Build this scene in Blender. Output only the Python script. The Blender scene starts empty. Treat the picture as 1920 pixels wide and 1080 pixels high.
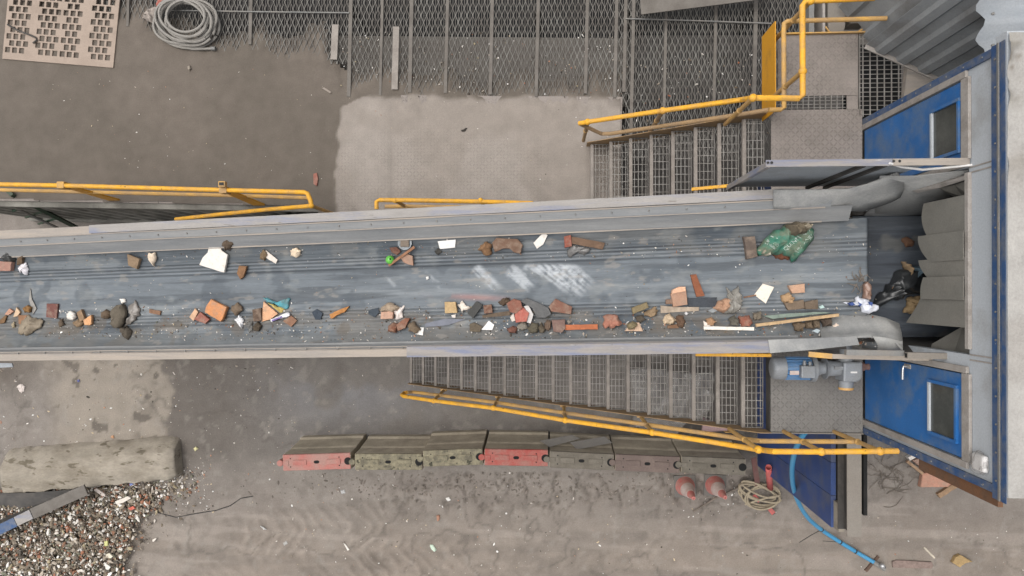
import bpy, math, random
import numpy as np
from mathutils import Vector, Matrix, Euler, noise as mnoise
from mathutils.bvhtree import BVHTree

R = math.radians
rnd = random.Random(7)
sc = bpy.context.scene
COL = sc.collection

# ------------------------------------------------------------------ camera, sky, sun, exposure
F, H = 1297.0, 12.2                       # focal length in photo pixels (1920 wide), camera height
TH, PH = math.atan(70 / F), math.atan(5 / F)
cd = bpy.data.cameras.new('camera')
cam = bpy.data.objects.new('camera', cd)
COL.objects.link(cam)
cam.location = (0, 0, H)
cam.rotation_euler = (PH, TH, 0)
cd.sensor_width = 36
cd.lens = 36 * F / 1920
cd.clip_end = 1000
sc.camera = cam

w = bpy.data.worlds.new('World')
sc.world = w
w.use_nodes = True
nt = w.node_tree
bg = nt.nodes['Background']
sky = nt.nodes.new('ShaderNodeTexSky')
sky.sky_type = 'NISHITA'
sky.sun_disc = False
sky.sun_elevation = R(72)
sky.sun_rotation = R(-70)
sky.air_density = 1.0
sky.dust_density = 6.0
hs = nt.nodes.new('ShaderNodeHueSaturation')      # cloud cover: the blue is washed out
hs.inputs['Saturation'].default_value = 0.22
nt.links.new(sky.outputs[0], hs.inputs['Color'])
nt.links.new(hs.outputs[0], bg.inputs['Color'])
bg.inputs['Strength'].default_value = 0.15
sl = bpy.data.lights.new('sun', 'SUN')
sl.energy = 0.9
sl.angle = R(70)
sl.color = (1.0, 0.96, 0.90)
so = bpy.data.objects.new('sun', sl)
COL.objects.link(so)
so.rotation_euler = Vector((-math.sin(R(-70)) * math.cos(R(72)), -math.cos(R(-70)) * math.cos(R(72)), -math.sin(R(72)))).to_track_quat('-Z', 'Y').to_euler()
sc.view_settings.view_transform = 'Standard'
sc.view_settings.look = 'None'
sc.view_settings.gamma = 1
sc.view_settings.use_curve_mapping = False
sc.view_settings.exposure = 0.42


# ------------------------------------------------------------------ survey: photo pixel + known height -> point in the yard
def ray(px, py):
    x, y, z = (px - 960) / F, -(py - 540) / F, -1.0
    y, z = y * math.cos(PH) - z * math.sin(PH), y * math.sin(PH) + z * math.cos(PH)
    x, z = x * math.cos(TH) + z * math.sin(TH), -x * math.sin(TH) + z * math.cos(TH)
    return x, y, z


def P(px, py, z=0.0):
    d = ray(px, py)
    t = (z - H) / d[2]
    return Vector((d[0] * t, d[1] * t, z))


def PX(px, py, X):                        # point on the vertical plane x = X
    d = ray(px, py)
    t = X / d[0]
    return Vector((X, d[1] * t, H + d[2] * t))


def proj(x, y, z):                        # works on numpy arrays too
    z = z - H
    x, z = x * math.cos(TH) - z * math.sin(TH), x * math.sin(TH) + z * math.cos(TH)
    y, z = y * math.cos(PH) + z * math.sin(PH), -y * math.sin(PH) + z * math.cos(PH)
    return 960 + F * x / -z, 540 - F * y / -z


def lin(r, g, b, k=0.8):
    f = lambda c: ((c / 255 + 0.055) / 1.055) ** 2.4 if c > 10 else c / 255 / 12.92
    return (f(r) * k, f(g) * k, f(b) * k)


# ------------------------------------------------------------------ numpy value noise
_tab = {}


def vnoise(x, y, seed):
    T = _tab.get(seed)
    if T is None:
        T = _tab[seed] = np.random.RandomState(seed).rand(256, 256)
    xi, yi = np.floor(x).astype(int), np.floor(y).astype(int)
    fx, fy = x - xi, y - yi
    fx, fy = fx * fx * (3 - 2 * fx), fy * fy * (3 - 2 * fy)
    g = lambda a, b: T[a & 255, b & 255]
    return (g(xi, yi) * (1 - fx) + g(xi + 1, yi) * fx) * (1 - fy) + (g(xi, yi + 1) * (1 - fx) + g(xi + 1, yi + 1) * fx) * fy


def fbm(x, y, s, seed, o=4):
    v, a, t = 0, 0.5, 0
    for i in range(o):
        v = v + a * vnoise(x * s * 2 ** i + 17.3 * i, y * s * 2 ** i + 9.1 * i, seed + i)
        t += a
        a *= 0.5
    return v / t


def sstep(a, b, x):
    t = np.clip((x - a) / (b - a), 0, 1)
    return t * t * (3 - 2 * t)


# ------------------------------------------------------------------ materials
def nodes_of(name):
    m = bpy.data.materials.new(name)
    m.use_nodes = True
    return m, m.node_tree, m.node_tree.nodes['Principled BSDF']


def N(t, typ, **kw):
    n = t.nodes.new(typ)
    for k, v in kw.items():
        if k in ('op', 'operation'):
            n.operation = v
        elif k == 'inp':
            for i, x in v.items():
                n.inputs[i].default_value = x
        else:
            setattr(n, k, v)
    return n


def mth(t, op, a, b=None, c=None):
    n = t.nodes.new('ShaderNodeMath')
    n.operation = op
    for i, x in enumerate((a, b, c)):
        if x is None:
            continue
        if isinstance(x, (int, float)):
            n.inputs[i].default_value = x
        else:
            t.links.new(x, n.inputs[i])
    return n.outputs[0]


def mixc(t, fac, a, b, mode='MIX'):
    n = t.nodes.new('ShaderNodeMix')
    n.data_type = 'RGBA'
    n.blend_type = mode
    for i, x in ((0, fac), (6, a), (7, b)):
        if isinstance(x, (int, float)):
            n.inputs[i].default_value = x
        elif isinstance(x, tuple):
            n.inputs[i].default_value = (*x, 1) if len(x) == 3 else x
        else:
            t.links.new(x, n.inputs[i])
    return n.outputs[2]


def coords(t, scale=(1, 1, 1), rand=True):
    tc = t.nodes.new('ShaderNodeTexCoord')
    mp = t.nodes.new('ShaderNodeMapping')
    mp.inputs['Scale'].default_value = scale
    t.links.new(tc.outputs['Object'], mp.inputs['Vector'])
    if rand:
        oi = t.nodes.new('ShaderNodeObjectInfo')
        vm = t.nodes.new('ShaderNodeVectorMath')
        vm.operation = 'SCALE'
        vm.inputs[0].default_value = (37, 53, 71)
        t.links.new(oi.outputs['Random'], vm.inputs['Scale'])
        t.links.new(vm.outputs[0], mp.inputs['Location'])
    return mp.outputs[0]


def ntex(t, vec, scale, detail=4, rough=0.6):
    n = t.nodes.new('ShaderNodeTexNoise')
    n.inputs['Scale'].default_value = scale
    n.inputs['Detail'].default_value = detail
    n.inputs['Roughness'].default_value = rough
    t.links.new(vec, n.inputs['Vector'])
    return n.outputs[0]


def ramp(t, v, a, b):
    n = t.nodes.new('ShaderNodeMapRange')
    n.inputs[1].default_value, n.inputs[2].default_value = a, b
    t.links.new(v, n.inputs[0])
    return n.outputs[0]


def checker(t, vec, s):
    """raised lozenges of tread plate: 1 on a lozenge, 0 between"""
    sx = t.nodes.new('ShaderNodeSeparateXYZ')
    t.links.new(vec, sx.inputs[0])
    x, y = mth(t, 'MULTIPLY', sx.outputs[0], s), mth(t, 'MULTIPLY', sx.outputs[1], s)
    cx, cy = mth(t, 'FLOOR', x), mth(t, 'FLOOR', y)
    fx, fy = mth(t, 'SUBTRACT', mth(t, 'SUBTRACT', x, cx), 0.5), mth(t, 'SUBTRACT', mth(t, 'SUBTRACT', y, cy), 0.5)
    par = mth(t, 'FLOORED_MODULO', mth(t, 'ADD', cx, cy), 2.0)
    a, b = mth(t, 'ADD', fx, fy), mth(t, 'SUBTRACT', fx, fy)
    d = mth(t, 'SUBTRACT', b, a)
    L = mth(t, 'MULTIPLY_ADD', d, par, a)
    Wd = mth(t, 'SUBTRACT', b, mth(t, 'MULTIPLY', d, par))
    q = mth(t, 'ADD', mth(t, 'POWER', mth(t, 'ABSOLUTE', mth(t, 'DIVIDE', L, 0.78)), 2.0), mth(t, 'POWER', mth(t, 'ABSOLUTE', mth(t, 'DIVIDE', Wd, 0.24)), 2.0))
    return ramp(t, q, 1.15, 0.55)


def bump(t, bsdf, h, strength, dist, prev=None):
    b = t.nodes.new('ShaderNodeBump')
    b.inputs['Strength'].default_value = strength
    b.inputs['Distance'].default_value = dist
    t.links.new(h, b.inputs['Height'])
    if prev is not None:
        t.links.new(prev, b.inputs['Normal'])
    t.links.new(b.outputs[0], bsdf.inputs['Normal'])
    return b.outputs[0]


DUST = lin(150, 142, 133)


def pbr(name, base, rough=0.7, metal=0.0, var=0.25, vs=6.0, dirt=DUST, da=0.3, ds=3.0, stretch=(1, 1, 1), bmp=0.15, bs=60, plate=0, alpha=None, spots=None, spec=0.3):
    """a weathered surface: two-scale tone change, patches of dirt, fine relief"""
    m, t, b = nodes_of(name)
    v = coords(t, stretch)
    n1 = ntex(t, v, vs, 5)
    c = mixc(t, ramp(t, n1, 0.25, 0.75), tuple(x * (1 - var) for x in base), tuple(min(0.9, x * (1 + var * 0.7)) for x in base))
    if da > 0:
        n2 = ntex(t, v, ds, 6, 0.65)
        fac = mth(t, 'MULTIPLY', ramp(t, n2, 0.60 - da * 0.5, 0.72 - da * 0.25), min(0.95, 0.35 + da * 0.7))
        c = mixc(t, fac, c, dirt)
    if spots:
        n3 = ntex(t, v, spots[1], 3)
        c = mixc(t, ramp(t, n3, spots[2], spots[2] + 0.06), c, spots[0])
    nf = ntex(t, v, bs, 4, 0.7)
    c = mixc(t, 0.34, c, mixc(t, nf, (0.08, 0.08, 0.08), (0.92, 0.9, 0.87)), 'OVERLAY')
    h = nf
    nb = bump(t, b, h, bmp, 0.01)
    if plate:
        lz = checker(t, v, plate)
        wear = ramp(t, ntex(t, v, 1.3, 3), 0.40, 0.62)
        lz = mth(t, 'MULTIPLY', lz, wear)
        c = mixc(t, mth(t, 'MULTIPLY', lz, 0.4), c, tuple(x * 0.55 for x in base))
        bump(t, b, lz, 0.6, 0.006, nb)
    t.links.new(c, b.inputs['Base Color'])
    b.inputs['Roughness'].default_value = rough
    b.inputs['Metallic'].default_value = metal
    b.inputs['Specular IOR Level'].default_value = spec
    if alpha is not None:
        b.inputs['Alpha'].default_value = alpha
    return m


def attr_mat(name, rough=0.8, fine=40, bmp=0.4, dist=0.012, stretch=(1, 1, 1), mid=5.0, amt=0.25, plate=0, wet=True, spec=0.3):
    """colour from the 'Col' attribute (alpha = how dry / where tread plate shows), fine grain from noise"""
    m, t, b = nodes_of(name)
    a = t.nodes.new('ShaderNodeAttribute')
    a.attribute_name = 'Col'
    v = coords(t, stretch, False)
    n1, n2 = ntex(t, v, mid, 6, 0.6), ntex(t, v, fine, 5, 0.7)
    c = mixc(t, amt, a.outputs['Color'], mixc(t, n1, (0.1, 0.1, 0.1), (0.9, 0.9, 0.9)), 'OVERLAY')
    c = mixc(t, min(0.6, amt * 1.3), c, mixc(t, n2, (0.12, 0.11, 0.10), (0.9, 0.9, 0.9)), 'OVERLAY')
    nb = bump(t, b, n2, bmp, dist)
    nb = bump(t, b, n1, bmp * 0.8, dist * 3, nb)
    if plate:
        lz = checker(t, coords(t, (1, 1, 1), False), plate)
        wear = mth(t, 'MULTIPLY', mth(t, 'MULTIPLY', ramp(t, ntex(t, v, 1.1, 3), 0.30, 0.56), ramp(t, ntex(t, v, 5.0, 4), 0.25, 0.6)), a.outputs['Alpha'])
        lz = mth(t, 'MULTIPLY', lz, wear)
        c = mixc(t, mth(t, 'MULTIPLY', lz, 0.30), c, lin(112, 106, 100))
        bump(t, b, lz, 0.5, 0.005, nb)
    t.links.new(c, b.inputs['Base Color'])
    if wet:
        t.links.new(ramp(t, n1, 0.75, 0.2), b.inputs['Roughness'])
        b.inputs['Roughness'].default_value = rough
        rr = mth(t, 'MULTIPLY_ADD', n1, -0.2, rough + 0.1)
        t.links.new(rr, b.inputs['Roughness'])
    else:
        b.inputs['Roughness'].default_value = rough
    b.inputs['Specular IOR Level'].default_value = spec
    return m


M = {}
M['ground'] = attr_mat('muddy_concrete', 0.72, 46, 0.5, 0.012, mid=3.0, amt=0.36)
M['deckmud'] = attr_mat('deck_mud', 0.75, 60, 0.4, 0.008, mid=4.5, amt=0.30, plate=21)
M['belt'] = attr_mat('rubber_belt', 0.62, 30, 0.25, 0.004, stretch=(0.35, 5, 1), mid=4, amt=0.42, wet=False, spec=0.35)
M['stones'] = attr_mat('gravel_stone', 0.8, 60, 0.3, 0.01, mid=20, amt=0.2, wet=False)
M['roofc'] = attr_mat('cabin_roof_sheet', 0.7, 40, 0.4, 0.01, mid=6, amt=0.3, wet=False)
M['galv'] = pbr('galvanised_steel', lin(132, 132, 130), 0.55, 0.2, 0.15, 8, DUST, 0.3, 3)
M['grate'] = pbr('grating_steel', lin(158, 155, 150), 0.6, 0.1, 0.2, 9, lin(118, 111, 104), 0.35, 6)
M['nosing'] = pbr('tread_nosing', lin(154, 147, 140), 0.8, 0.0, 0.16, 7, lin(124, 117, 110), 0.3, 5)
M['plate'] = pbr('tread_plate', lin(140, 132, 126, 0.9), 0.65, 0.05, 0.14, 3, lin(116, 109, 103, 0.9), 0.25, 2.6, plate=21, bmp=0.25)
M['plate2'] = pbr('tread_plate_grey', lin(122, 119, 115, 0.9), 0.6, 0.1, 0.14, 3, lin(102, 98, 94, 0.9), 0.25, 2.6, plate=21, bmp=0.25)
M['yellow'] = pbr('yellow_paint', lin(234, 174, 56, 0.82), 0.62, 0, 0.16, 9, lin(184, 148, 98), 0.32, 8, bmp=0.15, spots=(lin(96, 70, 46), 24, 0.66))
M['yellowd'] = pbr('dusty_yellow_paint', lin(214, 168, 92), 0.8, 0, 0.14, 8, lin(168, 142, 112), 0.5, 5, bmp=0.12, spots=(lin(90, 68, 48), 24, 0.72))
M['yellowm'] = pbr('muddy_yellow_paint', lin(172, 142, 104), 0.8, 0, 0.12, 6, lin(150, 130, 108), 0.45, 5, bmp=0.1)
M['ochre'] = pbr('ochre_steel_paint', lin(190, 136, 38, 1.10), 0.5, 0, 0.1, 2, lin(160, 125, 70), 0.12, 3, bmp=0.05)
M['door'] = pbr('blue_door_paint', lin(34, 88, 144, 1.2), 0.45, 0, 0.22, 1.8, lin(104, 116, 124, 1.0), 0.30, 3.2, bmp=0.08, spots=(lin(150, 160, 165), 14, 0.72))
M['blue'] = pbr('blue_trim_paint', lin(50, 80, 122, 0.9), 0.55, 0, 0.18, 4, lin(120, 121, 122), 0.38, 7, bmp=0.08, spots=(lin(180, 180, 178), 26, 0.72))
M['wornblue2'] = pbr('patchy_blue_flange', lin(152, 147, 143), 0.75, 0, 0.16, 5, lin(98, 116, 156), 0.30, 2.6, stretch=(0.5, 5, 1), bmp=0.12, spots=(lin(190, 188, 184), 9, 0.68))
M['bluewall'] = pbr('blue_base_wall', lin(50, 68, 112, 1.15), 0.55, 0, 0.16, 1.5, lin(98, 100, 108), 0.32, 2.4, bmp=0.06, spots=(lin(120, 70, 40), 5, 0.78))
M['wornblue'] = pbr('worn_blue_flange', lin(158, 154, 150), 0.75, 0, 0.14, 5, lin(104, 120, 160), 0.17, 2.2, stretch=(0.5, 4, 1), bmp=0.12, spots=(lin(120, 112, 104), 9, 0.66))
M['flange'] = pbr('dusty_flange', lin(157, 150, 143), 0.8, 0, 0.12, 5, lin(172, 160, 146), 0.4, 2.5, stretch=(0.4, 4, 1), bmp=0.12)
M['skirt'] = pbr('skirt_plate', lin(126, 129, 131, 0.9), 0.7, 0, 0.14, 5, lin(150, 148, 145, 0.9), 0.36, 2, stretch=(0.35, 5, 1), bmp=0.12, spots=(lin(190, 190, 190), 30, 0.74))
M['skirt2'] = pbr('skirt_rubber', lin(130, 131, 131, 0.9), 0.8, 0, 0.16, 6, lin(106, 109, 112, 0.9), 0.35, 2, stretch=(0.35, 5, 1), bmp=0.15, spots=(lin(190, 190, 190), 30, 0.74))
M['wing'] = pbr('deflector_plate', lin(142, 142, 140, 1.15), 0.7, 0, 0.14, 3, lin(108, 112, 116), 0.3, 2, bmp=0.1, spots=(lin(185, 185, 183), 24, 0.76))
M['panel'] = pbr('cabin_panel', lin(158, 163, 168, 1.15), 0.55, 0, 0.07, 2, lin(142, 140, 136), 0.2, 2, bmp=0.05)
M['frame'] = pbr('door_frame', lin(146, 141, 136, 1.10), 0.7, 0, 0.1, 5, lin(120, 112, 104), 0.3, 5, bmp=0.1)
M['rubber'] = pbr('flap_rubber', lin(112, 110, 104, 0.95), 0.85, 0, 0.14, 4, lin(132, 128, 120), 0.25, 2.4, bmp=0.2)
M['dark'] = pbr('black_void', lin(30, 30, 30), 0.9, 0, 0.2, 4, lin(45, 42, 40), 0.2, 4)
M['darksteel'] = pbr('dark_steel', lin(72, 70, 68), 0.6, 0.2, 0.2, 4, lin(100, 95, 90), 0.3, 3)
M['mesh'] = pbr('mesh_strand', lin(128, 126, 121), 0.7, 0.1, 0.25, 7, lin(92, 86, 80), 0.45, 2.2)
M['joist'] = pbr('dusty_joist', lin(118, 113, 107), 0.8, 0, 0.16, 6, lin(96, 90, 84), 0.35, 4)
M['meshbar'] = pbr('mesh_bar', lin(112, 109, 105), 0.7, 0.1, 0.2, 7, lin(84, 79, 74), 0.4, 3)
M['corr'] = pbr('corrugated_sheet', lin(126, 129, 131, 1.35), 0.6, 0.05, 0.1, 2, lin(112, 108, 104), 0.3, 1.6, bmp=0.06)
M['corrd'] = pbr('container_wall', lin(112, 110, 104, 1.50), 0.75, 0, 0.2, 2.4, lin(74, 72, 66), 0.45, 1.6, bmp=0.12, spots=(lin(120, 84, 60), 4, 0.74))
M['green'] = pbr('dark_green_steel', lin(62, 82, 66), 0.7, 0, 0.2, 4, lin(96, 96, 86), 0.35, 4)
M['roofsheet'] = pbr('pale_roof_sheet', lin(150, 156, 162, 0.75), 0.5, 0, 0.05, 1.5, lin(146, 148, 150), 0.2, 1.5, bmp=0.03)
M['motor'] = pbr('motor_grey', lin(142, 147, 153), 0.5, 0.1, 0.08, 5, lin(128, 128, 126), 0.35, 4, bmp=0.06)
M['motorb'] = pbr('motor_blue', lin(92, 136, 182), 0.45, 0, 0.1, 5, lin(130, 140, 150), 0.3, 5, bmp=0.05)
M['orange'] = pbr('orange_cap', lin(214, 168, 104), 0.6, 0, 0.1, 5, lin(150, 130, 110), 0.2, 5)
M['glass'] = pbr('dusty_dark_glass', lin(66, 70, 68), 0.18, 0, 0.15, 3, lin(92, 94, 90), 0.3, 3, bmp=0.02, spec=0.5)
M['concrete'] = pbr('old_concrete', lin(160, 152, 139), 0.92, 0, 0.22, 4, lin(124, 115, 101), 0.34, 3.0, stretch=(0.7, 1.6, 1), bmp=0.6, bs=30, spots=(lin(112, 104, 90), 5, 0.60))
M['redbar'] = pbr('red_barrier_plastic', lin(170, 84, 76), 0.75, 0, 0.16, 5, lin(142, 116, 107), 0.46, 5, bmp=0.25, bs=40, spots=(lin(110, 98, 90), 16, 0.66))
M['pinkbar'] = pbr('faded_red_barrier_plastic', lin(180, 108, 100), 0.75, 0, 0.16, 5, lin(160, 136, 126), 0.52, 4.0, bmp=0.25, bs=40, spots=(lin(110, 98, 90), 16, 0.68))
M['mossbar'] = pbr('mossy_barrier_plastic', lin(108, 103, 89), 0.88, 0, 0.25, 8, lin(162, 154, 128), 0.42, 9, bmp=0.5, bs=34, spots=(lin(74, 72, 60), 12, 0.60))
M['greybar'] = pbr('muddy_grey_barrier_plastic', lin(108, 102, 92), 0.8, 0, 0.14, 4, lin(128, 122, 112), 0.3, 4, bmp=0.25, bs=40, spots=(lin(190, 186, 178), 18, 0.73))
M['brownbar'] = pbr('muddy_brown_barrier_plastic', lin(112, 98, 92), 0.8, 0, 0.1, 4, lin(124, 110, 102), 0.3, 4, bmp=0.2, bs=40)
M['barside'] = pbr('barrier_mud_side', lin(112, 105, 93, 2.5), 0.9, 0, 0.12, 4, lin(96, 90, 80, 2.0), 0.35, 3, bmp=0.25, bs=40)
M['perf'] = pbr('tan_screen_panel', lin(168, 152, 139), 0.85, 0, 0.08, 3, lin(142, 128, 116), 0.3, 3, bmp=0.12)
M['hose'] = pbr('grey_hose', lin(152, 148, 142), 0.6, 0, 0.08, 5, lin(128, 124, 118), 0.25, 5, bmp=0.05)
M['tanhose'] = pbr('tan_hose', lin(166, 154, 132), 0.7, 0, 0.1, 8, lin(122, 112, 98), 0.35, 8, bmp=0.06)
M['bluehose'] = pbr('blue_hose', lin(74, 152, 196), 0.45, 0, 0.06, 4, lin(110, 150, 175), 0.15, 4, bmp=0.03)
M['conered'] = pbr('cone_red', lin(198, 116, 110), 0.75, 0, 0.14, 8, lin(178, 146, 136), 0.42, 9, bmp=0.1)
M['conewhite'] = pbr('cone_sleeve', lin(202, 188, 182), 0.6, 0, 0.08, 8, lin(172, 140, 132), 0.36, 8, bmp=0.06)
M['conepink'] = pbr('dusty_pink_plastic', lin(166, 138, 138), 0.7, 0, 0.08, 6, lin(140, 122, 118), 0.3, 6)
M['redsteel'] = pbr('red_oxide_steel', lin(176, 82, 80, 1.10), 0.65, 0, 0.14, 7, lin(140, 104, 96), 0.35, 6)
M['maroon'] = pbr('maroon_steel', lin(122, 88, 84), 0.7, 0, 0.1, 7, lin(110, 96, 90), 0.35, 6)
M['board'] = pbr('grey_board', lin(106, 103, 99), 0.8, 0, 0.06, 3, lin(120, 115, 108), 0.2, 3, bmp=0.05)
M['film'] = pbr('clear_plastic_film', lin(176, 172, 168), 0.25, 0, 0.1, 5, lin(150, 145, 140), 0.2, 5, alpha=0.26, spec=0.6)
M['beam'] = pbr('muddy_beam', lin(138, 132, 124), 0.8, 0, 0.1, 2, lin(120, 112, 104), 0.3, 2, bmp=0.12)
M['rust'] = pbr('rusty_brown', lin(110, 84, 66), 0.85, 0, 0.2, 6, lin(130, 88, 58), 0.35, 5, bmp=0.2)
M['root'] = pbr('muddy_root', lin(126, 117, 108), 0.9, 0, 0.2, 9, lin(92, 85, 78), 0.35, 8)
M['black'] = pbr('black_rubber', lin(48, 48, 48), 0.7, 0, 0.2, 8, lin(90, 85, 80), 0.2, 8)
M['white'] = pbr('white_plastic', lin(226, 224, 222, 0.8), 0.45, 0, 0.04, 8, lin(190, 185, 178), 0.15, 8)
M['silver'] = pbr('bright_metal', lin(200, 200, 200), 0.3, 0.7, 0.05, 8, lin(150, 145, 140), 0.1, 8)
M['print'] = pbr('white_bag_print', lin(214, 222, 216), 0.6, 0, 0.1, 30, lin(130, 160, 145), 0.4, 40, bmp=0.05)

_dm = {}


def dmat(rgb, style='stone'):
    key = (rgb, style)
    if key in _dm:
        return _dm[key]
    b = lin(*rgb)
    nm = style + '_%d_%d_%d' % rgb
    if style == 'stone':
        m = pbr(nm, b, 0.9, 0, 0.22, 14, tuple(x * 0.72 for x in b), 0.3, 16, bmp=0.5, bs=70)
    elif style == 'brick':
        m = pbr(nm, b, 0.9, 0, 0.16, 18, lin(158, 140, 124), 0.28, 12, bmp=0.4, bs=90)
    elif style == 'white':
        m = pbr(nm, b, 0.7, 0, 0.05, 12, lin(176, 160, 140), 0.14, 20, bmp=0.2, bs=80)
    elif style == 'wood':
        m = pbr(nm, b, 0.8, 0, 0.25, 18, tuple(x * 0.6 for x in b), 0.3, 12, stretch=(1, 1, 1), bmp=0.3, bs=50)
    elif style == 'plastic':
        m = pbr(nm, b, 0.35, 0, 0.15, 12, tuple(x * 0.7 for x in b), 0.25, 14, bmp=0.15, bs=30, spec=0.5)
    elif style == 'cloth':
        m = pbr(nm, b, 0.9, 0, 0.25, 16, tuple(x * 0.6 for x in b), 0.3, 16, bmp=0.3, bs=60)
    elif style == 'clear':
        m = pbr(nm, b, 0.25, 0, 0.1, 10, b, 0.0, 5, alpha=0.6, spec=0.6)
    elif style == 'dirty':
        m = pbr(nm, b, 0.6, 0, 0.12, 10, lin(112, 100, 84), 0.42, 9, bmp=0.25, bs=50)
    _dm[key] = m
    return m


# ------------------------------------------------------------------ mesh helpers
class MB:
    def __init__(s):
        s.v, s.f, s.c = [], [], []

    def add(s, vs, fs, col=None):
        o = len(s.v)
        s.v += [tuple(x) for x in vs]
        s.f += [tuple(i + o for i in f) for f in fs]
        if col is not None:
            s.c += [col] * len(vs)
        return s

    def box(s, a, b):
        (x0, y0, z0), (x1, y1, z1) = a, b
        x0, x1, y0, y1, z0, z1 = min(x0, x1), max(x0, x1), min(y0, y1), max(y0, y1), min(z0, z1), max(z0, z1)
        return s.add([(x0, y0, z0), (x1, y0, z0), (x1, y1, z0), (x0, y1, z0), (x0, y0, z1), (x1, y0, z1), (x1, y1, z1), (x0, y1, z1)],
                     [(0, 3, 2, 1), (4, 5, 6, 7), (0, 1, 5, 4), (1, 2, 6, 5), (2, 3, 7, 6), (3, 0, 4, 7)])

    def bar(s, p, q, wd, ht, up=(0, 0, 1)):
        p, q = Vector(p), Vector(q)
        d = (q - p).normalized()
        up = Vector(up)
        if abs(d.dot(up)) > 0.98:
            up = Vector((1, 0, 0))
        sd = d.cross(up).normalized() * wd / 2
        u = sd.cross(d).normalized() * ht / 2
        vs = [p - sd - u, p + sd - u, p + sd + u, p - sd + u, q - sd - u, q + sd - u, q + sd + u, q - sd + u]
        return s.add(vs, [(3, 2, 1, 0), (4, 5, 6, 7), (0, 1, 5, 4), (1, 2, 6, 5), (2, 3, 7, 6), (3, 0, 4, 7)])

    def prism(s, poly, ext):
        n = len(poly)
        e = Vector(ext)
        a = [Vector(p) for p in poly]
        nrm = Vector((0, 0, 0))
        for i in range(n):
            nrm += a[i].cross(a[(i + 1) % n])
        if nrm.dot(e) < 0:
            a.reverse()
        vs = a + [p + e for p in a]
        return s.add(vs, [tuple(range(n))[::-1], tuple(range(n, 2 * n))] + [(i, (i + 1) % n, n + (i + 1) % n, n + i) for i in range(n)])

    def tube(s, pts, r, n=8, caps=True, closed=False):
        pts = [Vector(p) for p in pts]
        k = len(pts)
        rr = r if isinstance(r, (list, tuple)) else [r] * k
        prev = None
        rings = []
        for i in range(k):
            a = pts[i - 1] if i > 0 else (pts[-1] if closed else pts[0])
            b = pts[i + 1] if i < k - 1 else (pts[0] if closed else pts[-1])
            d = (b - a).normalized()
            if prev is None:
                t = Vector((0, 0, 1)) if abs(d.z) < 0.9 else Vector((1, 0, 0))
                u = d.cross(t).normalized()
            else:
                u = (prev - d * prev.dot(d)).normalized()
            prev = u
            v2 = d.cross(u)
            rings.append([pts[i] + (u * math.cos(j * 2 * math.pi / n) + v2 * math.sin(j * 2 * math.pi / n)) * rr[i] for j in range(n)])
        vs = [p for g in rings for p in g]
        fs = []
        for i in range(k if closed else k - 1):
            i2 = (i + 1) % k
            for j in range(n):
                fs.append((i * n + j, i * n + (j + 1) % n, i2 * n + (j + 1) % n, i2 * n + j))
        if caps and not closed:
            fs += [tuple(range(n))[::-1], tuple((k - 1) * n + j for j in range(n))]
        return s.add(vs, fs)

    def lathe(s, o, axis, prof, n=20):
        """prof: (distance along axis, radius)"""
        o, ax = Vector(o), Vector(axis).normalized()
        t = Vector((0, 0, 1)) if abs(ax.z) < 0.9 else Vector((1, 0, 0))
        u = ax.cross(t).normalized()
        v2 = ax.cross(u)
        vs, fs = [], []
        for (h, r) in prof:
            for j in range(n):
                a = j * 2 * math.pi / n
                vs.append(o + ax * h + (u * math.cos(a) + v2 * math.sin(a)) * max(r, 1e-4))
        for i in range(len(prof) - 1):
            for j in range(n):
                fs.append((i * n + j, i * n + (j + 1) % n, (i + 1) * n + (j + 1) % n, (i + 1) * n + j))
        fs += [tuple(range(n))[::-1], tuple((len(prof) - 1) * n + j for j in range(n))]
        return s.add(vs, fs)

    def ball(s, c, r, n=10, sq=1.0):
        return s.lathe(Vector(c) - Vector((0, 0, r * sq)), (0, 0, 1), [(r * sq * (1 - math.cos(i * math.pi / n)), r * math.sin(i * math.pi / n)) for i in range(n + 1)], n + 2)

    def build(s, name, mat, parent=None, smooth=False, bevel=0.0, org=None):
        if org is None:
            org = parent['_o'] if parent is not None else None
            if org is None:
                a = np.array(s.v)
                org = ((a[:, 0].min() + a[:, 0].max()) / 2, (a[:, 1].min() + a[:, 1].max()) / 2, a[:, 2].min())
        o3 = tuple(org)
        me = bpy.data.meshes.new(name)
        a = np.array(s.v, dtype=float) - np.array(o3)
        me.from_pydata(a.tolist(), [], s.f)
        if s.c:
            at = me.attributes.new('Col', 'FLOAT_COLOR', 'POINT')
            at.data.foreach_set('color', np.array([(*c, 1.0) if len(c) == 3 else c for c in s.c], dtype=np.float32).ravel())
        me.materials.append(M[mat] if isinstance(mat, str) else mat)
        if smooth:
            me.polygons.foreach_set('use_smooth', [True] * len(me.polygons))
            if smooth != 'full':
                try:
                    me.set_sharp_from_angle(angle=R(40))
                except Exception:
                    pass
        ob = bpy.data.objects.new(name, me)
        COL.objects.link(ob)
        if parent is not None:
            ob.parent = parent
        else:
            ob.location = o3
        ob['_o'] = o3
        if bevel:
            md = ob.modifiers.new('bevel', 'BEVEL')
            md.width = bevel
            md.segments = 2
            md.limit_method = 'ANGLE'
            md.angle_limit = R(35)
        return ob


def tag(o, label=None, cat=None, group=None, kind=None):
    for k, v in (('label', label), ('category', cat), ('group', group), ('kind', kind)):
        if v:
            o[k] = v
    return o


def thing(name, loc, label, cat, group=None):
    o = bpy.data.objects.new(name, None)
    COL.objects.link(o)
    o.location = loc
    o.empty_display_size = 0.1
    o['_o'] = tuple(loc)
    return tag(o, label, cat, group)


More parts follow.
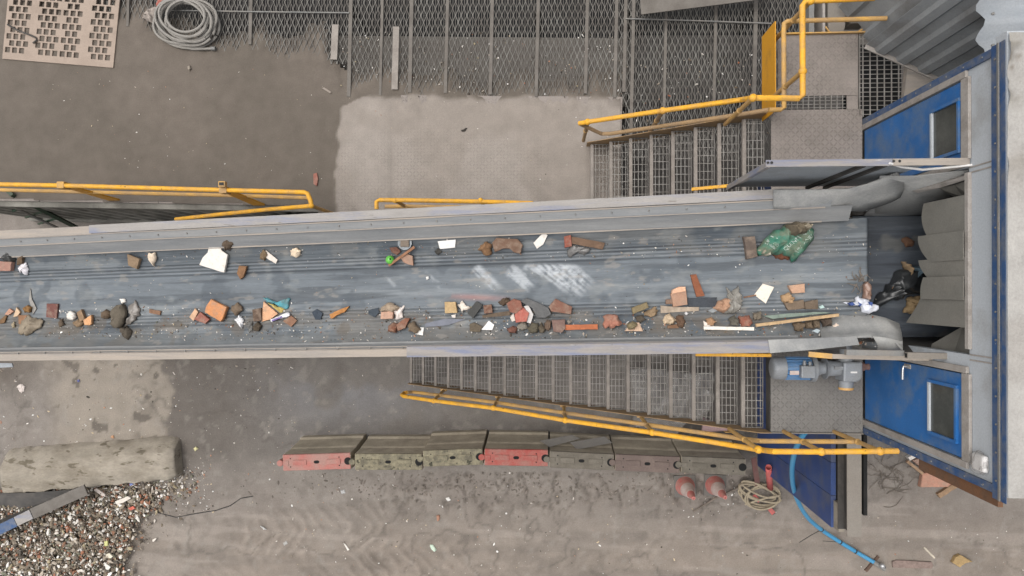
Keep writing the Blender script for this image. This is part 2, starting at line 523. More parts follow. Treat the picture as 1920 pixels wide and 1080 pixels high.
def grid_mesh(name, xs, ys, zf, colf, mat, keep=None):
    X, Y = np.meshgrid(xs, ys)
    Z = zf(X, Y)
    C = colf(X, Y)
    ny, nx = X.shape
    v = np.stack([X, Y, Z], -1).reshape(-1, 3)
    i = np.arange(nx * ny).reshape(ny, nx)
    q = np.stack([i[:-1, :-1], i[:-1, 1:], i[1:, 1:], i[1:, :-1]], -1).reshape(-1, 4)
    if keep is not None:
        k = keep(X, Y, Z)
        kk = (k[:-1, :-1] & k[:-1, 1:] & k[1:, 1:] & k[1:, :-1]).reshape(-1)
        q = q[kk]
    me = bpy.data.meshes.new(name)
    me.from_pydata(v.tolist(), [], q.tolist())
    at = me.attributes.new('Col', 'FLOAT_COLOR', 'POINT')
    at.data.foreach_set('color', C.reshape(-1, 4).astype(np.float32).ravel())
    me.polygons.foreach_set('use_smooth', [True] * len(me.polygons))
    me.materials.append(M[mat])
    ob = bpy.data.objects.new(name, me)
    COL.objects.link(ob)
    ob['_o'] = (0, 0, 0)
    return ob


def rgba(c, like, a=1.0):
    out = np.zeros(like.shape + (4,))
    out[..., 0], out[..., 1], out[..., 2] = c
    out[..., 3] = a
    return out


def cmix(A, c, f):
    f = np.clip(f, 0, 1)[..., None]
    B = np.zeros_like(A)
    B[..., 0], B[..., 1], B[..., 2] = c
    B[..., 3] = A[..., 3]
    return A * (1 - f) + B * f


# ================================================================== GROUND
def seg_axis(vals):
    return np.array(sorted(set(round(v, 4) for v in vals)))


gx = seg_axis(list(np.arange(-10.8, 8.8, 0.034)) + [-200, -90, -50, -30, -20, -14, -12, 10, 12, 16, 24, 40, 90, 200])
gy = seg_axis(list(np.arange(-5.6, 5.7, 0.034)) + [-200, -90, -50, -30, -16, -9, -7, 7, 9, 14, 25, 50, 100, 200])


def tyre_z(X, Y):                           # chevrons pressed by wheels, lower left to centre and lower right
    z = 0 * X
    for (cx, cy, ang, per, wd, amp, x0, x1) in ((-4.3, -4.30, 5, 0.27, 0.50, 0.024, -7.2, -1.0), (-4.0, -5.15, 3, 0.29, 0.5, 0.027, -6.8, -0.4), (-1.2, -4.75, 9, 0.28, 0.42, 0.022, -3.8, 2.6), (5.15, -3.9, -50, 0.30, 0.45, 0.012, 4.2, 6.0)):
        c, s = math.cos(R(ang)), math.sin(R(ang))
        u, v = (X - cx) * c + (Y - cy) * s, -(X - cx) * s + (Y - cy) * c
        ph = (u + np.abs(v) * 0.9 + 0.46 * (fbm(X, Y, 2.2, 44, 5) - 0.5)) / per
        tri = np.abs(ph - np.floor(ph) - 0.5) * 2
        m = (1 - sstep(wd * 0.75, wd, np.abs(v))) * sstep(x0, x0 + 0.8, X) * (1 - sstep(x1 - 0.8, x1, X)) * (0.08 + 0.92 * sstep(0.40, 0.62, fbm(X, Y, 1.5, 50, 4)))
        z = z + m * amp * (sstep(0.25, 0.75, tri) - 0.5)
    return z


def ground_z(X, Y):
    px, py = proj(X, Y, 0 * X)
    z = 0.03 * (fbm(X, Y, 0.5, 3, 3) - 0.5)
    # churned mud south of the barriers
    ch = sstep(878, 892, py) * (1 - sstep(935, 990, py)) * sstep(640, 780, px) * (1 - sstep(1420, 1500, px))
    rid = np.abs(fbm(X, Y, 3.6, 21, 4) - 0.5) * 2
    z = z + ch * (0.05 * (fbm(X, Y, 6, 31, 3) - 0.5) - 0.05 * (1 - sstep(0.0, 0.13, rid)))
    z = z + tyre_z(X, Y)
    # small lumps everywhere
    z = z + 0.012 * sstep(0.62, 0.8, fbm(X, Y, 5, 61, 3)) * sstep(820, 900, py)
    # trampled, rooty mud below the cabin
    rm = np.exp(-(((px - 1665) / 60) ** 2 + ((py - 900) / 60) ** 2))
    z = z + rm * 0.06 * (np.abs(fbm(X, Y, 5, 71, 3) - 0.5) * 2 - 0.3)
    return z


def ground_c(X, Y):
    px, py = proj(X, Y, 0 * X)
    C = rgba(lin(131, 124, 117), X)
    wob = 60 * (fbm(X, Y, 1.1, 5, 5) - 0.5) + 22 * (fbm(X, Y, 5, 6, 3) - 0.5)
    n = fbm(X, Y, 0.8, 8, 5)
    C = cmix(C, lin(122, 114, 107), sstep(0.42, 0.62, n) * 0.6)
    # damp grey slab under the conveyor, whose soft shade is painted into its tone
    f = sstep(300, 330, px + wob) * (1 - sstep(840 + 0 * px, 900, py + wob))
    C = cmix(C, lin(112, 107, 102), f * 0.85)
    f2 = np.exp(-(((px - 640) / 170) ** 2 + ((py - 735) / 75) ** 2))
    C = cmix(C, lin(122, 120, 120), f2 * sstep(0.4, 0.6, fbm(X, Y, 1.5, 15, 4)))
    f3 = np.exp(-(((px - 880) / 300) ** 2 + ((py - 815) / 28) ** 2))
    C = cmix(C, lin(92, 88, 84), f3 * 0.6)  # painted contact shade along the north foot of the barriers
    dk = sstep(280, 300, px + 0.9 * wob - 0.22 * (py - 680)) * (1 - sstep(380, 620, px)) * (1 - sstep(830, 930, py)) * sstep(560, 600, py)
    C = cmix(C, lin(99, 92, 85), dk * 0.75)
    # dry pale slab, left
    f = sstep(60, 130, px - 0.2 * (py - 700) + wob) * (1 - sstep(292, 301, px + 0.9 * wob - 0.22 * (py - 680))) * (1 - sstep(835, 850, py)) * sstep(560, 600, py)
    C = cmix(C, lin(144, 135, 123), f * 0.85)
    sp = sstep(0.60, 0.66, fbm(X, Y, 2.4, 82, 3)) * sstep(230, 270, px) * (1 - sstep(320, 345, px)) * sstep(690, 720, py) * (1 - sstep(815, 830, py))
    C = cmix(C, lin(102, 95, 87), sp * 0.8)
    sp = sstep(0.73, 0.77, fbm(X, Y, 5.2, 83, 2)) * f
    C = cmix(C, lin(92, 85, 77), sp * 0.8)
    # conveyor shade painted on the ground at far left
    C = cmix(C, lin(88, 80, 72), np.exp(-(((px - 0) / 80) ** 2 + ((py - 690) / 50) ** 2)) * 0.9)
    # warmer wet mud along the bottom
    f = sstep(900, 1080, py + wob)
    C = cmix(C, lin(138, 127, 116), f * 0.75)
    # painted shade: near-black strip behind the barriers on the right
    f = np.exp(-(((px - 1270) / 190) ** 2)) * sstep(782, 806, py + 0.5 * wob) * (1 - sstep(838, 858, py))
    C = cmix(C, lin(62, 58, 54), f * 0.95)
    C = cmix(C, lin(66, 62, 58), sstep(1150, 1200, px) * sstep(660, 690, py) * (1 - sstep(800, 840, py)) * 0.55)  # shade around the stair top, put into the ground colour
    # oily brown under the gravel
    f = (1 - sstep(215, 360, px + 1.6 * wob + 0.35 * (py - 960))) * sstep(900, 960, py)
    C = cmix(C, lin(98, 88, 76), f * 0.7)
    # wheel streaks and scuffs dragged along the yard
    stv = fbm(X * 0.45 + 0.25 * Y, Y * 5.5 - 0.35 * X, 1.0, 140, 5)
    C = cmix(C, lin(112, 105, 98), sstep(0.52, 0.68, stv) * sstep(870, 930, py) * 0.4)
    C = cmix(C, lin(156, 147, 138), sstep(0.54, 0.72, fbm(X * 0.5 - 0.1 * Y, Y * 7 + 0.3 * X, 1.0, 146, 5)) * sstep(900, 960, py) * 0.45)
    C = cmix(C, lin(96, 89, 82), sstep(0.60, 0.72, fbm(X, Y, 3.2, 151, 5)) * 0.3)
    C = cmix(C, lin(146, 140, 132), sstep(0.62, 0.74, fbm(X, Y, 7, 156, 4)) * 0.35)
    # pressed tread marks: pale dry crests, dark grooves; part of the relief shading is painted
    C = cmix(C, lin(158, 146, 134), sstep(0.003, 0.013, tyre_z(X, Y)) * 0.17)
    C = cmix(C, lin(112, 103, 94), sstep(0.003, 0.013, -tyre_z(X, Y)) * 0.18)
    # thin cracks in the slab; crevice shade painted into the clefts of the churned mud
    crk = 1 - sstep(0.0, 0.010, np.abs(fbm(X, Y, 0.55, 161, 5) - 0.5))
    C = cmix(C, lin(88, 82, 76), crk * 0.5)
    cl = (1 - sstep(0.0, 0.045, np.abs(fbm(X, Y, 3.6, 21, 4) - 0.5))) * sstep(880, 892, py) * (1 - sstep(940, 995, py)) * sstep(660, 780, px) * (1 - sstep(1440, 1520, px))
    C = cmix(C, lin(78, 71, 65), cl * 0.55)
    # churned mud, drier crests
    ch = sstep(882, 900, py) * (1 - sstep(930, 985, py)) * sstep(640, 780, px) * (1 - sstep(1420, 1500, px))
    C = cmix(C, lin(118, 110, 103), ch * 0.5 * sstep(0.4, 0.65, fbm(X, Y, 4, 90, 4)))
    # shade below the upper deck painted into the ground colour
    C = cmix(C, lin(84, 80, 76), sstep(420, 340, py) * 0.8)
    return C


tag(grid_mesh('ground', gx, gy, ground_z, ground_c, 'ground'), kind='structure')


class Look:                                # quick height lookup on a grid
    def __init__(s, f, x0, x1, y0, y1, st=0.03):
        s.x0, s.y0, s.st = x0, y0, st
        X, Y = np.meshgrid(np.arange(x0, x1, st), np.arange(y0, y1, st))
        s.z = f(X, Y)

    def __call__(s, x, y):
        i, j = int((y - s.y0) / s.st), int((x - s.x0) / s.st)
        return float(s.z[min(max(i, 0), s.z.shape[0] - 1), min(max(j, 0), s.z.shape[1] - 1)])


gz = Look(ground_z, -11, 9, -6, 6)


# ================================================================== RAISED DECK (upper left)
DZ = 2.4
DA = R(-1.3)
DO = P(630, 185, DZ)


def D(u, v, z):                            # deck axes
    return Vector((DO.x + u * math.cos(DA) - v * math.sin(DA), DO.y + u * math.sin(DA) + v * math.cos(DA), z))


def Dinv(p):
    dx, dy = p[0] - DO.x, p[1] - DO.y
    return dx * math.cos(DA) + dy * math.sin(DA), -dx * math.sin(DA) + dy * math.cos(DA)


deck = thing('raised_deck', tuple(D(-1, -0.8, 0)), 'long raised steel deck of mud-caked plates and diamond mesh beside the conveyor', 'deck')
u0, _ = Dinv(P(-60, 300, DZ))
u1, _ = Dinv(P(1165, 300, DZ))
_, ve = Dinv(P(102, 377, DZ))
ve2 = Dinv(P(472, 385, DZ))[1]
vE = (ve + ve2) / 2                         # south edge of deck
vE2 = Dinv(P(900, 404, DZ))[1]
# plates under the mud, side by side
pu = [u0 - 0.6, -6.2, -4.4, -2.6, -0.8, 0.85, 2.45, u1 - 0.62, u1]
for i in range(len(pu) - 1):
    m = MB()
    vs = vE if pu[i] < -0.7 else vE2
    vt = Dinv(P(700, 178, DZ))[1] if pu[i] > -0.9 else Dinv(P(400, 108, DZ))[1]
    m.prism([D(pu[i] + 0.004, vs, DZ - 0.03), D(pu[i + 1] - 0.004, vs, DZ - 0.03), D(pu[i + 1] - 0.004, vt, DZ - 0.03), D(pu[i] + 0.004, vt, DZ - 0.03)], (0, 0, 0.03))
    m.build('deck_plate', 'plate', deck)

bx = [(-200, 20), (210, 25), (290, 66), (400, 102), (610, 104), (640, 160), (760, 174), (1090, 184), (1170, 186)]


def mud_z(X, Y):
    px, py = proj(X, Y, 0 * X + DZ)
    yb = np.interp(px, [b[0] for b in bx], [b[1] for b in bx])
    d = (py - yb) + 60 * (fbm(X, Y, 2.6, 201, 4) - 0.5) + 44 * (fbm(X * 2.2, Y * 0.8, 6, 205, 4) - 0.5)
    return DZ + 0.006 + 0.034 * np.clip(d / 26, -2, 0) + 0.010 * np.clip(d / 30, 0, 1) + 0.012 * (fbm(X, Y, 1.6, 202, 4) - 0.5)


def mud_c(X, Y):
    px, py = proj(X, Y, 0 * X + DZ)
    C = rgba(lin(98, 90, 81), X, 0.0)
    C = cmix(C, lin(107, 98, 89), sstep(0.4, 0.65, fbm(X, Y, 0.9, 210, 4)) * 0.8)
    wob = 16 * (fbm(X, Y, 2.2, 211, 4) - 0.5) + 7 * (fbm(X, Y, 9, 212, 2) - 0.5)
    xb = np.interp(py, [180, 200, 260, 330, 360, 400], [690, 640, 636, 628, 632, 634])
    dry = sstep(-4, 4, px - xb + wob) * sstep(176, 190, py + 1.0 * wob - 0.01 * (px - 760))
    C = cmix(C, lin(150, 142, 134), dry)
    C = cmix(C, lin(138, 129, 120), dry * sstep(0.45, 0.62, fbm(X, Y, 1.2, 213, 4)) * 0.6)
    C = cmix(C, lin(136, 128, 120), dry * np.exp(-((px - 733) / 5) ** 2) * 0.7)
    C = cmix(C, lin(92, 84, 77), sstep(1130, 1168, px + wob) * (1 - sstep(190, 215, py)) * 0.6)
    C[..., 3] = dry * sstep(210, 290, py + 30 * (fbm(X, Y, 1.4, 216, 3) - 0.5)) * (1 - sstep(1000, 1060, px))
    return C


uu, vv = np.arange(u0 - 0.5, u1 - 0.005, 0.03), np.arange(vE2 + 0.004, 1.6, 0.03)


def keep_mud(U, V, Z):
    px, py = proj(U, V, 0 * U + DZ)
    return (Z > DZ - 0.055) & ((px > 597) | (py < np.interp(px, [0, 472, 598], [374.5, 385, 391])))


def world_grid():
    xs = np.arange(-9.2, u1 * math.cos(DA) + DO.x - 0.01, 0.03)
    ys = np.arange(1.0, 4.6, 0.03)
    return xs, ys


xs_, ys_ = world_grid()
mo = grid_mesh('mud', xs_, ys_, mud_z, mud_c, 'deckmud', keep_mud)
mo.parent = deck
mo.location = -Vector(deck['_o'])
mo.name = 'mud_crust'

# joists across the mesh
jpx = [(240, 5), (470, 6), (657, 7), (716, 5), (771, 7), (838, 6), (922, 6), (1008, 6), (1100, 6), (1155, 6), (1172, 6), (1187, 6), (1248, 5), (1341, 5), (1416, 7)]
js = []
for (px, wpx) in jpx:
    u, _ = Dinv(P(px, 60, DZ))
    js.append(u)
    v0 = Dinv(P(px, 172 + (px * 7 % 13) if px > 600 else (50 if px < 300 else 84), DZ))[1] if px < 1180 else Dinv(P(px, 262, DZ))[1]
    MB().bar(D(u, v0, DZ + 0.004), D(u, 1.9, DZ + 0.004), wpx / F * 9.8, 0.03).build('joist', 'joist', deck)
for (px, y0, y1, wpx) in ((629, 46, 112, 13), (743, 50, 168, 12)):
    a, b = P(px, y0, DZ + 0.03), P(px - 3, y1, DZ + 0.03)
    MB().bar(a, b, wpx / F * 9.8, 0.02).build('flat_bar', 'nosing', deck, bevel=0.004)
MB().tube([P(300, 19, DZ + 0.03), P(480, 22, DZ + 0.03), P(655, 24, DZ + 0.03)], 0.010, 6).build('tie_rod', 'galv', deck, smooth=True)
MB().tube([P(1173, 35, DZ + 0.03), P(1310, 39, DZ + 0.03), P(1446, 44, DZ + 0.03)], 0.011, 6).build('tie_rod', 'galv', deck, smooth=True)
# diamond mesh panels between the joists
PW, PHt = 0.083, 0.196
edges = [Dinv(P(160, 60, DZ))[0]] + js + [Dinv(P(1500, 30, DZ))[0]]
edges = [e for i, e in enumerate(edges) if i == 0 or e - edges[i - 1] > 0.12]
for i in range(len(edges) - 1):
    a, b = edges[i], edges[i + 1]
    px_mid = proj(*D((a + b) / 2, 1.0, DZ))[0]
    lo = Dinv(P(px_mid, 196 if px_mid > 630 else 118, DZ))[1] if px_mid < 1180 else Dinv(P(px_mid, 300, DZ))[1]
    mb, bars_ = MB(), MB()
    c0, c1 = math.ceil(a / PW * 2), math.floor(b / PW * 2)
    top = 1.75
    nr = int((top - lo) / (PHt / 2)) + 1
    zz = DZ - 0.008
    for c in range(c0, c1 + 1):
        uc = c * PW / 2
        bars_.bar(D(uc, lo, zz - 0.016), D(uc, top, zz - 0.016), 0.0075, 0.008)
        for r in range(nr):
            if (c + r) % 2:
                continue
            vc = lo + r * PHt / 2
            if vc + PHt / 2 > top + 0.1:
                continue
            j = lambda: rnd.uniform(-0.002, 0.002)
            if c + 1 <= c1 + 1:
                mb.bar(D(uc + j(), vc, zz), D(uc + PW / 2 + j(), vc + PHt / 2, zz), 0.0085, 0.007)
            if c - 1 >= c0 - 1:
                mb.bar(D(uc + j(), vc, zz), D(uc - PW / 2 + j(), vc + PHt / 2, zz), 0.0085, 0.007)
            mb.box(D(uc - 0.009, vc - 0.012, zz - 0.004), D(uc + 0.009, vc + 0.012, zz + 0.006))
    if mb.v:
        mp_ = mb.build('mesh_panel', 'mesh', deck)
        bars_.build('backing_bars', 'meshbar', mp_)
# trays and a black sheet for the dark void below the mesh; deck legs
m = MB()
m.prism([P(560, 66, 2.05), P(1178, 72, 2.05), P(1178, 200, 2.05), P(560, 190, 2.05)], (0, 0, -0.03))
m.build('catch_tray', 'joist', deck)
m = MB()
m.prism([P(1190, 66, 2.0), P(1436, 66, 2.0), P(1436, 190, 1.8), P(1190, 190, 1.8)], (0, 0, -0.03))
m.build('catch_tray', 'darksteel', deck)
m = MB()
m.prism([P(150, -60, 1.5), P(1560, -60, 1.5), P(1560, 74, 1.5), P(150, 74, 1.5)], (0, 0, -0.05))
m.build('void_sheet', 'dark', deck)  # black sheet added to stand for the unlit void under the mesh
for px in (200, 655, 1008, 1186, 1416):
    for py in (10, 170):
        p = P(px, py, DZ)
        MB().box((p.x - 0.05, p.y - 0.05, gz(p.x, p.y) - 0.02), (p.x + 0.05, p.y + 0.05, DZ - 0.04)).build('leg', 'darksteel', deck)

# container wall under the deck edge: trapezoidal corrugation
cw = thing('shipping_container', tuple(D(-3.5, vE - 0.04, 0)), 'dirty grey corrugated container side under the left deck edge', 'container')
mb = MB()
uu0, uu1 = u0 - 0.8, Dinv(P(598, 393, DZ))[0] - 0.02
u = uu0
pts = []
k = 0
while u < uu1:
    d = 0.0 if k % 4 in (0, 1) else 0.045
    pts.append((u, vE - 0.01 - d))
    u += (0.10, 0.05, 0.10, 0.05)[k % 4]
    k += 1
vs = [D(a, b, 0.02) for a, b in pts] + [D(a, b, DZ - 0.12) for a, b in pts]
n = len(pts)
mb.add(vs, [(i, i + 1, n + i + 1, n + i) for i in range(n - 1)])
mb.build('corrugated_side', 'corrd', cw)
MB().prism([D(uu0, vE - 0.08, DZ - 0.13), D(uu1, vE - 0.08, DZ - 0.13), D(uu1, vE + 0.06, DZ - 0.13), D(uu0, vE + 0.06, DZ - 0.13)], (0, 0, 0.095)).build('top_rail', 'corrd', cw)
MB().prism([D(uu0, vE - 0.09, 0.0), D(uu1, vE - 0.09, 0.0), D(uu1, vE + 0.05, 0.0), D(uu0, vE + 0.05, 0.0)], (0, 0, 0.15)).build('bottom_rail', 'corrd', cw)
MB().prism([D(uu1 - 0.02, vE - 0.02, 0.02), D(uu1, vE - 0.02, 0.02), D(uu1, vE + 2.2, 0.02), D(uu1 - 0.02, vE + 2.2, 0.02)], (0, 0, DZ - 0.14)).build('end_wall', 'corrd', cw)
# green lattice leaning against it
gl = thing('green_lattice_post', tuple(P(60, 400, 0)), 'dark green steel strut leaning beside the container wall', 'strut')
MB().bar(P(18, 362, 2.5), P(150, 430, 0.5), 0.09, 0.05).build('strut', 'green', gl)
MB().bar(P(-10, 372, 2.3), P(110, 428, 0.55), 0.035, 0.03).build('brace', 'galv', gl)
for k in range(4):
    a, b = P(30 + k * 26, 370 + k * 13, 2.2 - 0.4 * k), P(0 + k * 24, 384 + k * 12, 2.0 - 0.4 * k)
    MB().bar(a, b, 0.03, 0.03).build('rung', 'green', gl)


# ================================================================== HANDRAILS
def rail_posts(parent, base, top, mat='yellow', r=0.024):
    MB().tube([base, top], r, 8).build('post', mat, parent, smooth=True)


def knuckle(parent, p, r=0.04, mat='yellow'):
    MB().ball(p, r, 8).build('ball_joint', mat, parent, smooth='full')


rz = DZ + 1.1
hr = thing('handrail', tuple(P(300, 380, DZ)), 'yellow tube handrail with flat posts along the left deck edge', 'handrail', 'yellow handrails')
MB().tube([P(-40, 345, rz), P(118, 348, rz), P(420, 356.5, rz), P(570, 360.5, rz), P(577, 363, rz), P(582, 376, rz), P(584, 386, rz)], 0.030, 10).build('top_rail', 'yellow', hr, smooth=True)
MB().tube([P(584, 386, rz), P(500, 393, rz - 0.35), P(420, 401, rz - 0.75), P(330, 411, rz - 1.2)], 0.028, 10).build('stair_rail', 'yellow', hr, smooth=True)
MB().tube([P(-40, 355, DZ + 0.58), P(200, 361, DZ + 0.58), P(420, 366, DZ + 0.58), P(581, 371, DZ + 0.58)], 0.026, 8).build('mid_rail', 'yellowd', hr, smooth=True)
for (tx, ty, bx_, by_) in ((118, 347, 198, 375), (421, 356, 468, 384)):
    t, b = P(tx, ty, rz - 0.02), P(bx_, by_, DZ)
    mb = MB()
    wv = Vector((0.085, 0, 0))
    d = Vector((0, 0.012, 0))
    bb = Vector((t.x, b.y, DZ + 0.002))
    mb.add([bb - wv - d, bb + wv - d, bb + wv + d, bb - wv + d, t - wv * .8 - d, t + wv * .8 - d, t + wv * .8 + d, t - wv * .8 + d],
           [(0, 3, 2, 1), (4, 5, 6, 7), (0, 1, 5, 4), (1, 2, 6, 5), (2, 3, 7, 6), (3, 0, 4, 7)])
    mb.build('flat_post', 'ochre', hr)
    MB().box((t.x - 0.05, t.y - 0.05, rz - 0.1), (t.x + 0.05, t.y + 0.04, rz + 0.034)).build('clamp', 'yellowd', hr, bevel=0.008)
e = P(584, 386, rz)
rail_posts(hr, (e.x, e.y, DZ), e, 'yellowd')
knuckle(hr, e, 0.036)
bxp = P(418, 347, rz + 0.06)
cb = MB().box((bxp.x - 0.045, bxp.y - 0.03, rz + 0.035), (bxp.x + 0.045, bxp.y + 0.045, rz + 0.10)).build('switch_box', 'yellowd', None, bevel=0.008)
tag(cb, 'small yellow and black switch box clamped on the left handrail', 'switch box')
b2 = cb.copy(); b2.data = bpy.data.meshes.new('front_plate')
bpy.data.objects.remove(b2)
MB().box((bxp.x - 0.03, bxp.y - 0.01, rz + 0.1005), (bxp.x + 0.03, bxp.y + 0.03, rz + 0.105)).build('front_plate', 'black', cb)

# flight from the deck down beside the container
st = thing('deck_stair', tuple(P(480, 400, 0)), 'narrow steel stair dropping under the conveyor beside the container', 'stair')
pS = Dinv(P(596, 394, DZ))
for k in range(9):
    us, zs = pS[0] - 0.02 - 0.23 * k, DZ - 0.21 * (k + 1)
    MB().prism([D(us - 0.2, vE - 0.12 - 0.6, zs), D(us, vE - 0.12 - 0.6, zs), D(us, vE - 0.12, zs), D(us - 0.2, vE - 0.12, zs)], (0, 0, 0.035)).build('tread', 'nosing', st)
for vv_ in (vE - 0.09, vE - 0.74):
    MB().bar(D(pS[0], vv_, DZ - 0.1), D(pS[0] - 2.3, vv_, 0.1), 0.012, 0.2).build('stringer', 'darksteel', st)

h2 = thing('handrail', tuple(P(830, 390, DZ)), 'short yellow handrail on the pale plate landing above the conveyor edge', 'handrail', 'yellow handrails')
MB().tube([P(706, 392, rz), P(706, 378, rz), P(712, 375, rz), P(800, 376, rz), P(900, 378, rz), P(1000, 381, rz)], 0.028, 10).build('top_rail', 'yellow', h2, smooth=True)
MB().tube([P(722, 387, DZ + 0.58), P(760, 387, DZ + 0.58), P(1000, 390, DZ + 0.58)], 0.026, 8).build('mid_rail', 'yellowd', h2, smooth=True)
for px in (741, 901):
    t = P(px, 376, rz)
    knuckle(h2, t, 0.036)
    rail_posts(h2, (t.x, t.y, DZ), t, 'yellowd')

# ================================================================== STAIRS
def grating(mb, x0, x1, y0, y1, z, nx, ny, h=0.028, wx=0.006, wy=0.005):
    for i in range(nx):
        x = x0 + (x1 - x0) * (i + 0.5) / nx
        mb.box((x - wx / 2, y0, z - h), (x + wx / 2, y1, z))
    for j in range(ny):
        y = y0 + (y1 - y0) * (j + 0.5) / ny
        mb.box((x0, y - wy / 2, z - h * 0.6), (x1, y + wy / 2, z - 0.001))


def stair(st, x0, x1, z0, z1, n, ylo, yhi):
    g = (x1 - x0) / n
    ln = math.hypot(x1 - x0, z1 - z0)
    for k in range(n):
        xf, z = x0 + k * g, z0 + (z1 - z0) * (k + 1) / (n + 1)
        t = MB()
        grating(t, xf + 0.045, xf + 0.245, ylo + 0.012, yhi - 0.012, z, 4, 10, 0.014, 0.007, 0.007)
        for y in (ylo + 0.008, yhi - 0.008):
            t.box((xf + 0.045, y - 0.003, z - 0.06), (xf + 0.25, y + 0.003, z + 0.002))
        t.box((xf + 0.245, ylo + 0.012, z - 0.035), (xf + 0.251, yhi - 0.012, z + 0.001))
        tr = t.build('tread', 'grate', st)
        MB().box((xf, ylo + 0.005, z - 0.045), (xf + 0.043, yhi - 0.005, z + 0.004)).build('nosing', 'nosing', tr, bevel=0.004)


lower = thing('access_stair', (0, -1.2, 0), 'long lower flight of open grating stairs below the conveyor, rising to the motor platform', 'stair')
SX0, SX1, PZ = -2.44, 2.51, 4.1
SY0, SY1 = -1.62, -0.70
stair(lower, SX0, SX1, 0.0, PZ, 20, SY0, SY1)
for y in (SY0 - 0.006, SY1 + 0.006):
    mb = MB()
    mb.prism([(SX0 - 0.03, y - 0.004, 0.0), (SX0 + 0.26, y - 0.004, 0.0), (SX1 + 0.02, y - 0.004, PZ - 0.17), (SX1 + 0.02, y - 0.004, PZ + 0.05), (SX1 - 0.1, y - 0.004, PZ + 0.05), (SX0 - 0.03, y - 0.004, 0.25)], (0, 0.008, 0))
    mb.build('stringer', 'yellowm' if y < -1 else 'darksteel', lower)

hl = thing('handrail', (0, SY0, 0), 'long sloping yellow double handrail of the lower stair and motor platform', 'handrail', 'yellow handrails')


def sz(x):                                  # stair slope height at x
    return np.interp(x, [SX0, SX1], [0.2, PZ]).item()


def on_rail(px, py, off):                   # point above the stair slope by off
    z = 2.0
    for _ in range(30):
        p = P(px, py, z)
        z = sz(p.x) + off
    return P(px, py, z)


topz = PZ + 1.1
tops = [(764, 735.5), (757, 737), (753, 740.5), (757, 743), (813, 751.5), (925, 765), (1060, 788), (1223, 811), (1330, 828), (1422, 843)]
pts = [on_rail(a, b, 0.72 if i < 2 else (0.9 if i == 2 else 1.03)) for i, (a, b) in enumerate(tops)]
pts += [P(1450, 846.5, topz), P(1540, 847, topz), P(1650, 846, topz), P(1684, 845.5, topz)]
MB().tube(pts, 0.029, 10).build('top_rail', 'yellow', hl, smooth=True)
mids = [(764, 735.5), (775, 735), (828, 741.5), (930, 754.5), (1058, 774), (1212, 796), (1320, 812), (1398, 823.5)]
ptsm = [on_rail(a, b, 0.72 if i == 0 else 0.56) for i, (a, b) in enumerate(mids)]
ptsm += [P(1425, 827, PZ + 0.56), P(1501, 827.5, PZ + 0.56), P(1603, 828, PZ + 0.56)]
MB().tube(ptsm, 0.026, 10).build('mid_rail', 'yellowd', hl, smooth=True)
posts = [((813, 751.5), (836, 731.7)), ((925, 765), (935, 745.5)), ((1060, 788), (1056.5, 761)), ((1223, 811), (1203.5, 782)), ((1422, 843), (1380, 806.7)), ((1540, 847), (1468, 812)), ((1650, 846), (1562, 814))]
for i, (t, b) in enumerate(posts):
    tp = on_rail(*t, 1.03) if i < 4 else P(*t, topz)
    bp = on_rail(*b, 0.03) if i < 4 else P(*b, PZ - 0.02)
    bp = Vector((tp.x, (tp.y + bp.y) / 2, bp.z - (0 if i > 3 else sz(bp.x) - sz(tp.x))))
    MB().tube([bp, tp], 0.024, 8).build('post', 'yellowd', hl, smooth=True)
    knuckle(hl, tp, 0.042)
    q = bp.lerp(tp, 0.56)
    knuckle(hl, (q.x, q.y, q.z), 0.034, 'yellowd')
    MB().box((bp.x - 0.05, min(bp.y, SY0 - 0.012) - 0.004, bp.z - 0.06), (bp.x + 0.05, SY0 - 0.011, bp.z + 0.03)).build('base_plate', 'yellowd', hl)

upper = thing('access_stair', tuple(P(1270, 300, DZ)), 'short upper flight of open grating stairs above the conveyor, left of the blue door', 'stair')
UX0, UX1, UY0, UY1 = 0.57, 2.52, 1.02, 2.03
stair(upper, UX0, UX1, DZ, PZ, 8, UY0, UY1)
for y in (UY0 - 0.006, UY1 + 0.006):
    mb = MB()
    mb.prism([(UX0 - 0.05, y - 0.004, DZ + 0.015), (UX0 + 0.26, y - 0.004, DZ + 0.015), (UX1 + 0.04, y - 0.004, PZ - 0.17), (UX1 + 0.04, y - 0.004, PZ + 0.05), (UX1 - 0.1, y - 0.004, PZ + 0.05), (UX0 - 0.05, y - 0.004, DZ + 0.27)], (0, 0.008, 0))
    mb.build('stringer', 'yellowm', upper)

hu = thing('handrail', tuple(P(1440, 200, PZ)), 'yellow double handrail of the upper stair, turning round the upper platform corner', 'handrail', 'yellow handrails')


def uz(x):
    return np.interp(x, [UX0, UX1], [DZ + 0.2, PZ]).item()


def on_up(px, py, off):
    z = 3.5
    for _ in range(30):
        p = P(px, py, z)
        z = uz(p.x) + off
    return P(px, py, z)


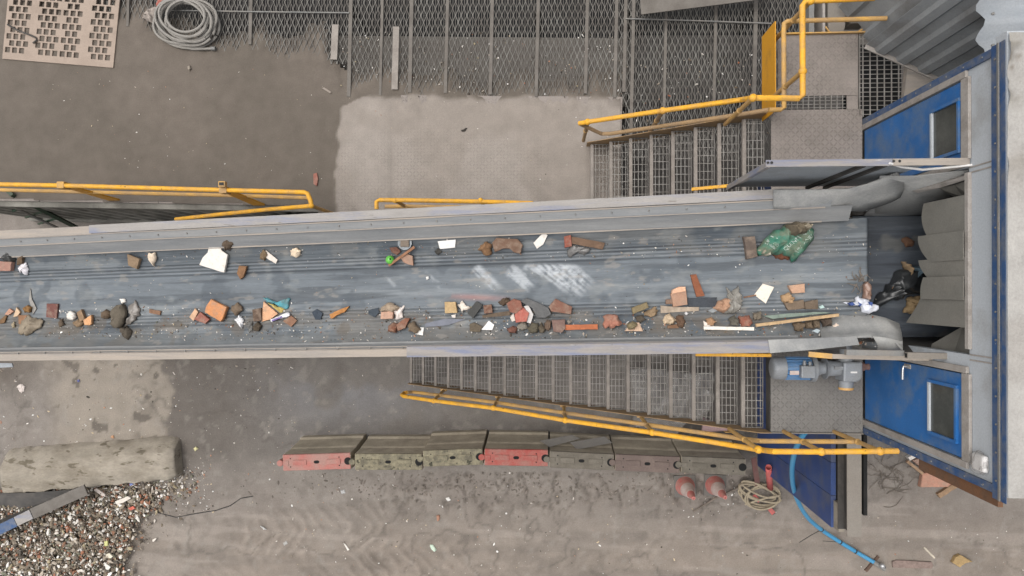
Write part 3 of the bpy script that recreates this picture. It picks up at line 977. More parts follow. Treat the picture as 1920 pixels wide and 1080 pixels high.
t1 = [on_up(1086, 231.5, 0.95), on_up(1102, 228.5, 1.03), on_up(1243, 207.5, 1.03), on_up(1390, 187, 1.03)] + [P(1412, 183.5, topz), P(1498, 184.5, topz), P(1505, 179, topz), P(1505, 134, topz), P(1504.5, 10, topz), P(1510, 2.5, topz), P(1520, 1.5, topz), P(1640, -4, topz)]
MB().tube(t1, 0.029, 10).build('top_rail', 'yellow', hu, smooth=True)
t2 = [on_up(1145, 250.5, 0.56), on_up(1285, 230, 0.56), on_up(1400, 213, 0.56), on_up(1442, 206, 0.56)]
MB().tube(t2, 0.026, 10).build('mid_rail', 'yellowm', hu, smooth=True)
t3 = [P(1442, 206, PZ + 0.56), P(1463, 205.5, PZ + 0.56), P(1470, 202, PZ + 0.56), P(1469.5, 60, PZ + 0.56), P(1470, 44, PZ + 0.56), P(1476, 40, PZ + 0.56), P(1520, 38.5, PZ + 0.56), P(1662, 34.5, PZ + 0.56)]
MB().tube(t3, 0.026, 10).build('mid_rail', 'yellowd', hu, smooth=True)
MB().tube([on_up(1086, 231.5, 0.95), on_up(1128, 251, 0.56), on_up(1145, 250.5, 0.56)], 0.025, 8).build('end_hoop', 'yellowm', hu, smooth=True)
for (t, zt) in (((1102, 228.5), 0), ((1243, 207.5), 0), ((1412, 183.5), 1), ((1505, 134), 1), ((1520, 1.5), 1)):
    tp = P(*t, topz) if zt else on_up(*t, 1.03)
    bz = PZ if zt else uz(tp.x) - 0.05
    MB().tube([(tp.x, tp.y, bz), tp], 0.024, 8).build('post', 'yellowd' if zt else 'yellowm', hu, smooth=True)
    knuckle(hu, tp, 0.042)
    knuckle(hu, (tp.x, tp.y, bz + 0.6), 0.033, 'yellowd')

# ================================================================== PLATFORMS
CX = 3.60                                    # plane of the cabin front
plat = thing('lower_platform', (3.05, -1.15, 0), 'grey tread plate platform under the motor before the lower blue door', 'platform')
MB().box((SX1 + 0.03, SY0, PZ - 0.012), (CX - 0.03, -0.55, PZ)).build('floor_plate', 'plate2', plat)
MB().box((SX1 + 0.03, SY0 - 0.016, PZ - 0.15), (CX - 0.03, SY0 - 0.004, PZ + 0.02)).build('edge_angle', 'beam', plat)
MB().box((SX1 + 0.02, SY0, PZ - 0.15), (SX1 + 0.028, -0.55, PZ - 0.004)).build('edge_angle', 'darksteel', plat)
for x, y in ((SX1 + 0.1, -0.6),):
    MB().box((x - 0.05, y - 0.05, 0), (x + 0.05, y + 0.05, PZ - 0.02)).build('leg', 'darksteel', plat)

up = thing('upper_platform', (3.0, 2.4, 0), 'tread plate and grating platform before the upper blue door', 'platform')
ux0 = P(1446, 280, PZ).x
a, b = P(1446, 206, PZ), P(1621, 340, PZ)
MB().box((ux0, 0.95, PZ - 0.012), (CX - 0.03, P(1500, 206, PZ).y, PZ)).build('floor_plate', 'plate', up)
c0, c1 = P(1462, 66, PZ), P(1609, 178, PZ)
MB().box((c0.x - 0.02, c1.y, PZ - 0.016), (c1.x, c0.y, PZ - 0.004)).build('floor_plate', 'plate', up)
MB().box((P(1588, 100, PZ).x, P(1500, 206, PZ).y + 0.004, PZ - 0.018), (c1.x, c1.y - 0.004, PZ - 0.006)).build('floor_plate', 'plate', up)
mb = MB()
g0, g1 = P(1448, 180, PZ), P(1586, 205, PZ)
grating(mb, g0.x, g1.x, g1.y + 0.005, g0.y, PZ - 0.003, 13, 4)
mb.build('drain_grating', 'grate', up)
mb = MB()
g0, g1 = P(1611, 60, PZ), P(1702, 219, PZ)
gx1 = CX + 0.42
grating(mb, g0.x + 0.004, gx1, max(g1.y, 1.99), g0.y, PZ - 0.002, 6, 19, 0.014, 0.009, 0.006)
mb.box((g0.x + 0.002, max(g1.y, 1.99), PZ - 0.05), (g0.x + 0.01, g0.y, PZ))
mb.build('walkway_grating', 'grate', up)
MB().box((g0.x, 1.5, PZ - 0.5), (gx1 + 0.2, g0.y, PZ - 0.44)).build('dark_undersheet', 'dark', up)  # black sheet added so the grating holes look unlit
MB().box((c0.x - 0.03, c0.y, PZ - 0.1), (g0.x + 0.05, c0.y + 0.015, PZ + 0.04)).build('toe_board', 'yellowd', up)
q0, q1 = PX(1430, 74, 2.5), PX(1455, 223, 2.5)
yk = PX(1456, 100, 2.5)
MB().box((2.49, 1.985, q0.z), (2.50, P(1444, 60, PZ).y, q1.z)).build('kick_panel', 'ochre', up)
# ================================================================== CONVEYOR
CV0, CV1 = -8.0, P(1618, 500, 5.08).x


def cy(X):
    return -0.05 + 0.0292 * (X + 6.65)


def zf(X):
    return 4.16 + 0.1268 * (X + 6.65)


def vprof(y, dz):
    z = 4.9 + dz
    for _ in range(20):
        p = P(960, y, z)
        z = zf(p.x) + dz
    return p.y - cy(p.x)


def Cp(X, v, dz):
    return (X, cy(X) + v, zf(X) + dz)


BPROF = [(437, -0.165), (445, -0.19), (475, -0.275), (496, -0.305), (540, -0.31), (583, -0.305), (603, -0.275), (640, -0.175), (646, -0.165)]
bv = [(vprof(y, d), d) for y, d in BPROF][::-1]          # ascending v
BV, BD = np.array([a for a, b in bv]), np.array([b for a, b in bv])
RIBS = [vprof(y, -0.295) for y in (474, 480, 487, 494, 576, 582, 589, 596)]
RIBC = [vprof(y, -0.24) for y in (455, 463, 607, 613)]


def belt_d(v, x=-5.0):
    d = np.interp(v, BV, BD)
    k = sstep(CV1 - 1.0, CV1 - 0.1, np.asarray(x) + 0 * d)         # the trough flattens onto the head drum
    return d * (1 - k) - 0.245 * k


def belt_rib(v):
    r = 0 * v
    for i, c in enumerate(RIBS):
        r = r - 0.010 * np.exp(-((v - c) / 0.0075) ** 2)
    for c in RIBC:
        r = r - 0.004 * np.exp(-((v - c) / 0.007) ** 2)
    return r


def belt_z(x, y):
    v = y - cy(x)
    return float(zf(x) + belt_d(v, x))


conv = thing('belt_conveyor', (-2.5, 0, 0), 'long inclined conveyor with dark ribbed rubber belt carrying sorted rubble', 'conveyor')
xs = np.arange(CV0, CV1 + 1e-6, (CV1 - CV0) / 900)
vsm = np.linspace(BV[0], BV[-1], 150)
XX, VV = np.meshgrid(xs, vsm)
YY = cy(XX) + VV
ZZ = zf(XX) + belt_d(VV, XX) + belt_rib(VV)
px, py = proj(XX, YY, ZZ)
C = rgba(lin(103, 110, 116), XX)
wing = np.clip(1 - sstep(RIBS[7] - 0.02, RIBS[4], VV) + sstep(RIBS[3], RIBS[0] + 0.02, VV), 0, 1)
C = cmix(C, lin(84, 90, 95), wing * 0.8)
st1 = fbm(XX * 0.5, VV * 9, 1.0, 301, 4)
C = cmix(C, lin(126, 132, 136), sstep(0.50, 0.68, st1) * 0.6)
C = cmix(C, lin(60, 66, 72), sstep(0.54, 0.70, fbm(XX * 0.8, VV * 12, 1.0, 311, 4)) * 0.6)
bl = fbm(XX, VV, 3.5, 321, 4)
C = cmix(C, lin(68, 76, 84), sstep(0.56, 0.66, bl) * 0.5)
C = cmix(C, lin(136, 139, 138), sstep(0.58, 0.78, fbm(XX, VV * 2, 4, 331, 5)) * 0.4)
for c in RIBS:
    C = cmix(C, lin(38, 42, 48), np.exp(-((VV - c) / 0.008) ** 2) * 0.55)
    C = cmix(C, lin(130, 135, 139), np.exp(-((VV - c - 0.022) / 0.008) ** 2) * 0.4)
# dust and fines trodden into the lower trough wing
C = cmix(C, lin(112, 108, 102), sstep(572, 590, py) * sstep(0.42, 0.66, fbm(XX, VV * 1.6, 3.2, 391, 5)) * 0.65)
C = cmix(C, lin(98, 90, 80), sstep(585, 600, py) * sstep(0.58, 0.70, fbm(XX, VV, 6, 395, 4)) * 0.6)
C = cmix(C, lin(116, 116, 114), (1 - sstep(478, 486, py)) * sstep(0.46, 0.68, fbm(XX, VV * 1.6, 3.0, 397, 5)) * 0.45)
C = cmix(C, lin(96, 98, 98), sstep(622, 630, py) * 0.5)
# plaster smears dragged slantwise across the belt
for (x0, y0, x1, y1, wd, amt) in ((1035, 490, 1104, 548, 34, 0.95), (1010, 492, 1070, 540, 22, 0.8), (955, 502, 1000, 542, 20, 0.75), (890, 500, 935, 545, 14, 0.7), (795, 512, 830, 540, 8, 0.45), (720, 515, 745, 540, 6, 0.35), (985, 495, 1020, 520, 14, 0.6)):
    dx, dy = x1 - x0, y1 - y0
    L2 = dx * dx + dy * dy
    tt = ((px - x0) * dx + (py - y0) * dy) / L2
    dd = ((px - x0) * dy - (py - y0) * dx) / math.sqrt(L2)
    f = sstep(-0.05, 0.08, tt) * (1 - sstep(0.7, 1.05, tt)) * sstep(-wd, -wd * 0.35, -np.abs(dd)) * sstep(492, 500, py)
    stk = 0.6 * fbm(tt * 1.6 + x0, dd * 0.22, 1.0, 341, 4) + 0.4 * fbm(XX * 26, VV * 26, 1.0, 345, 3)
    f = f * sstep(0.36, 0.66, stk + 0.12 * (amt - 0.5))
    C = cmix(C, lin(186, 191, 195), f * amt * 0.85)
f = np.exp(-(((px - 890) / 55) ** 2 + ((py - 556 - 0.04 * (px - 850)) / 5) ** 2)) * sstep(0.42, 0.56, fbm(XX, VV * 4, 6, 351, 3))
C = cmix(C, lin(168, 118, 110), f * 0.55)
C = cmix(C, lin(146, 140, 132), sstep(0.66, 0.76, fbm(XX, VV * 2.5, 6, 371, 5)) * 0.4)
ny, nx = XX.shape
i = np.arange(nx * ny).reshape(ny, nx)
q = np.stack([i[:-1, :-1], i[:-1, 1:], i[1:, 1:], i[1:, :-1]], -1).reshape(-1, 4).tolist()
vl = np.stack([XX, YY, ZZ], -1).reshape(-1, 3).tolist()
# the head drum turn at the right end and the return run below
base = len(vl)
mb = MB()
mb.v, mb.f, mb.c = vl, q, C.reshape(-1, 4).tolist()
prev = [ny_ * nx + nx - 1 for ny_ in range(ny)]
for k in range(1, 9):
    a = k * math.pi / 8
    cur = []
    for r_ in range(ny):
        x_, v_ = CV1 + 0.13 * math.sin(a) * 0.35, vsm[r_]
        cur.append(len(mb.v))
        mb.v.append((CV1 + 0.05 * math.sin(a), cy(CV1) + v_, zf(CV1) + belt_d(np.array(v_), CV1).item() - 0.13 * (1 - math.cos(a))))
        mb.c.append((*lin(70, 76, 82), 1))
    for r_ in range(ny - 1):
        mb.f.append((prev[r_], cur[r_], cur[r_ + 1], prev[r_ + 1]))
    prev = cur
far = []
for r_ in range(ny):
    far.append(len(mb.v))
    mb.v.append((CV0, cy(CV0) + vsm[r_], zf(CV0) + belt_d(np.array(vsm[r_])).item() - 0.26))
    mb.c.append((*lin(70, 76, 82), 1))
for r_ in range(ny - 1):
    mb.f.append((prev[r_], far[r_], far[r_ + 1], prev[r_ + 1]))
mb.build('belt', 'belt', conv, smooth='full')


def strip(name, prof, mat, x0, x1, n=60, thick=0.008, wob=0.0, seed=0, bevel=0):
    """long plate following the conveyor with cross profile prof [(v, dz)]"""
    m = MB()
    X = np.linspace(x0, x1, n)
    k = len(prof)
    for x in X:
        for j, (v, d) in enumerate(prof):
            ww = wob * (float(vnoise(np.array([x * 2.3 + 5 * j]), np.array([j * 3.7]), 400 + seed)[0]) - 0.5)
            m.v.append(Cp(x, v + ww, d + ww * 0.4))
    for a in range(n - 1):
        for j in range(k - 1):
            m.f.append((a * k + j, (a + 1) * k + j, (a + 1) * k + j + 1, a * k + j + 1))
    o = m.build(name, mat, conv, smooth=False)
    md = o.modifiers.new('solid', 'SOLIDIFY')
    md.thickness = thick
    md.offset = 0
    return o


VU = lambda y, d=0.0: vprof(y, d)
XJ1 = P(180, 417, zf(-6)).x
XE = P(1489, 350, zf(2.35)).x
# upper side: outer flange (two lengths), skirt plate, rubber skirt
fl = [(VU(383), -0.16), (VU(383), 0.0), (VU(383) - 0.02, 0.003), (VU(399), 0.0), (VU(399) - 0.004, -0.03)]
strip('side_flange', fl, 'flange', CV0, XJ1, 30)
strip('side_flange', [(a + 0.010, b + 0.004) for a, b in fl], 'wornblue', XJ1 - 0.03, XE, 60)
strip('skirt_plate', [(VU(399), -0.012), (VU(401, -0.02), -0.02), (VU(415, -0.055), -0.055), (VU(417, -0.075), -0.075)], 'skirt', CV0, XE + 0.35, 80, wob=0.01, seed=1)
strip('skirt_rubber', [(VU(415.5, -0.062), -0.062), (VU(425, -0.10), -0.10), (VU(441, -0.155), -0.155)], 'skirt2', CV0, XE + 0.55, 80, 0.014, wob=0.012, seed=2)
for (yy_, dd_) in ((400, -0.008), (416.5, -0.052), (440.5, -0.143)):
    vv_ = VU(yy_, dd_)
    strip('edge_strip', [(vv_ + 0.006, dd_ + 0.004), (vv_ - 0.006, dd_ + 0.001)], 'flange', CV0, XE + 0.3, 70, 0.006, wob=0.006, seed=9)
vv_ = VU(646.5, -0.05)
strip('edge_strip', [(vv_ + 0.006, -0.048), (vv_ - 0.006, -0.042)], 'flange', CV0, XE + 0.2, 70, 0.006, wob=0.006, seed=10)
# lower side
XJ2, XJ3, XJ4 = P(180, 665, zf(-6)).x, P(766, 660, zf(-1.8)).x, P(1446, 655, zf(2.2)).x
fl2 = [(VU(664), -0.16), (VU(664), 0.0), (VU(651), 0.003), (VU(649), -0.02)]
strip('side_flange', fl2, 'flange', CV0, XJ2, 30)
strip('side_flange', [(a - 0.006, b + 0.004) for a, b in fl2], 'flange', XJ2 - 0.02, XJ3, 40)
strip('side_flange', [(fl2[0][0] - 0.015, -0.18), (fl2[1][0] - 0.015, 0.012), (fl2[2][0] + 0.02, 0.02), (fl2[3][0] + 0.022, -0.01)], 'wornblue2', XJ3 - 0.01, XJ4, 50)
strip('skirt_plate', [(VU(650), -0.015), (VU(647, -0.06), -0.06), (VU(643, -0.13), -0.13)], 'skirt', CV0, XJ4 + 0.55, 80, wob=0.008, seed=3)
strip('skirt_rubber', [(VU(645, -0.10), -0.10), (VU(641, -0.15), -0.15), (VU(637, -0.165), -0.158)], 'skirt2', CV0, XJ4 + 0.3, 80, 0.012, wob=0.012, seed=4)
for k in range(26):
    x = CV0 + 0.5 + k * 0.37
    if x < XJ4 - 0.1:
        p = Cp(x, VU(648.5), 0.010 if x > XJ3 else 0.0)
        MB().lathe(p, (0, 0, 1), [(0, 0.011), (0.010, 0.011), (0.014, 0.006)], 6).build('bolt', 'galv', conv)
    p = Cp(x, VU(408, -0.038), -0.034)
    MB().lathe(p, (0, 0, 1), [(0, 0.010), (0.010, 0.010), (0.014, 0.005)], 6).build('bolt', 'galv', conv)
# side beams, idler frames and legs
for v in (VU(385) - 0.01, VU(662) + 0.01):
    m = MB()
    m.bar(Cp(CV0, v, -0.30), Cp(CV1 - 0.2, v, -0.30), 0.06, 0.26)
    m.build('side_beam', 'darksteel', conv)
for x in np.arange(CV0 + 0.4, CV1 - 0.3, 1.2):
    MB().tube([Cp(x, BV[0] + 0.02, -0.36), Cp(x, RIBS[7], -0.47), Cp(x, RIBS[0], -0.47), Cp(x, BV[-1] - 0.02, -0.36)], 0.05, 8).build('idler', 'darksteel', conv, smooth=True)
for x in (-7.6, -0.9):
    for v in (-0.7, 0.72):
        MB().box((x - 0.06, cy(x) + v - 0.06, 0), (x + 0.06, cy(x) + v + 0.06, zf(x) - 0.44)).build('leg', 'darksteel', conv)


def solid(o, th):
    md = o.modifiers.new('solid', 'SOLIDIFY')
    md.thickness = th
    md.offset = 0


def patch(name, rows, mat, parent, th=0.01, smooth=True):
    """plate through rows of (px, py, z)"""
    m = MB()
    k = len(rows[0])
    for r_ in rows:
        for (a, b, z) in r_:
            m.v.append(tuple(P(a, b, z)))
    for i_ in range(len(rows) - 1):
        for j in range(k - 1):
            m.f.append((i_ * k + j, i_ * k + j + 1, (i_ + 1) * k + j + 1, (i_ + 1) * k + j))
    o = m.build(name, mat, parent, smooth='full' if smooth else False)
    solid(o, th)
    return o


# deflector plates at the head: curved blade on the upper side, cranked blade on the lower side
patch('deflector_blade', [
    [(1450, 356, 5.335), (1450, 370, 5.31), (1450, 384, 5.28), (1450, 391, 5.26)],
    [(1540, 355, 5.39), (1545, 370, 5.345), (1550, 384, 5.29), (1560, 394, 5.23)],
    [(1590, 354, 5.44), (1598, 366, 5.36), (1606, 382, 5.26), (1618, 396, 5.15)],
    [(1625, 345, 5.52), (1634, 356, 5.44), (1642, 374, 5.32), (1645, 388, 5.2)],
    [(1655, 334, 5.58), (1668, 344, 5.50), (1676, 364, 5.38), (1668, 380, 5.26)],
    [(1682, 323, 5.63), (1693, 334, 5.56), (1696, 352, 5.44), (1688, 370, 5.32)]], 'wing', conv, 0.012)
patch('deflector_blade', [
    [(1535, 606, 5.08), (1538, 622, 5.12), (1540, 632, 5.22), (1540, 638, 5.28)],
    [(1572, 592, 5.12), (1575, 612, 5.16), (1578, 628, 5.26), (1580, 634, 5.34)],
    [(1625, 588, 5.14), (1630, 608, 5.18), (1634, 624, 5.28), (1632, 632, 5.38)],
    [(1660, 596, 5.16), (1668, 612, 5.20), (1674, 628, 5.30), (1676, 640, 5.38)],
    [(1686, 607, 5.20), (1690, 624, 5.26), (1692, 640, 5.34), (1692, 658, 5.40)]], 'wing', conv, 0.012)
patch('deflector_leg', [[(1636, 630, 5.40), (1664, 633, 5.40), (1692, 640, 5.40)], [(1645, 646, 5.36), (1668, 648, 5.36), (1692, 650, 5.36)], [(1646, 662, 5.2), (1670, 662, 5.2), (1692, 661, 5.2)]], 'wing', conv, 0.012)
patch('edge_plate', [[(1440, 637, 5.32), (1520, 634, 5.36), (1606, 630, 5.42)], [(1444, 662, 5.30), (1530, 655, 5.34), (1611, 646, 5.40)]], 'wing', conv, 0.010, False)
patch('loose_skirt_end', [[(1528, 404, 5.12), (1560, 396, 5.13), (1583, 396, 5.12)], [(1540, 412, 5.05), (1562, 410, 5.06), (1580, 410, 5.06)]], 'flange', conv, 0.03)

# side guard with perforated panel above the head, and the square rails
gd = thing('side_guard', tuple(P(1600, 330, PZ)), 'perforated side guard with worn blue and white top angle above the conveyor head', 'guard')
GY = P(1600, 305, 6.08).y
gx0, gxm, gxr = P(1436, 305, 6.08).x, P(1673, 305, 6.08).x, CX - 0.01
MB().box((gx0, GY - 0.03, 6.07), (gxm, GY + 0.03, 6.085)).build('top_angle', 'wornblue2', gd)
MB().box((gxm + 0.002, GY - 0.03, 6.072), (gxr, GY + 0.03, 6.088)).build('top_angle', 'flange', gd)
MB().bar((gx0 + 0.02, GY - 0.012, 6.068), (gx0 + 0.02, GY - 0.012, 4.7), 0.05, 0.04).build('end_post', 'wornblue2', gd)
# louvred sheet: rows of fine ribs so that the sheet reads as perforated
mb = MB()
nn = 90
x_a, x_b = gx0 + 0.05, gxm + 0.35
for k in range(nn):
    x = x_a + (x_b - x_a) * k / nn
    mb.box((x, GY - 0.006, 4.75), (x + (x_b - x_a) / nn * 0.55, GY - 0.002, 6.06))
mb.box((x_a, GY - 0.001, 4.75), (x_b, GY + 0.004, 6.06))
mb.build('perforated_sheet', 'panel', gd)
for px_ in (1620, 1660):
    x = P(px_, 305, 6.07).x
    MB().box((x - 0.02, GY - 0.035, 4.75), (x + 0.02, GY - 0.008, 6.068)).build('stiffener', 'darksteel', gd)
for (px_, py_) in ((1440, 305), (1447, 305), (1676, 302), (1687, 302)):
    p = P(px_, py_, 6.09)
    MB().lathe((p.x, p.y, 6.0855), (0, 0, 1), [(0, 0.012), (0.006, 0.012), (0.008, 0.008)], 8).build('bolt', 'black', gd)
# sagging white cable beside it
cbm = MB().tube([P(1668, 306, 6.095), P(1690, 313, 6.03), P(1730, 318, 5.98), (P(1775, 314, 6.03)), P(1825, 309, 6.10)], 0.011, 6).build('cable', 'white', None, smooth=True)
tag(cbm, 'thin pale cable sagging along the guard beside the cabin', 'cable')
# black bag-like chute side sheets between guard and picking belt
sg2 = thing('infeed_chute', tuple(P(1720, 360, 4.8)), 'dark dusty sheet-metal infeed sides between conveyor head and rubber flaps', 'chute')
patch('chute_side', [[(1640, 400, 4.95), (1700, 402, 4.95), (1745, 400, 4.95)], [(1640, 360, 5.15), (1700, 362, 5.2), (1790, 372, 5.35)], [(1650, 330, 5.6), (1720, 330, 5.7), (1822, 318, 6.0)]], 'wing', sg2, 0.01)
patch('chute_lip', [[(1620, 404, 4.93), (1690, 404, 4.93), (1744, 402, 4.93)], [(1640, 380, 5.0), (1690, 362, 5.12), (1742, 366, 5.14)]], 'skirt2', sg2, 0.012)
patch('strut', [[(1712, 356, 5.3), (1760, 343, 5.6), (1820, 326, 6.0)], [(1722, 360, 5.3), (1766, 350, 5.6), (1820, 334, 6.0)]], 'frame', sg2, 0.03, False)
patch('chute_side', [[(1690, 634, 4.92), (1720, 634, 4.92), (1750, 632, 4.92)], [(1690, 662, 5.1), (1740, 662, 5.2), (1822, 664, 5.6)]], 'darksteel', sg2, 0.01)
patch('corner_sheet', [[(1748, 645, 5.3), (1806, 612, 5.7), (1822, 610, 6.0)], [(1745, 660, 5.25), (1790, 662, 5.6), (1822, 662, 6.0)]], 'rubber', sg2, 0.01, False)
patch('corner_sheet', [[(1760, 352, 5.5), (1790, 346, 5.7), (1821, 336, 6.0)], [(1796, 372, 5.5), (1808, 370, 5.7), (1821, 367, 6.0)]], 'rubber', sg2, 0.01, False)
lr = thing('lower_rails', tuple(P(1680, 668, 5.3)), 'pair of dusty square steel rails above the lower blue door', 'rail')
MB().bar(P(1585, 660.5, 5.6), P(1693, 662, 5.6), 0.05, 0.05).build('square_tube', 'galv', lr)
MB().bar(P(1699, 666, 5.7), P(1822, 668.5, 5.7), 0.055, 0.055).build('square_tube', 'beam', lr)
e_ = P(1699, 666, 5.7)
MB().box((e_.x - 0.003, e_.y - 0.018, 5.682), (e_.x - 0.001, e_.y + 0.018, 5.718)).build('open_end', 'dark', lr)
MB().bar(P(1516, 664, 5.35), P(1560, 668, 5.38), 0.05, 0.03).build('flat_rail', 'yellowd', lr)
MB().bar(P(1560, 668, 5.38), P(1822, 674, 5.5), 0.045, 0.03).build('flat_rail', 'flange', lr)
yr = MB().bar(P(1304, 664.5, 5.0), P(1446, 666, 5.05), 0.035, 0.04).build('guard_rail_bar', 'yellow', None, bevel=0.006)
tag(yr, 'straight yellow bar fixed under the conveyor lower edge near the motor', 'bar')
yr = MB().bar(P(1297, 355, 4.6), P(1374, 348, 4.75), 0.035, 0.035).build('guard_rail_bar', 'yellow', None, bevel=0.006)
tag(yr, 'short yellow bar along the upper conveyor edge by the upper stair foot', 'bar')

# picking belt that continues into the cabin
pk = thing('picking_belt', (3.4, 0.2, 4.6), 'darker second belt running under the rubber flaps into the cabin', 'conveyor')
KZ = 4.86
ya, yb = P(1660, 405, KZ).y, P(1660, 632, KZ).y
xs = np.linspace(P(1598, 500, KZ).x, 5.9, 90)
vs_ = np.linspace(yb, ya, 90)
XX, VV = np.meshgrid(xs, vs_)
rib = np.zeros_like(VV)
for yy_ in (430, 447, 468, 478, 500, 523, 565, 580, 598, 612):
    rib -= 0.008 * np.exp(-((VV - P(1660, yy_, KZ).y) / 0.012) ** 2)
ZZ = KZ + rib
C = rgba(lin(66, 72, 80), XX)
C = cmix(C, lin(92, 98, 104), sstep(0.48, 0.7, fbm(XX * 0.6, VV * 9, 1.0, 501, 4)) * 0.6)
C = cmix(C, lin(46, 50, 56), sstep(0.5, 0.7, fbm(XX * 0.8, VV * 11, 1.0, 511, 4)) * 0.7)
C = cmix(C, lin(100, 100, 96), sstep(0.66, 0.74, fbm(XX, VV, 4, 521, 3)) * 0.5)
mb = MB()
ny, nx = XX.shape
i = np.arange(nx * ny).reshape(ny, nx)
mb.v = np.stack([XX, VV, ZZ], -1).reshape(-1, 3).tolist()
mb.f = np.stack([i[:-1, :-1], i[:-1, 1:], i[1:, 1:], i[1:, :-1]], -1).reshape(-1, 4).tolist()
mb.c = C.reshape(-1, 4).tolist()
o = mb.build('belt', 'belt', pk, smooth='full')
for y in (ya + 0.03, yb - 0.03):
    MB().box((xs[0], y - 0.02, KZ - 0.2), (5.9, y + 0.02, KZ + 0.015)).build('side_channel', 'darksteel', pk)
MB().box((xs[0] + 0.02, yb + 0.01, KZ - 0.2), (5.9, ya - 0.01, KZ - 0.03)).build('belt_bed', 'dark', pk)


def pick_z(x, y):
    return KZ


# ================================================================== CABIN
cab = thing('picking_cabin', (4.9, 0.1, 0), 'pale picking cabin with blue trim, two blue doors and muddy flat roof at right', 'cabin')
Yt, Yb = 1.95, -1.62                          # cabin upper and lower corners
WX = CX + 0.07
zr, zh = 6.46, 6.06
# door openings from the survey
dU = (PX(1814, 146, CX).y, PX(1817, 299, CX).y)
dL = (PX(1810, 699, CX).y, PX(1808, 862, CX).y)
oU, oL = 1.06, -0.55                          # conveyor opening


def wallbox(y0, y1, z0, z1, x0=CX, x1=WX, mat='panel', name='wall_panel', par=None, bevel=0.0):
    return MB().box((x0, y0, z0), (x1, y1, z1)).build(name, mat, par or cab, bevel=bevel)


wallbox(Yb, Yt, zh, zr)                       # header
wallbox(dU[0], Yt, PZ - 0.1, zh - 0.003)
wallbox(oU, dU[1], PZ - 0.1, zh - 0.003)
wallbox(dL[0], oL, PZ - 0.1, zh - 0.003)
wallbox(Yb, dL[1], PZ - 0.1, zh - 0.003)
wallbox(oL + 0.003, oU - 0.003, PZ - 0.1, KZ - 0.22)
# the rest of the shell
MB().box((WX + 0.003, Yt - 0.06, PZ - 0.1), (6.4, Yt, zr)).build('side_wall', 'panel', cab)
MB().box((WX + 0.003, Yb, PZ - 0.1), (6.4, Yb + 0.06, zr)).build('side_wall', 'panel', cab)
MB().box((6.403, Yb, PZ - 0.1), (6.46, Yt, zr)).build('back_wall', 'panel', cab)
MB().box((CX, Yb, PZ - 0.2), (6.46, Yt, PZ - 0.103)).build('floor', 'darksteel', cab)
# panel joints in the header
for y in (PX(1840, 318, CX).y, PX(1840, 308, CX).y, PX(1840, 668, CX).y, PX(1840, 678, CX).y):
    MB().box((CX - 0.006, y - 0.006, zh + 0.01), (CX - 0.001, y + 0.006, zr - 0.005)).build('joint_strip', 'frame', cab)
# roof with vertex colours for its mud
rx0 = P(1889, 500, 6.60).x
yrt, yrb = P(1890, 58, 6.60).y, P(1890, 934, 6.60).y


def roof_z(X, Y):
    px, py = proj(X, Y, 0 * X + 6.6)
    mud = sstep(0.30, 0.48, fbm(X, Y, 3.5, 601, 5)) * (np.exp(-((py - 90) / 60) ** 2) + 0.8 * np.exp(-((py - 175) / 22) ** 2) + 0.8 * np.exp(-((py - 285) / 35) ** 2))
    return 6.60 + 0.05 * np.clip(mud, 0, 1) + 0.004 * fbm(X, Y, 4, 611, 3)


def roof_c(X, Y):
    px, py = proj(X, Y, 0 * X + 6.6)
    C = rgba(lin(170, 167, 162), X)
    C = cmix(C, lin(154, 149, 143), sstep(0.45, 0.65, fbm(X, Y, 2, 621, 4)) * 0.6)
    mud = sstep(0.30, 0.48, fbm(X, Y, 3.5, 601, 5)) * (np.exp(-((py - 90) / 60) ** 2) + 0.8 * np.exp(-((py - 175) / 22) ** 2) + 0.8 * np.exp(-((py - 285) / 35) ** 2) + 0.5 * np.exp(-((py - 900) / 18) ** 2))
    C = cmix(C, lin(132, 126, 114), mud * (0.55 + 0.45 * fbm(X, Y, 14, 641, 3)))
    C = cmix(C, lin(110, 100, 88), sstep(0.70, 0.75, fbm(X, Y, 6, 631, 3)) * 0.7)
    return C


ro = grid_mesh('roof', np.arange(rx0, 6.6, 0.03), np.arange(yrb, yrt, 0.03), roof_z, roof_c, 'roofc')
ro.parent = cab
ro.location = -Vector(cab['_o'])
MB().box((rx0 + 0.002, yrb, zr + 0.004), (6.6, yrt, 6.597)).build('roof_slab', 'panel', cab)
# blue fascia with a grey bead
fx = CX - 0.03
MB().box((fx, Yb - 0.05, zr - 0.05), (CX - 0.003, Yt + 0.02, zr + 0.075)).build('fascia', 'blue', cab)
MB().box((fx - 0.012, Yb - 0.05, zr + 0.035), (fx - 0.002, Yt + 0.02, zr + 0.055)).build('bead', 'galv', cab)
MB().box((fx - 0.004, Yb - 0.05, zr + 0.078), (rx0 - 0.002, Yt + 0.02, 6.585)).build('gutter', 'blue', cab)
for k in range(16):
    y = Yb + 0.1 + k * 0.225
    MB().lathe((fx - 0.001, y, zr + 0.0), (-1, 0, 0), [(0, 0.010), (0.006, 0.008)], 6).build('rivet', 'galv', cab)
# blue corner trims
for (ya_, yb_) in ((Yt - 0.055, Yt + 0.012), (Yb - 0.012, Yb + 0.055)):
    MB().box((CX - 0.022, ya_, PZ - 0.08), (CX - 0.002, yb_, zr - 0.053)).build('corner_trim', 'blue', cab)
for k in range(9):
    for y in (Yt - 0.02, Yb + 0.02):
        MB().lathe((CX - 0.0215, y, PZ + 0.1 + k * 0.26), (-1, 0, 0), [(0, 0.009), (0.005, 0.007)], 6).build('rivet', 'galv', cab)
# rusty return plate below the lower corner
MB().box((CX + 0.02, Yb - 0.13, 5.2), (CX + 0.06, Yb - 0.014, zr - 0.06)).build('return_plate', 'rust', cab)


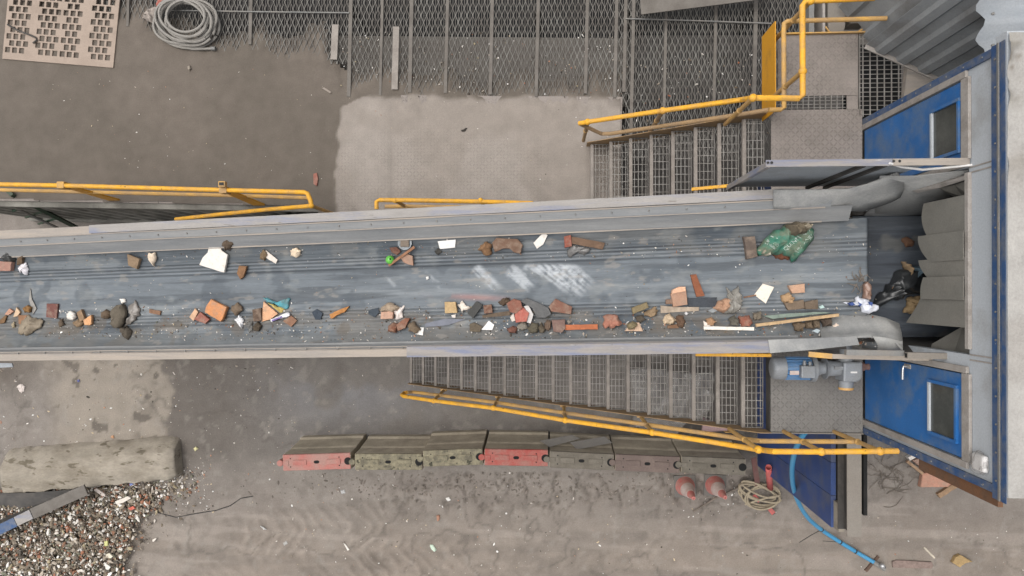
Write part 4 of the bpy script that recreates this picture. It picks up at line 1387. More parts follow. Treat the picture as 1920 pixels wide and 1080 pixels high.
def door(y0, y1, win, handle, label):
    """y0 > y1; door leaf, frame, window with pane"""
    d = wallbox(y1 + 0.012, y0 - 0.012, PZ + 0.015, 5.985, CX - 0.012, CX + 0.03, 'door', 'door', cab, 0.003)
    d['label'] = label
    fr = 0.06
    for (a, b, z0, z1) in ((y0, y0 + fr, PZ - 0.02, zh), (y1 - fr, y1, PZ - 0.02, zh), (y1 + 0.002, y0 - 0.002, 5.99, zh + 0.04)):
        MB().box((CX - 0.03, a, z0), (CX - 0.002, b, z1)).build('door_frame', 'frame', cab, bevel=0.004)
    ys = [p.y for p in win]
    zs = [p.z for p in win]
    wy0, wy1, wz0, wz1 = min(ys), max(ys), min(zs), max(zs)
    b = 0.028
    for (a0, a1, c0, c1) in ((wy0 - b, wy0, wz0 - b, wz1 + b), (wy1, wy1 + b, wz0 - b, wz1 + b), (wy0 + 0.001, wy1 - 0.001, wz0 - b, wz0), (wy0 + 0.001, wy1 - 0.001, wz1, wz1 + b)):
        MB().box((CX - 0.04, a0, c0), (CX - 0.0125, a1, c1)).build('window_frame', 'panel' if c1 - c0 < 0.05 and c0 < wz0 else 'door', d)
    MB().box((CX - 0.020, wy0, wz0), (CX - 0.0135, wy1, wz1)).build('window_pane', 'glass', d)
    if handle is not None:
        p = handle
        MB().box((CX - 0.024, p.y - 0.022, p.z - 0.07), (CX - 0.0125, p.y + 0.022, p.z + 0.05)).build('lock_plate', 'frame', d, bevel=0.004)
        MB().tube([(CX - 0.02, p.y, p.z + 0.02), (CX - 0.075, p.y, p.z + 0.02), (CX - 0.078, p.y - 0.03, p.z + 0.02), (CX - 0.075, p.y - 0.13, p.z + 0.01)], 0.011, 8).build('handle', 'silver', d, smooth=True)


door(dU[0], dU[1], [PX(1752, 212, CX - .013), PX(1799, 193, CX - .013), PX(1799, 281, CX - .013), PX(1752, 295, CX - .013)], None, 'blue door beside the upper platform')
door(dL[0], dL[1], [PX(1747, 719, CX - .013), PX(1794, 728, CX - .013), PX(1794, 824, CX - .013), PX(1747, 808, CX - .013)], PX(1706, 687, CX), 'blue door beside the motor platform')
# wrapped bulkhead lamp at the lower corner of the header
lampb = thing('wrapped_lamp', (CX - 0.08, PX(1842, 866, CX).y, 6.2), 'bulkhead lamp wrapped in clear plastic near the lower blue door corner', 'lamp')
p = PX(1843, 867, CX)
MB().box((CX - 0.05, p.y - 0.07, p.z - 0.08), (CX - 0.001, p.y + 0.07, p.z + 0.09)).build('lamp_body', 'white', lampb, bevel=0.02)
mb = MB()
mb.ball((CX - 0.07, p.y, p.z), 0.10, 12)
mb.v = [(CX - 0.003 - 0.6 * abs(x - CX) * (0.7 + 0.6 * mnoise.noise(Vector((x, y, z)) * 22)), y + 0.02 * mnoise.noise(Vector((z, x, y)) * 25), z + 0.02 * mnoise.noise(Vector((y, z, x)) * 25)) for x, y, z in mb.v]
mb.build('plastic_wrap', 'film', lampb, smooth='full')
# rubber flap curtain
fc = thing('flap_curtain', (CX - 0.02, 0.25, 5.4), 'row of grey rubber flaps hanging over the picking belt', 'curtain')
ft = 6.05
cut = [(1742, 382, 366), (1741, 444, 434), (1742, 486, 483), (1747, 516, 536), (1742, 560, 560), (1718, 604, 612)]
fys = [PX(1820, y, CX).y for y in (367, 434, 484, 520, 560, 612)]
bots = [(1744, 1752), (1738, 1756), (1736, 1752), (1746, 1740), (1742, 1716)]
for k in range(5):
    y0, y1 = fys[k] + 0.012, fys[k + 1] - 0.012
    n = 9
    mb = MB()
    for j in range(n + 1):
        f_ = j / n
        y = y0 + (y1 - y0) * f_
        bxp = bots[k][0] + (bots[k][1] - bots[k][0]) * f_
        arch = math.sin(math.pi * f_)
        zb = PX(bxp, 500, CX).z + (0.045 * (1 - arch) if k < 4 else 0.0) - 0.04
        for i_ in range(7):
            g = i_ / 6
            z = ft + (zb - ft) * g
            mb.v.append((CX - 0.028 - 0.014 * (k % 2) - 0.03 * g - 0.012 * g * math.sin(3 * f_ + k), y, z))
    for j in range(n):
        for i_ in range(6):
            mb.f.append((j * 7 + i_, j * 7 + i_ + 1, (j + 1) * 7 + i_ + 1, (j + 1) * 7 + i_))
    solid(mb.build('flap', 'rubber', fc, smooth=False), 0.008)
MB().box((CX - 0.035, oL + 0.05, ft + 0.004), (CX - 0.002, oU - 0.05, ft + 0.05)).build('clamp_bar', 'frame', fc)

# blue base wall under the cabin, beam, pillar
bw = thing('base_wall', (CX + 0.05, -2.4, 0), 'blue panelled wall below the cabin, beside the blue hose', 'wall')
yw = -3.03
ys = [yw, -2.62, -2.2, -1.7]
zt_ = PX(1558, 850, CX).z
for k in range(3):
    MB().box((CX, ys[k] + 0.003, 1.55), (CX + 0.06, ys[k + 1] - 0.003, zt_)).build('panel', 'bluewall', bw)
    MB().box((CX - 0.002, ys[k] + 0.003, 0.0), (CX + 0.06, ys[k + 1] - 0.003, 1.545)).build('panel', 'bluewall', bw)
MB().box((CX, -1.697, 0), (CX + 0.06, 1.9, PZ - 0.25)).build('panel', 'bluewall', bw)
MB().box((CX + 0.064, -2.72, zt_ - 0.06), (CX + 0.30, -1.66, zt_ - 0.03)).build('dark_gap_sheet', 'dark', bw)  # black sheet added for the deep shade in the gap behind the wall
MB().box((CX + 0.03, yw + 0.0, zt_ + 0.004), (CX + 0.10, yw + 0.35, zt_ + 0.16)).build('end_block', 'concrete', bw)
bmx0, bmx1 = P(1588, 900, 3.95).x, P(1615, 900, 3.95).x
b3 = thing('support_beam', (bmx0, -2.5, 3.7), 'muddy grey steel beam sticking out below the lower platform, past the handrail', 'beam')
yb_ = P(1600, 1006, 3.95).y
MB().box((bmx0, yb_, 3.94), (bmx1, 1.5, 3.955)).build('top_flange', 'beam', b3)
MB().box(((bmx0 + bmx1) / 2 - 0.01, yb_ + 0.01, 3.70), ((bmx0 + bmx1) / 2 + 0.01, 1.5, 3.938)).build('web', 'darksteel', b3)
MB().box((bmx0, yb_, 3.685), (bmx1, 1.5, 3.698)).build('bottom_flange', 'darksteel', b3)
MB().box((P(1617, 900, 3.9).x, P(1620, 965, 3.9).y, 3.7), (P(1624, 900, 3.9).x, -1.64, 3.93)).build('side_channel', 'dark', b3)

# ================================================================== corrugated building at upper right
bd = thing('corrugated_building', tuple(P(1720, 110, 4.0)), 'grey corrugated metal building with pale overhanging roof at the upper right corner', 'building')
w0, w1 = P(1628, 80, 4.35), P(1768, 143, 4.35)
dirv = (w1 - w0)
dirv.z = 0
Lw = dirv.length
dirv.normalize()
nv = Vector((dirv.y, -dirv.x, 0))             # towards the camera side
mb = MB()
wp = []
s_, k = 0.0, 0
step = (0.10, 0.035, 0.085, 0.035)
while s_ < Lw + 0.45:
    wp.append((s_, 0.0 if k % 4 in (0, 1) else 0.035))
    s_ += step[k % 4]
    k += 1
for z in (4.30, 5.98):
    for a, d in wp:
        p = w0 + dirv * a + nv * d
        mb.v.append((p.x, p.y, z))
n = len(wp)
mb.f = [(i, i + 1, n + i + 1, n + i) for i in range(n - 1)]
solid(mb.build('corrugated_wall', 'corr', bd), 0.006)
# a second, set-back sheet to the left
v0_, v1_ = P(1560, -30, 4.2), P(1640, 64, 4.2)
mb = MB()
d2 = (v1_ - v0_)
L2_ = d2.length
d2.normalize()
n2_ = Vector((-d2.y, d2.x, 0))
if n2_.y > 0:
    n2_ = -n2_
wp = []
s_, k = 0.0, 0
step2 = (0.20, 0.04, 0.16, 0.04)
while s_ < L2_ + 0.2:
    wp.append((s_, 0.0 if k % 4 in (0, 1) else 0.05))
    s_ += step2[k % 4]
    k += 1
for z in (4.1, 6.0):
    for a, d in wp:
        p = v0_ + d2 * a + n2_ * d
        mb.v.append((p.x, p.y, z))
n = len(wp)
mb.f = [(i, i + 1, n + i + 1, n + i) for i in range(n - 1)]
solid(mb.build('corrugated_wall', 'corr', bd), 0.006)
MB().prism([w0 - nv * 0.004 + Vector((0, 0, -0.06)), w1 + dirv * 0.4 - nv * 0.004 + Vector((0, 0, -0.06)), w1 + dirv * 0.4 + nv * 0.05 + Vector((0, 0, -0.06)), w0 + nv * 0.05 + Vector((0, 0, -0.06))], (0, 0, 0.015)).build('drip_edge', 'frame', bd)
# roof sheet with wavy eave
mb = MB()
ex = P(1838, 50, 6.05).x
ny_ = 46
for j in range(ny_):
    y = 1.97 + j * 0.05
    wv_ = math.sin(j * 0.05 / 0.27 * 2 * math.pi)
    for x in (ex + 0.02 * wv_, ex + 0.5, 5.2, 7.5):
        mb.v.append((x, y, 6.05 + 0.035 * wv_ + 0.10 * (x - ex)))
mb.f = [(j * 4 + a, j * 4 + a + 1, (j + 1) * 4 + a + 1, (j + 1) * 4 + a) for j in range(ny_ - 1) for a in range(3)]
solid(mb.build('roof_sheet', 'roofsheet', bd, smooth='full'), 0.004)
for k in range(4):
    p = (ex + 0.09, 2.1 + 0.27 * k, 6.05 + 0.02)
    MB().lathe(p, (0, 0, 1), [(0, 0.014), (0.012, 0.012), (0.016, 0.006)], 8).build('roof_screw', 'galv', bd)
# dusty ledge between grating and wall
MB().prism([P(1702, 122, PZ + 0.05), P(1772, 146, PZ + 0.05), P(1760, 180, PZ + 0.05), P(1692, 212, PZ + 0.05)], (0, 0, -0.08)).build('ledge', 'flange', bd)
# round-ended drum housing behind the top rail
dh = thing('drum_housing', tuple(P(1575, 40, 3.5)), 'grey round-ended steel housing behind the top right handrail', 'housing')
c_ = P(1566, 30, 3.9)
prof = [Vector((c_.x + 0.10 * math.cos(a), c_.y - 0.1 + 0.17 * math.sin(a), 3.7)) for a in np.linspace(math.pi, 2 * math.pi, 12)]
prof += [Vector((c_.x + 0.10, c_.y + 0.6, 3.7)), Vector((c_.x - 0.10, c_.y + 0.6, 3.7))]
MB().prism(prof, (0, 0, 0.25)).build('housing', 'beam', dh, bevel=0.012)
MB().box((c_.x + 0.16, c_.y - 0.1, 3.7), (c_.x + 0.36, c_.y + 0.1, 3.93)).build('end_box', 'beam', dh, bevel=0.02)
MB().box((c_.x - 0.32, c_.y - 0.25, 3.6), (c_.x - 0.26, c_.y + 0.6, 3.95)).build('angle_post', 'galv', dh)
MB().box((c_.x - 0.16, c_.y - 0.25, 3.6), (c_.x - 0.13, c_.y + 0.6, 3.94)).build('angle_post', 'frame', dh)
MB().tube([P(1548, 50, 3.96), P(1555, 60, 3.97), P(1580, 65, 3.98), P(1608, 60, 4.0), P(1617, 55, 4.02)], 0.01, 6).build('rim_strip', 'yellowd', dh, smooth=True)
# plate lying on the mesh at the top
lp = MB().prism([P(1199, -20, DZ + 0.30), P(1202, 28, DZ + 0.30), P(1440, -2, DZ + 0.30), P(1440, -30, DZ + 0.30)], (0, 0, 0.02)).build('steel_sheet', 'joist', None)
tag(lp, 'flat grey steel sheet over the diamond mesh at the top edge', 'sheet')

# ================================================================== MOTOR
mt = thing('gear_motor', tuple(P(1535, 690, 4.4)), 'grey and blue electric gear motor on the lower platform beside the conveyor head', 'motor')
MZ = 4.72
A = lambda px, py=690.5, z=MZ: P(px, py, z)
ax = (1, 0, 0)
x0 = A(1446).x
L = lambda a, b: A(b).x - A(a).x
yo = A(1500).y
MB().lathe((x0, yo, MZ), ax, [(0, 0.085), (0.008, 0.105), (0.03, 0.118), (L(1446, 1470), 0.122)], 24).build('fan_cover', 'motor', mt, smooth=True)
MB().lathe((A(1470).x + 0.002, yo, MZ), ax, [(0, 0.105), (L(1470, 1518) - 0.004, 0.105)], 24).build('motor_body', 'motorb', mt, smooth=True)
for k in range(18):
    a = k * 2 * math.pi / 18
    d = Vector((0, math.cos(a), math.sin(a)))
    c0_ = Vector((A(1471).x, yo, MZ)) + d * 0.112
    MB().bar(c0_, c0_ + Vector((L(1471, 1517), 0, 0)), 0.006, 0.022, up=d).build('cooling_fin', 'motorb', mt)
MB().box((A(1492).x, yo - 0.085, MZ + 0.09), (A(1518).x, yo + 0.045, MZ + 0.175)).build('terminal_box', 'motor', mt, bevel=0.010)
MB().lathe((A(1500).x, yo + 0.045, MZ + 0.13), (0, 1, 0), [(0, 0.02), (0.03, 0.02), (0.032, 0.015), (0.05, 0.015)], 10).build('cable_gland', 'motor', mt, smooth=True)
MB().lathe((A(1510).x, yo + 0.045, MZ + 0.13), (0, 1, 0), [(0, 0.02), (0.03, 0.02), (0.032, 0.015), (0.04, 0.015)], 10).build('cable_gland', 'motor', mt, smooth=True)
MB().box((A(1473).x, yo - 0.055, MZ + 0.1265), (A(1490).x, yo - 0.012, MZ + 0.131)).build('name_plate', 'conewhite', mt)
MB().lathe((A(1518).x + 0.001, yo, MZ), ax, [(0, 0.14), (L(1518, 1526), 0.142)], 26).build('flange', 'motor', mt, smooth=True)
MB().lathe((A(1526).x + 0.002, yo, MZ), ax, [(0, 0.085), (0.06, 0.075), (0.065, 0.062), (L(1526, 1545), 0.062)], 20).build('coupling', 'motor', mt, smooth=True)
xg = A(1545).x
MB().lathe((xg + 0.001, yo, MZ), ax, [(0, 0.115), (0.015, 0.11), (0.03, 0.085), (L(1545, 1574), 0.075)], 20).build('gear_neck', 'motor', mt, smooth=True)
MB().box((A(1558).x, yo - 0.005, MZ + 0.068), (A(1575).x, yo + 0.03, MZ + 0.095)).build('rib', 'motor', mt)
MB().prism([(A(1573).x, yo - 0.13, MZ - 0.12), (A(1598).x, yo - 0.13, MZ - 0.12), (A(1609).x, yo - 0.09, MZ - 0.12), (A(1609).x, yo + 0.08, MZ - 0.12), (A(1574).x, yo + 0.08, MZ - 0.12)], (0, 0, 0.235)).build('gear_case', 'motor', mt, bevel=0.018)
MB().box((A(1586).x, yo - 0.035, MZ + 0.1155), (A(1598).x, yo - 0.018, MZ + 0.118)).build('maker_mark', 'white', mt)
MB().lathe((A(1586).x, yo - 0.128, MZ), (0, -1, 0), [(0, 0.075), (0.07, 0.07)], 20).build('output_boss', 'motor', mt, smooth=True)
MB().lathe((A(1586).x, yo - 0.1985, MZ), (0, -1, 0), [(0, 0.074), (0.02, 0.074), (0.025, 0.068)], 20).build('end_cap', 'orange', mt, smooth=True)
MB().lathe((A(1586).x, yo + 0.078, MZ), (0, 1, 0), [(0, 0.075), (0.05, 0.07), (0.3, 0.04)], 16).build('drive_shaft', 'motor', mt, smooth=True)
MB().lathe((A(1609).x, yo + 0.02, MZ), ax, [(0, 0.05), (0.06, 0.045), (0.065, 0.03), (0.11, 0.035)], 8).build('side_plug', 'maroon', mt, smooth=True)
MB().box((A(1575).x, yo - 0.07, PZ + 0.003), (A(1606).x, yo + 0.06, MZ - 0.118)).build('mounting_foot', 'darksteel', mt)

# ================================================================== BARRIERS
def barrier(cx, cy_, ang, mat, label, ln=1.075, top_end=True):
    b = thing('plastic_barrier', (cx, cy_, 0), label, 'barrier', 'barriers standing in a row')
    b.rotation_euler = (0, 0, R(ang))
    b['_o'] = (0, 0, 0)
    h, wt, wb = 1.0, 0.135, 0.24
    hl_ = ln / 2
    n = 13
    # body: profile (y, z) with a foot, a slope and shoulders, slightly tapered ends
    prof = [(-wb, 0.0), (-wb, 0.16), (-wb + 0.03, 0.22), (-wt - 0.03, 0.60), (-wt - 0.012, 0.66), (-wt, h - 0.02), (-wt + 0.02, h),
            (wt - 0.02, h), (wt, h - 0.02), (wt + 0.012, 0.66), (wt + 0.03, 0.60), (wb - 0.03, 0.22), (wb, 0.16), (wb, 0.0)]
    m = MB()
    k = len(prof)
    for x in (-hl_, -hl_ + 0.015, hl_ - 0.015, hl_):
        e = 0.985 if abs(x) == hl_ else 1.0
        for (y, z) in prof:
            m.v.append((x, y * e, z * (0.997 if abs(x) == hl_ else 1)))
    for a in range(3):
        for j in range(k - 1):
            m.f.append((a * k + j, (a + 1) * k + j, (a + 1) * k + j + 1, a * k + j + 1))
    m.f += [tuple(range(k))[::-1], tuple(3 * k + j for j in range(k))]
    m.f = [f[::-1] for f in m.f]
    m.build('body', 'barside', b, org=(0, 0, 0))
    # coloured lid
    m = MB()
    m.prism([(-hl_ + 0.004, -wt + 0.0, h - 0.025), (hl_ - 0.004, -wt + 0.0, h - 0.025), (hl_ - 0.004, wt, h - 0.025), (-hl_ + 0.004, wt, h - 0.025)], (0, 0, 0.03))
    m.v = [(x, y * (1.02 if z < h else 0.95), z + 0.002) for x, y, z in m.v]
    m.build('lid', mat, b, bevel=0.006, org=(0, 0, 0))
    # raised ribs, filler hole, pin holes
    zt = h + 0.008
    for (xa, xb) in ((-hl_ + 0.17, -hl_ + 0.40), (hl_ - 0.40, hl_ - 0.17)):
        MB().box((xa, -0.042, zt - 0.004), (xb, 0.042, zt + 0.012)).build('raised_rib', mat, b, bevel=0.006, org=(0, 0, 0))
    m = MB()
    for (hx, hy) in ((-0.035, -0.024), (0.035, -0.024)):
        pass
    MB().prism([(0.036 * math.cos(a) + (0.012 if math.cos(a) > 0 else -0.012), 0.026 * math.sin(a), zt - 0.006) for a in np.linspace(0, 2 * math.pi, 17)[:-1]], (0, 0, 0.008)).build('filler_hole', 'dark', b, org=(0, 0, 0))
    for hx in (-hl_ + 0.13, hl_ - 0.19):
        for hy in (-0.068, 0.068):
            MB().lathe((hx, hy, zt - 0.003), (0, 0, 1), [(0, 0.011), (0.005, 0.011)], 8).build('pin_hole', 'dark', b, org=(0, 0, 0))
    # knob of the male end, socket in the female end
    MB().lathe((-hl_ - 0.045, 0, 0.78), (0, 0, 1), [(0, 0.052), (0.236, 0.052), (0.243, 0.046)], 16).build('coupling_knob', mat, b, smooth=True, org=(0, 0, 0))
    MB().box((-hl_ - 0.03, -0.035, 0.76), (-hl_ + 0.1, 0.035, zt + 0.006)).build('coupling_neck', mat, b, bevel=0.006, org=(0, 0, 0))
    MB().lathe((hl_ - 0.045, 0, zt - 0.004), (0, 0, 1), [(0, 0.062), (0.006, 0.062)], 16).build('socket', 'dark', b, org=(0, 0, 0))
    return b


bars = [((530, 868), (658, 864), 'pinkbar', 'faded pink-red plastic barrier at the left end of the barrier row'),
        ((665, 866), (791, 866), 'mossbar', 'mossy olive plastic barrier, second from the left, joined to the pink one'),
        ((793, 860), (905, 856), 'mossbar', 'mossy olive plastic barrier between the other mossy one and the bright red one'),
        ((908, 857), (1028, 859), 'redbar', 'bright red plastic barrier in the middle of the row'),
        ((1030, 861), (1151, 867), 'greybar', 'grey-green plastic barrier right of the bright red one, boards leaning on it'),
        ((1153, 867), (1275, 872), 'brownbar', 'mud-brown plastic barrier between the two grey barriers'),
        ((1277, 871), (1398, 876), 'greybar', 'white-flaked grey plastic barrier at the right end, behind the traffic cones')]
for (a, b, mat, lab) in bars:
    p, q = P(*a, 1.0), P(*b, 1.0)
    c = (p + q) / 2
    d = q - p
    barrier(c.x, c.y, math.degrees(math.atan2(d.y, d.x)), mat, lab, d.length - 0.008)

# boards lying on the barrier shoulder
for (poly, lab) in ((([1012, 826], [1072, 815], [1088, 822], [1030, 838]), 'flat grey board lying behind the red barrier, left of its twin'),
                    (([1068, 829], [1134, 818], [1148, 830], [1082, 843]), 'flat grey board on the grey-green barrier, right of its twin')):
    zz = [0.72, 0.66, 0.70, 0.78]
    o = MB().prism([P(x, y, z) for (x, y), z in zip(poly, zz)], (0, 0, 0.012)).build('board', 'board', None)
    tag(o, lab, 'board', 'grey boards behind the barriers')


# ================================================================== CONES, HOSES, BITS AT LOWER RIGHT
def cone(tip, label, tilt=0):
    t = P(*tip, 0.74)
    c = thing('traffic_cone', (t.x, t.y, gz(t.x, t.y)), label, 'traffic cone', 'traffic cones by the barrier')
    c['_o'] = (0, 0, 0)
    o = (0, 0, 0)
    MB().box((-0.19, -0.19, 0.0), (0.19, 0.19, 0.035)).build('base', 'board', c, bevel=0.012, org=o)
    MB().lathe((0, 0, 0.033), (0, 0, 1), [(0, 0.168), (0.03, 0.158), (0.22, 0.122)], 22).build('lower_band', 'conered', c, smooth=True, org=o)
    MB().lathe((0, 0, 0.254), (0, 0, 1), [(0, 0.123), (0.26, 0.070)], 22).build('reflective_sleeve', 'conewhite', c, smooth=True, org=o)
    MB().lathe((0, 0, 0.515), (0, 0, 1), [(0, 0.066), (0.19, 0.034), (0.225, 0.030), (0.225, 0.018), (0.2, 0.016)], 22).build('tip', 'conered', c, smooth=True, org=o)
    c.rotation_euler = (0, 0, R(tilt))
    return c


cone((1301, 935), 'red and white traffic cone left of the smaller-looking faded one', 4)
cone((1360, 933), 'faded red and white traffic cone nearer the hose coil', -3)
pc = thing('fallen_cone', tuple(P(1345, 802, 0.5)), 'dusty pink cone lying on its side under the stair top', 'traffic cone')
a_, b_ = P(1366, 804, 0.62), P(1318, 797, 0.55)
dd = (b_ - a_)
MB().lathe(a_, dd, [(0, 0.03), (0.06, 0.045), (0.30, 0.10), (0.42, 0.13)], 18).build('cone_shell', 'conepink', pc, smooth=True)
MB().lathe(a_ - dd.normalized() * 0.002, -dd, [(0, 0.022), (0.002, 0.022)], 12).build('tip_hole', 'dark', pc)
# crumpled clear sheeting under the stair
def film(name, pts, label, mat='film', th=0.003, amp=0.05, cat='plastic sheet', seed=0, n=14):
    """crumpled sheet over a quad given as four (px, py, z)"""
    c = [P(*p) for p in pts]
    m = MB()
    for i_ in range(n):
        for j in range(n):
            u, v = i_ / (n - 1), j / (n - 1)
            p = (c[0] * (1 - u) + c[1] * u) * (1 - v) + (c[3] * (1 - u) + c[2] * u) * v
            nz = mnoise.fractal(Vector((p.x * 5 + seed, p.y * 5, seed * 0.7)), 1.0, 2.0, 4)
            nx_ = mnoise.noise(Vector((p.x * 4, p.y * 4 + seed, 3.1)))
            m.v.append((p.x + 0.05 * nx_, p.y + 0.05 * nz, p.z + amp * (nz + 0.6)))
    m.f = [(i_ * n + j, i_ * n + j + 1, (i_ + 1) * n + j + 1, (i_ + 1) * n + j) for i_ in range(n - 1) for j in range(n - 1)]
    o = m.build(name, mat, None, smooth='full')
    solid(o, th)
    return tag(o, label, cat)


film('plastic_sheet', [(1180, 690, 0.35), (1340, 700, 0.45), (1325, 790, 0.30), (1190, 800, 0.2)], 'large crumpled clear plastic sheet under the lower stair', seed=2, amp=0.12, n=30)
film('plastic_sheet', [(1185, 783, 0.35), (1290, 790, 0.4), (1260, 826, 0.12), (1200, 805, 0.1)], 'small torn clear plastic sheet poking out below the yellow handrail', seed=5, amp=0.07, n=18)

# tan hose coil against the blue wall
def coil(name, label, cat, loops, r, mat, parent_loc, group=None):
    h = thing(name, parent_loc, label, cat, group)
    for pts in loops:
        MB().tube(pts, r, 7).build('hose_turn', mat, h, smooth=True)
    return h


def loop(cx, cy_, a, b, ang, z, n=26, span=(0, 2 * math.pi), jit=0.0):
    out = []
    for k in range(n + 1):
        t = span[0] + (span[1] - span[0]) * k / n
        x, y = a * math.cos(t), b * math.sin(t)
        c, s = math.cos(R(ang)), math.sin(R(ang))
        q = P(cx + x * c - y * s, cy_ + x * s + y * c, z + jit * math.sin(2 * t + ang))
        out.append(q)
    return out


lps = [loop(1424, 926, 40, 20, 12, 0.06, jit=0.02), loop(1426, 929, 36, 22, 4, 0.09, jit=0.02), loop(1420, 922, 36, 15, 18, 0.12, jit=0.03), loop(1430, 934, 33, 20, -6, 0.12, jit=0.03),
       loop(1425, 925, 40, 12, 20, 0.16, jit=0.03), loop(1432, 932, 31, 23, -14, 0.15, jit=0.02), loop(1422, 918, 34, 9, 24, 0.19, jit=0.03)]
lps.append([P(1397, 946, 0.05), P(1412, 941, 0.12), P(1436, 934, 0.2), P(1462, 929, 0.2), P(1464, 938, 0.15), P(1450, 950, 0.1), P(1425, 954, 0.06)])
coil('hose_coil', 'tangled tan hose coil heaped at the foot of the blue wall', 'hose', lps, 0.017, 'tanhose', tuple(P(1424, 928, 0)))
MBp = MB().bar(P(1413, 859, 0.75), P(1421, 912, 0.12), 0.085, 0.02)
o = MBp.build('steel_strip', 'maroon', None)
tag(o, 'flat maroon steel strip leaning beside the right barrier end', 'steel strip')
for k, (a, b) in enumerate(((1415, 868), (1416.5, 888))):
    pass
mb = MB().tube([P(1441, 876, 0.85), P(1444, 916, 0.15)], 0.047, 14, caps=False)
o = mb.build('red_pipe', 'redsteel', None, smooth=True)
solid(o, 0.006)
tag(o, 'short red round pipe leaning on the blue wall behind the hose coil', 'pipe')
o = MB().bar(P(1440, 950, 0.05), P(1451, 963.5, 0.12), 0.075, 0.075).build('square_tube_piece', 'redsteel', None, bevel=0.006)
tag(o, 'red square steel tube with open end in front of the hose coil', 'tube')
e1 = P(1451, 963.5, 0.12)
dv = (e1 - P(1440, 950, 0.05)).normalized()
MB().bar(e1 - dv * 0.002, e1 + dv * 0.001, 0.05, 0.05).build('open_end', 'dark', o)
o = MB().bar(P(1413, 928, 0.05), P(1424, 940, 0.1), 0.06, 0.05).build('red_block', 'redsteel', None, bevel=0.006)
tag(o, 'small red steel block inside the hose coil', 'block')
# blue hose from the platform to the ground
hp = [(1509, 811, 3.97), (1500, 824, 3.75), (1490, 848, 3.25), (1485, 880, 2.6), (1488, 915, 1.9), (1499, 946, 1.25), (1516, 972, 0.75), (1540, 993, 0.38), (1570, 1013, 0.18), (1604, 1034, 0.08), (1640, 1055, 0.06)]
cr = [P(*p) for p in hp]
sm = []
for i_ in range(len(cr) - 1):
    p0, p1, p2, p3 = cr[max(i_ - 1, 0)], cr[i_], cr[i_ + 1], cr[min(i_ + 2, len(cr) - 1)]
    for k in range(6):
        t = k / 6
        sm.append(0.5 * ((2 * p1) + (-p0 + p2) * t + (2 * p0 - 5 * p1 + 4 * p2 - p3) * t * t + (-p0 + 3 * p1 - 3 * p2 + p3) * t ** 3))
sm.append(cr[-1])
bh = thing('blue_hose', tuple(cr[-1]), 'bright blue hose hanging from the platform down to the mud', 'hose')
MB().tube(sm, 0.034, 10).build('hose_run', 'bluehose', bh, smooth=True)
for k in (42, 49, 54):
    d = (sm[k + 1] - sm[k]).normalized()
    MB().tube([sm[k] - d * 0.012, sm[k] + d * 0.012], 0.039, 10).build('cable_tie', 'black', bh)
    if k == 42:
        MB().tube([sm[k], sm[k] + Vector((-0.16, -0.12, -0.05)), sm[k] + Vector((-0.33, -0.25, -0.08))], 0.006, 5).build('tie_tail', 'black', bh)
    if k == 49:
        MB().tube([sm[k], sm[k] + Vector((-0.3, 0.02, 0.02))], 0.005, 5).build('tie_tail', 'black', bh)
e = cr[-1]
MB().tube([e - Vector((0.02, -0.01, 0)), e + Vector((0.16, -0.10, 0.01))], 0.042, 10).build('coupling', 'galv', bh, smooth=True)
MB().ball(e + Vector((0.09, -0.02, 0.08)), 0.045, 8).build('valve_knob', 'silver', bh, smooth='full')
o = MB().tube([P(1300, 960, 0.03), P(1340, 935, 0.05), P(1385, 915, 0.06), P(1412, 905, 0.06)], 0.02, 6).build('half_buried_pipe', 'root', None, smooth=True)
tag(o, 'muddy pipe half buried in the churned mud beside the cones', 'pipe')

# ================================================================== DEBRIS: traced outlines given real thickness
REG = {'A': (0, 400, 3.725), 'B': (440, 400, 3.725), 'C': (880, 400, 3.4286), 'D': (1340, 300, 2.769), 'F': (0, 0, 1.0)}


def on_surf(px, py, surf):
    z = 4.5 if surf is not gz else 0.0
    for _ in range(12):
        p = P(px, py, z)
        z = float(surf(p.x, p.y))
    return P(px, py, z)


deck_z = Look(mud_z, -10, 2, 0.8, 4.8)


def resample(pts, step, jit, seed):
    rs = random.Random(seed)
    out = []
    n = len(pts)
    for i_ in range(n):
        a, b = pts[i_], pts[(i_ + 1) % n]
        L_ = math.hypot(b[0] - a[0], b[1] - a[1])
        k = max(1, int(round(L_ / step)))
        for j in range(k):
            t = j / k
            m_ = jit if j else jit * 0.4
            out.append((a[0] + (b[0] - a[0]) * t + rs.uniform(-m_, m_), a[1] + (b[1] - a[1]) * t + rs.uniform(-m_, m_)))
    return out


SEED = [100]


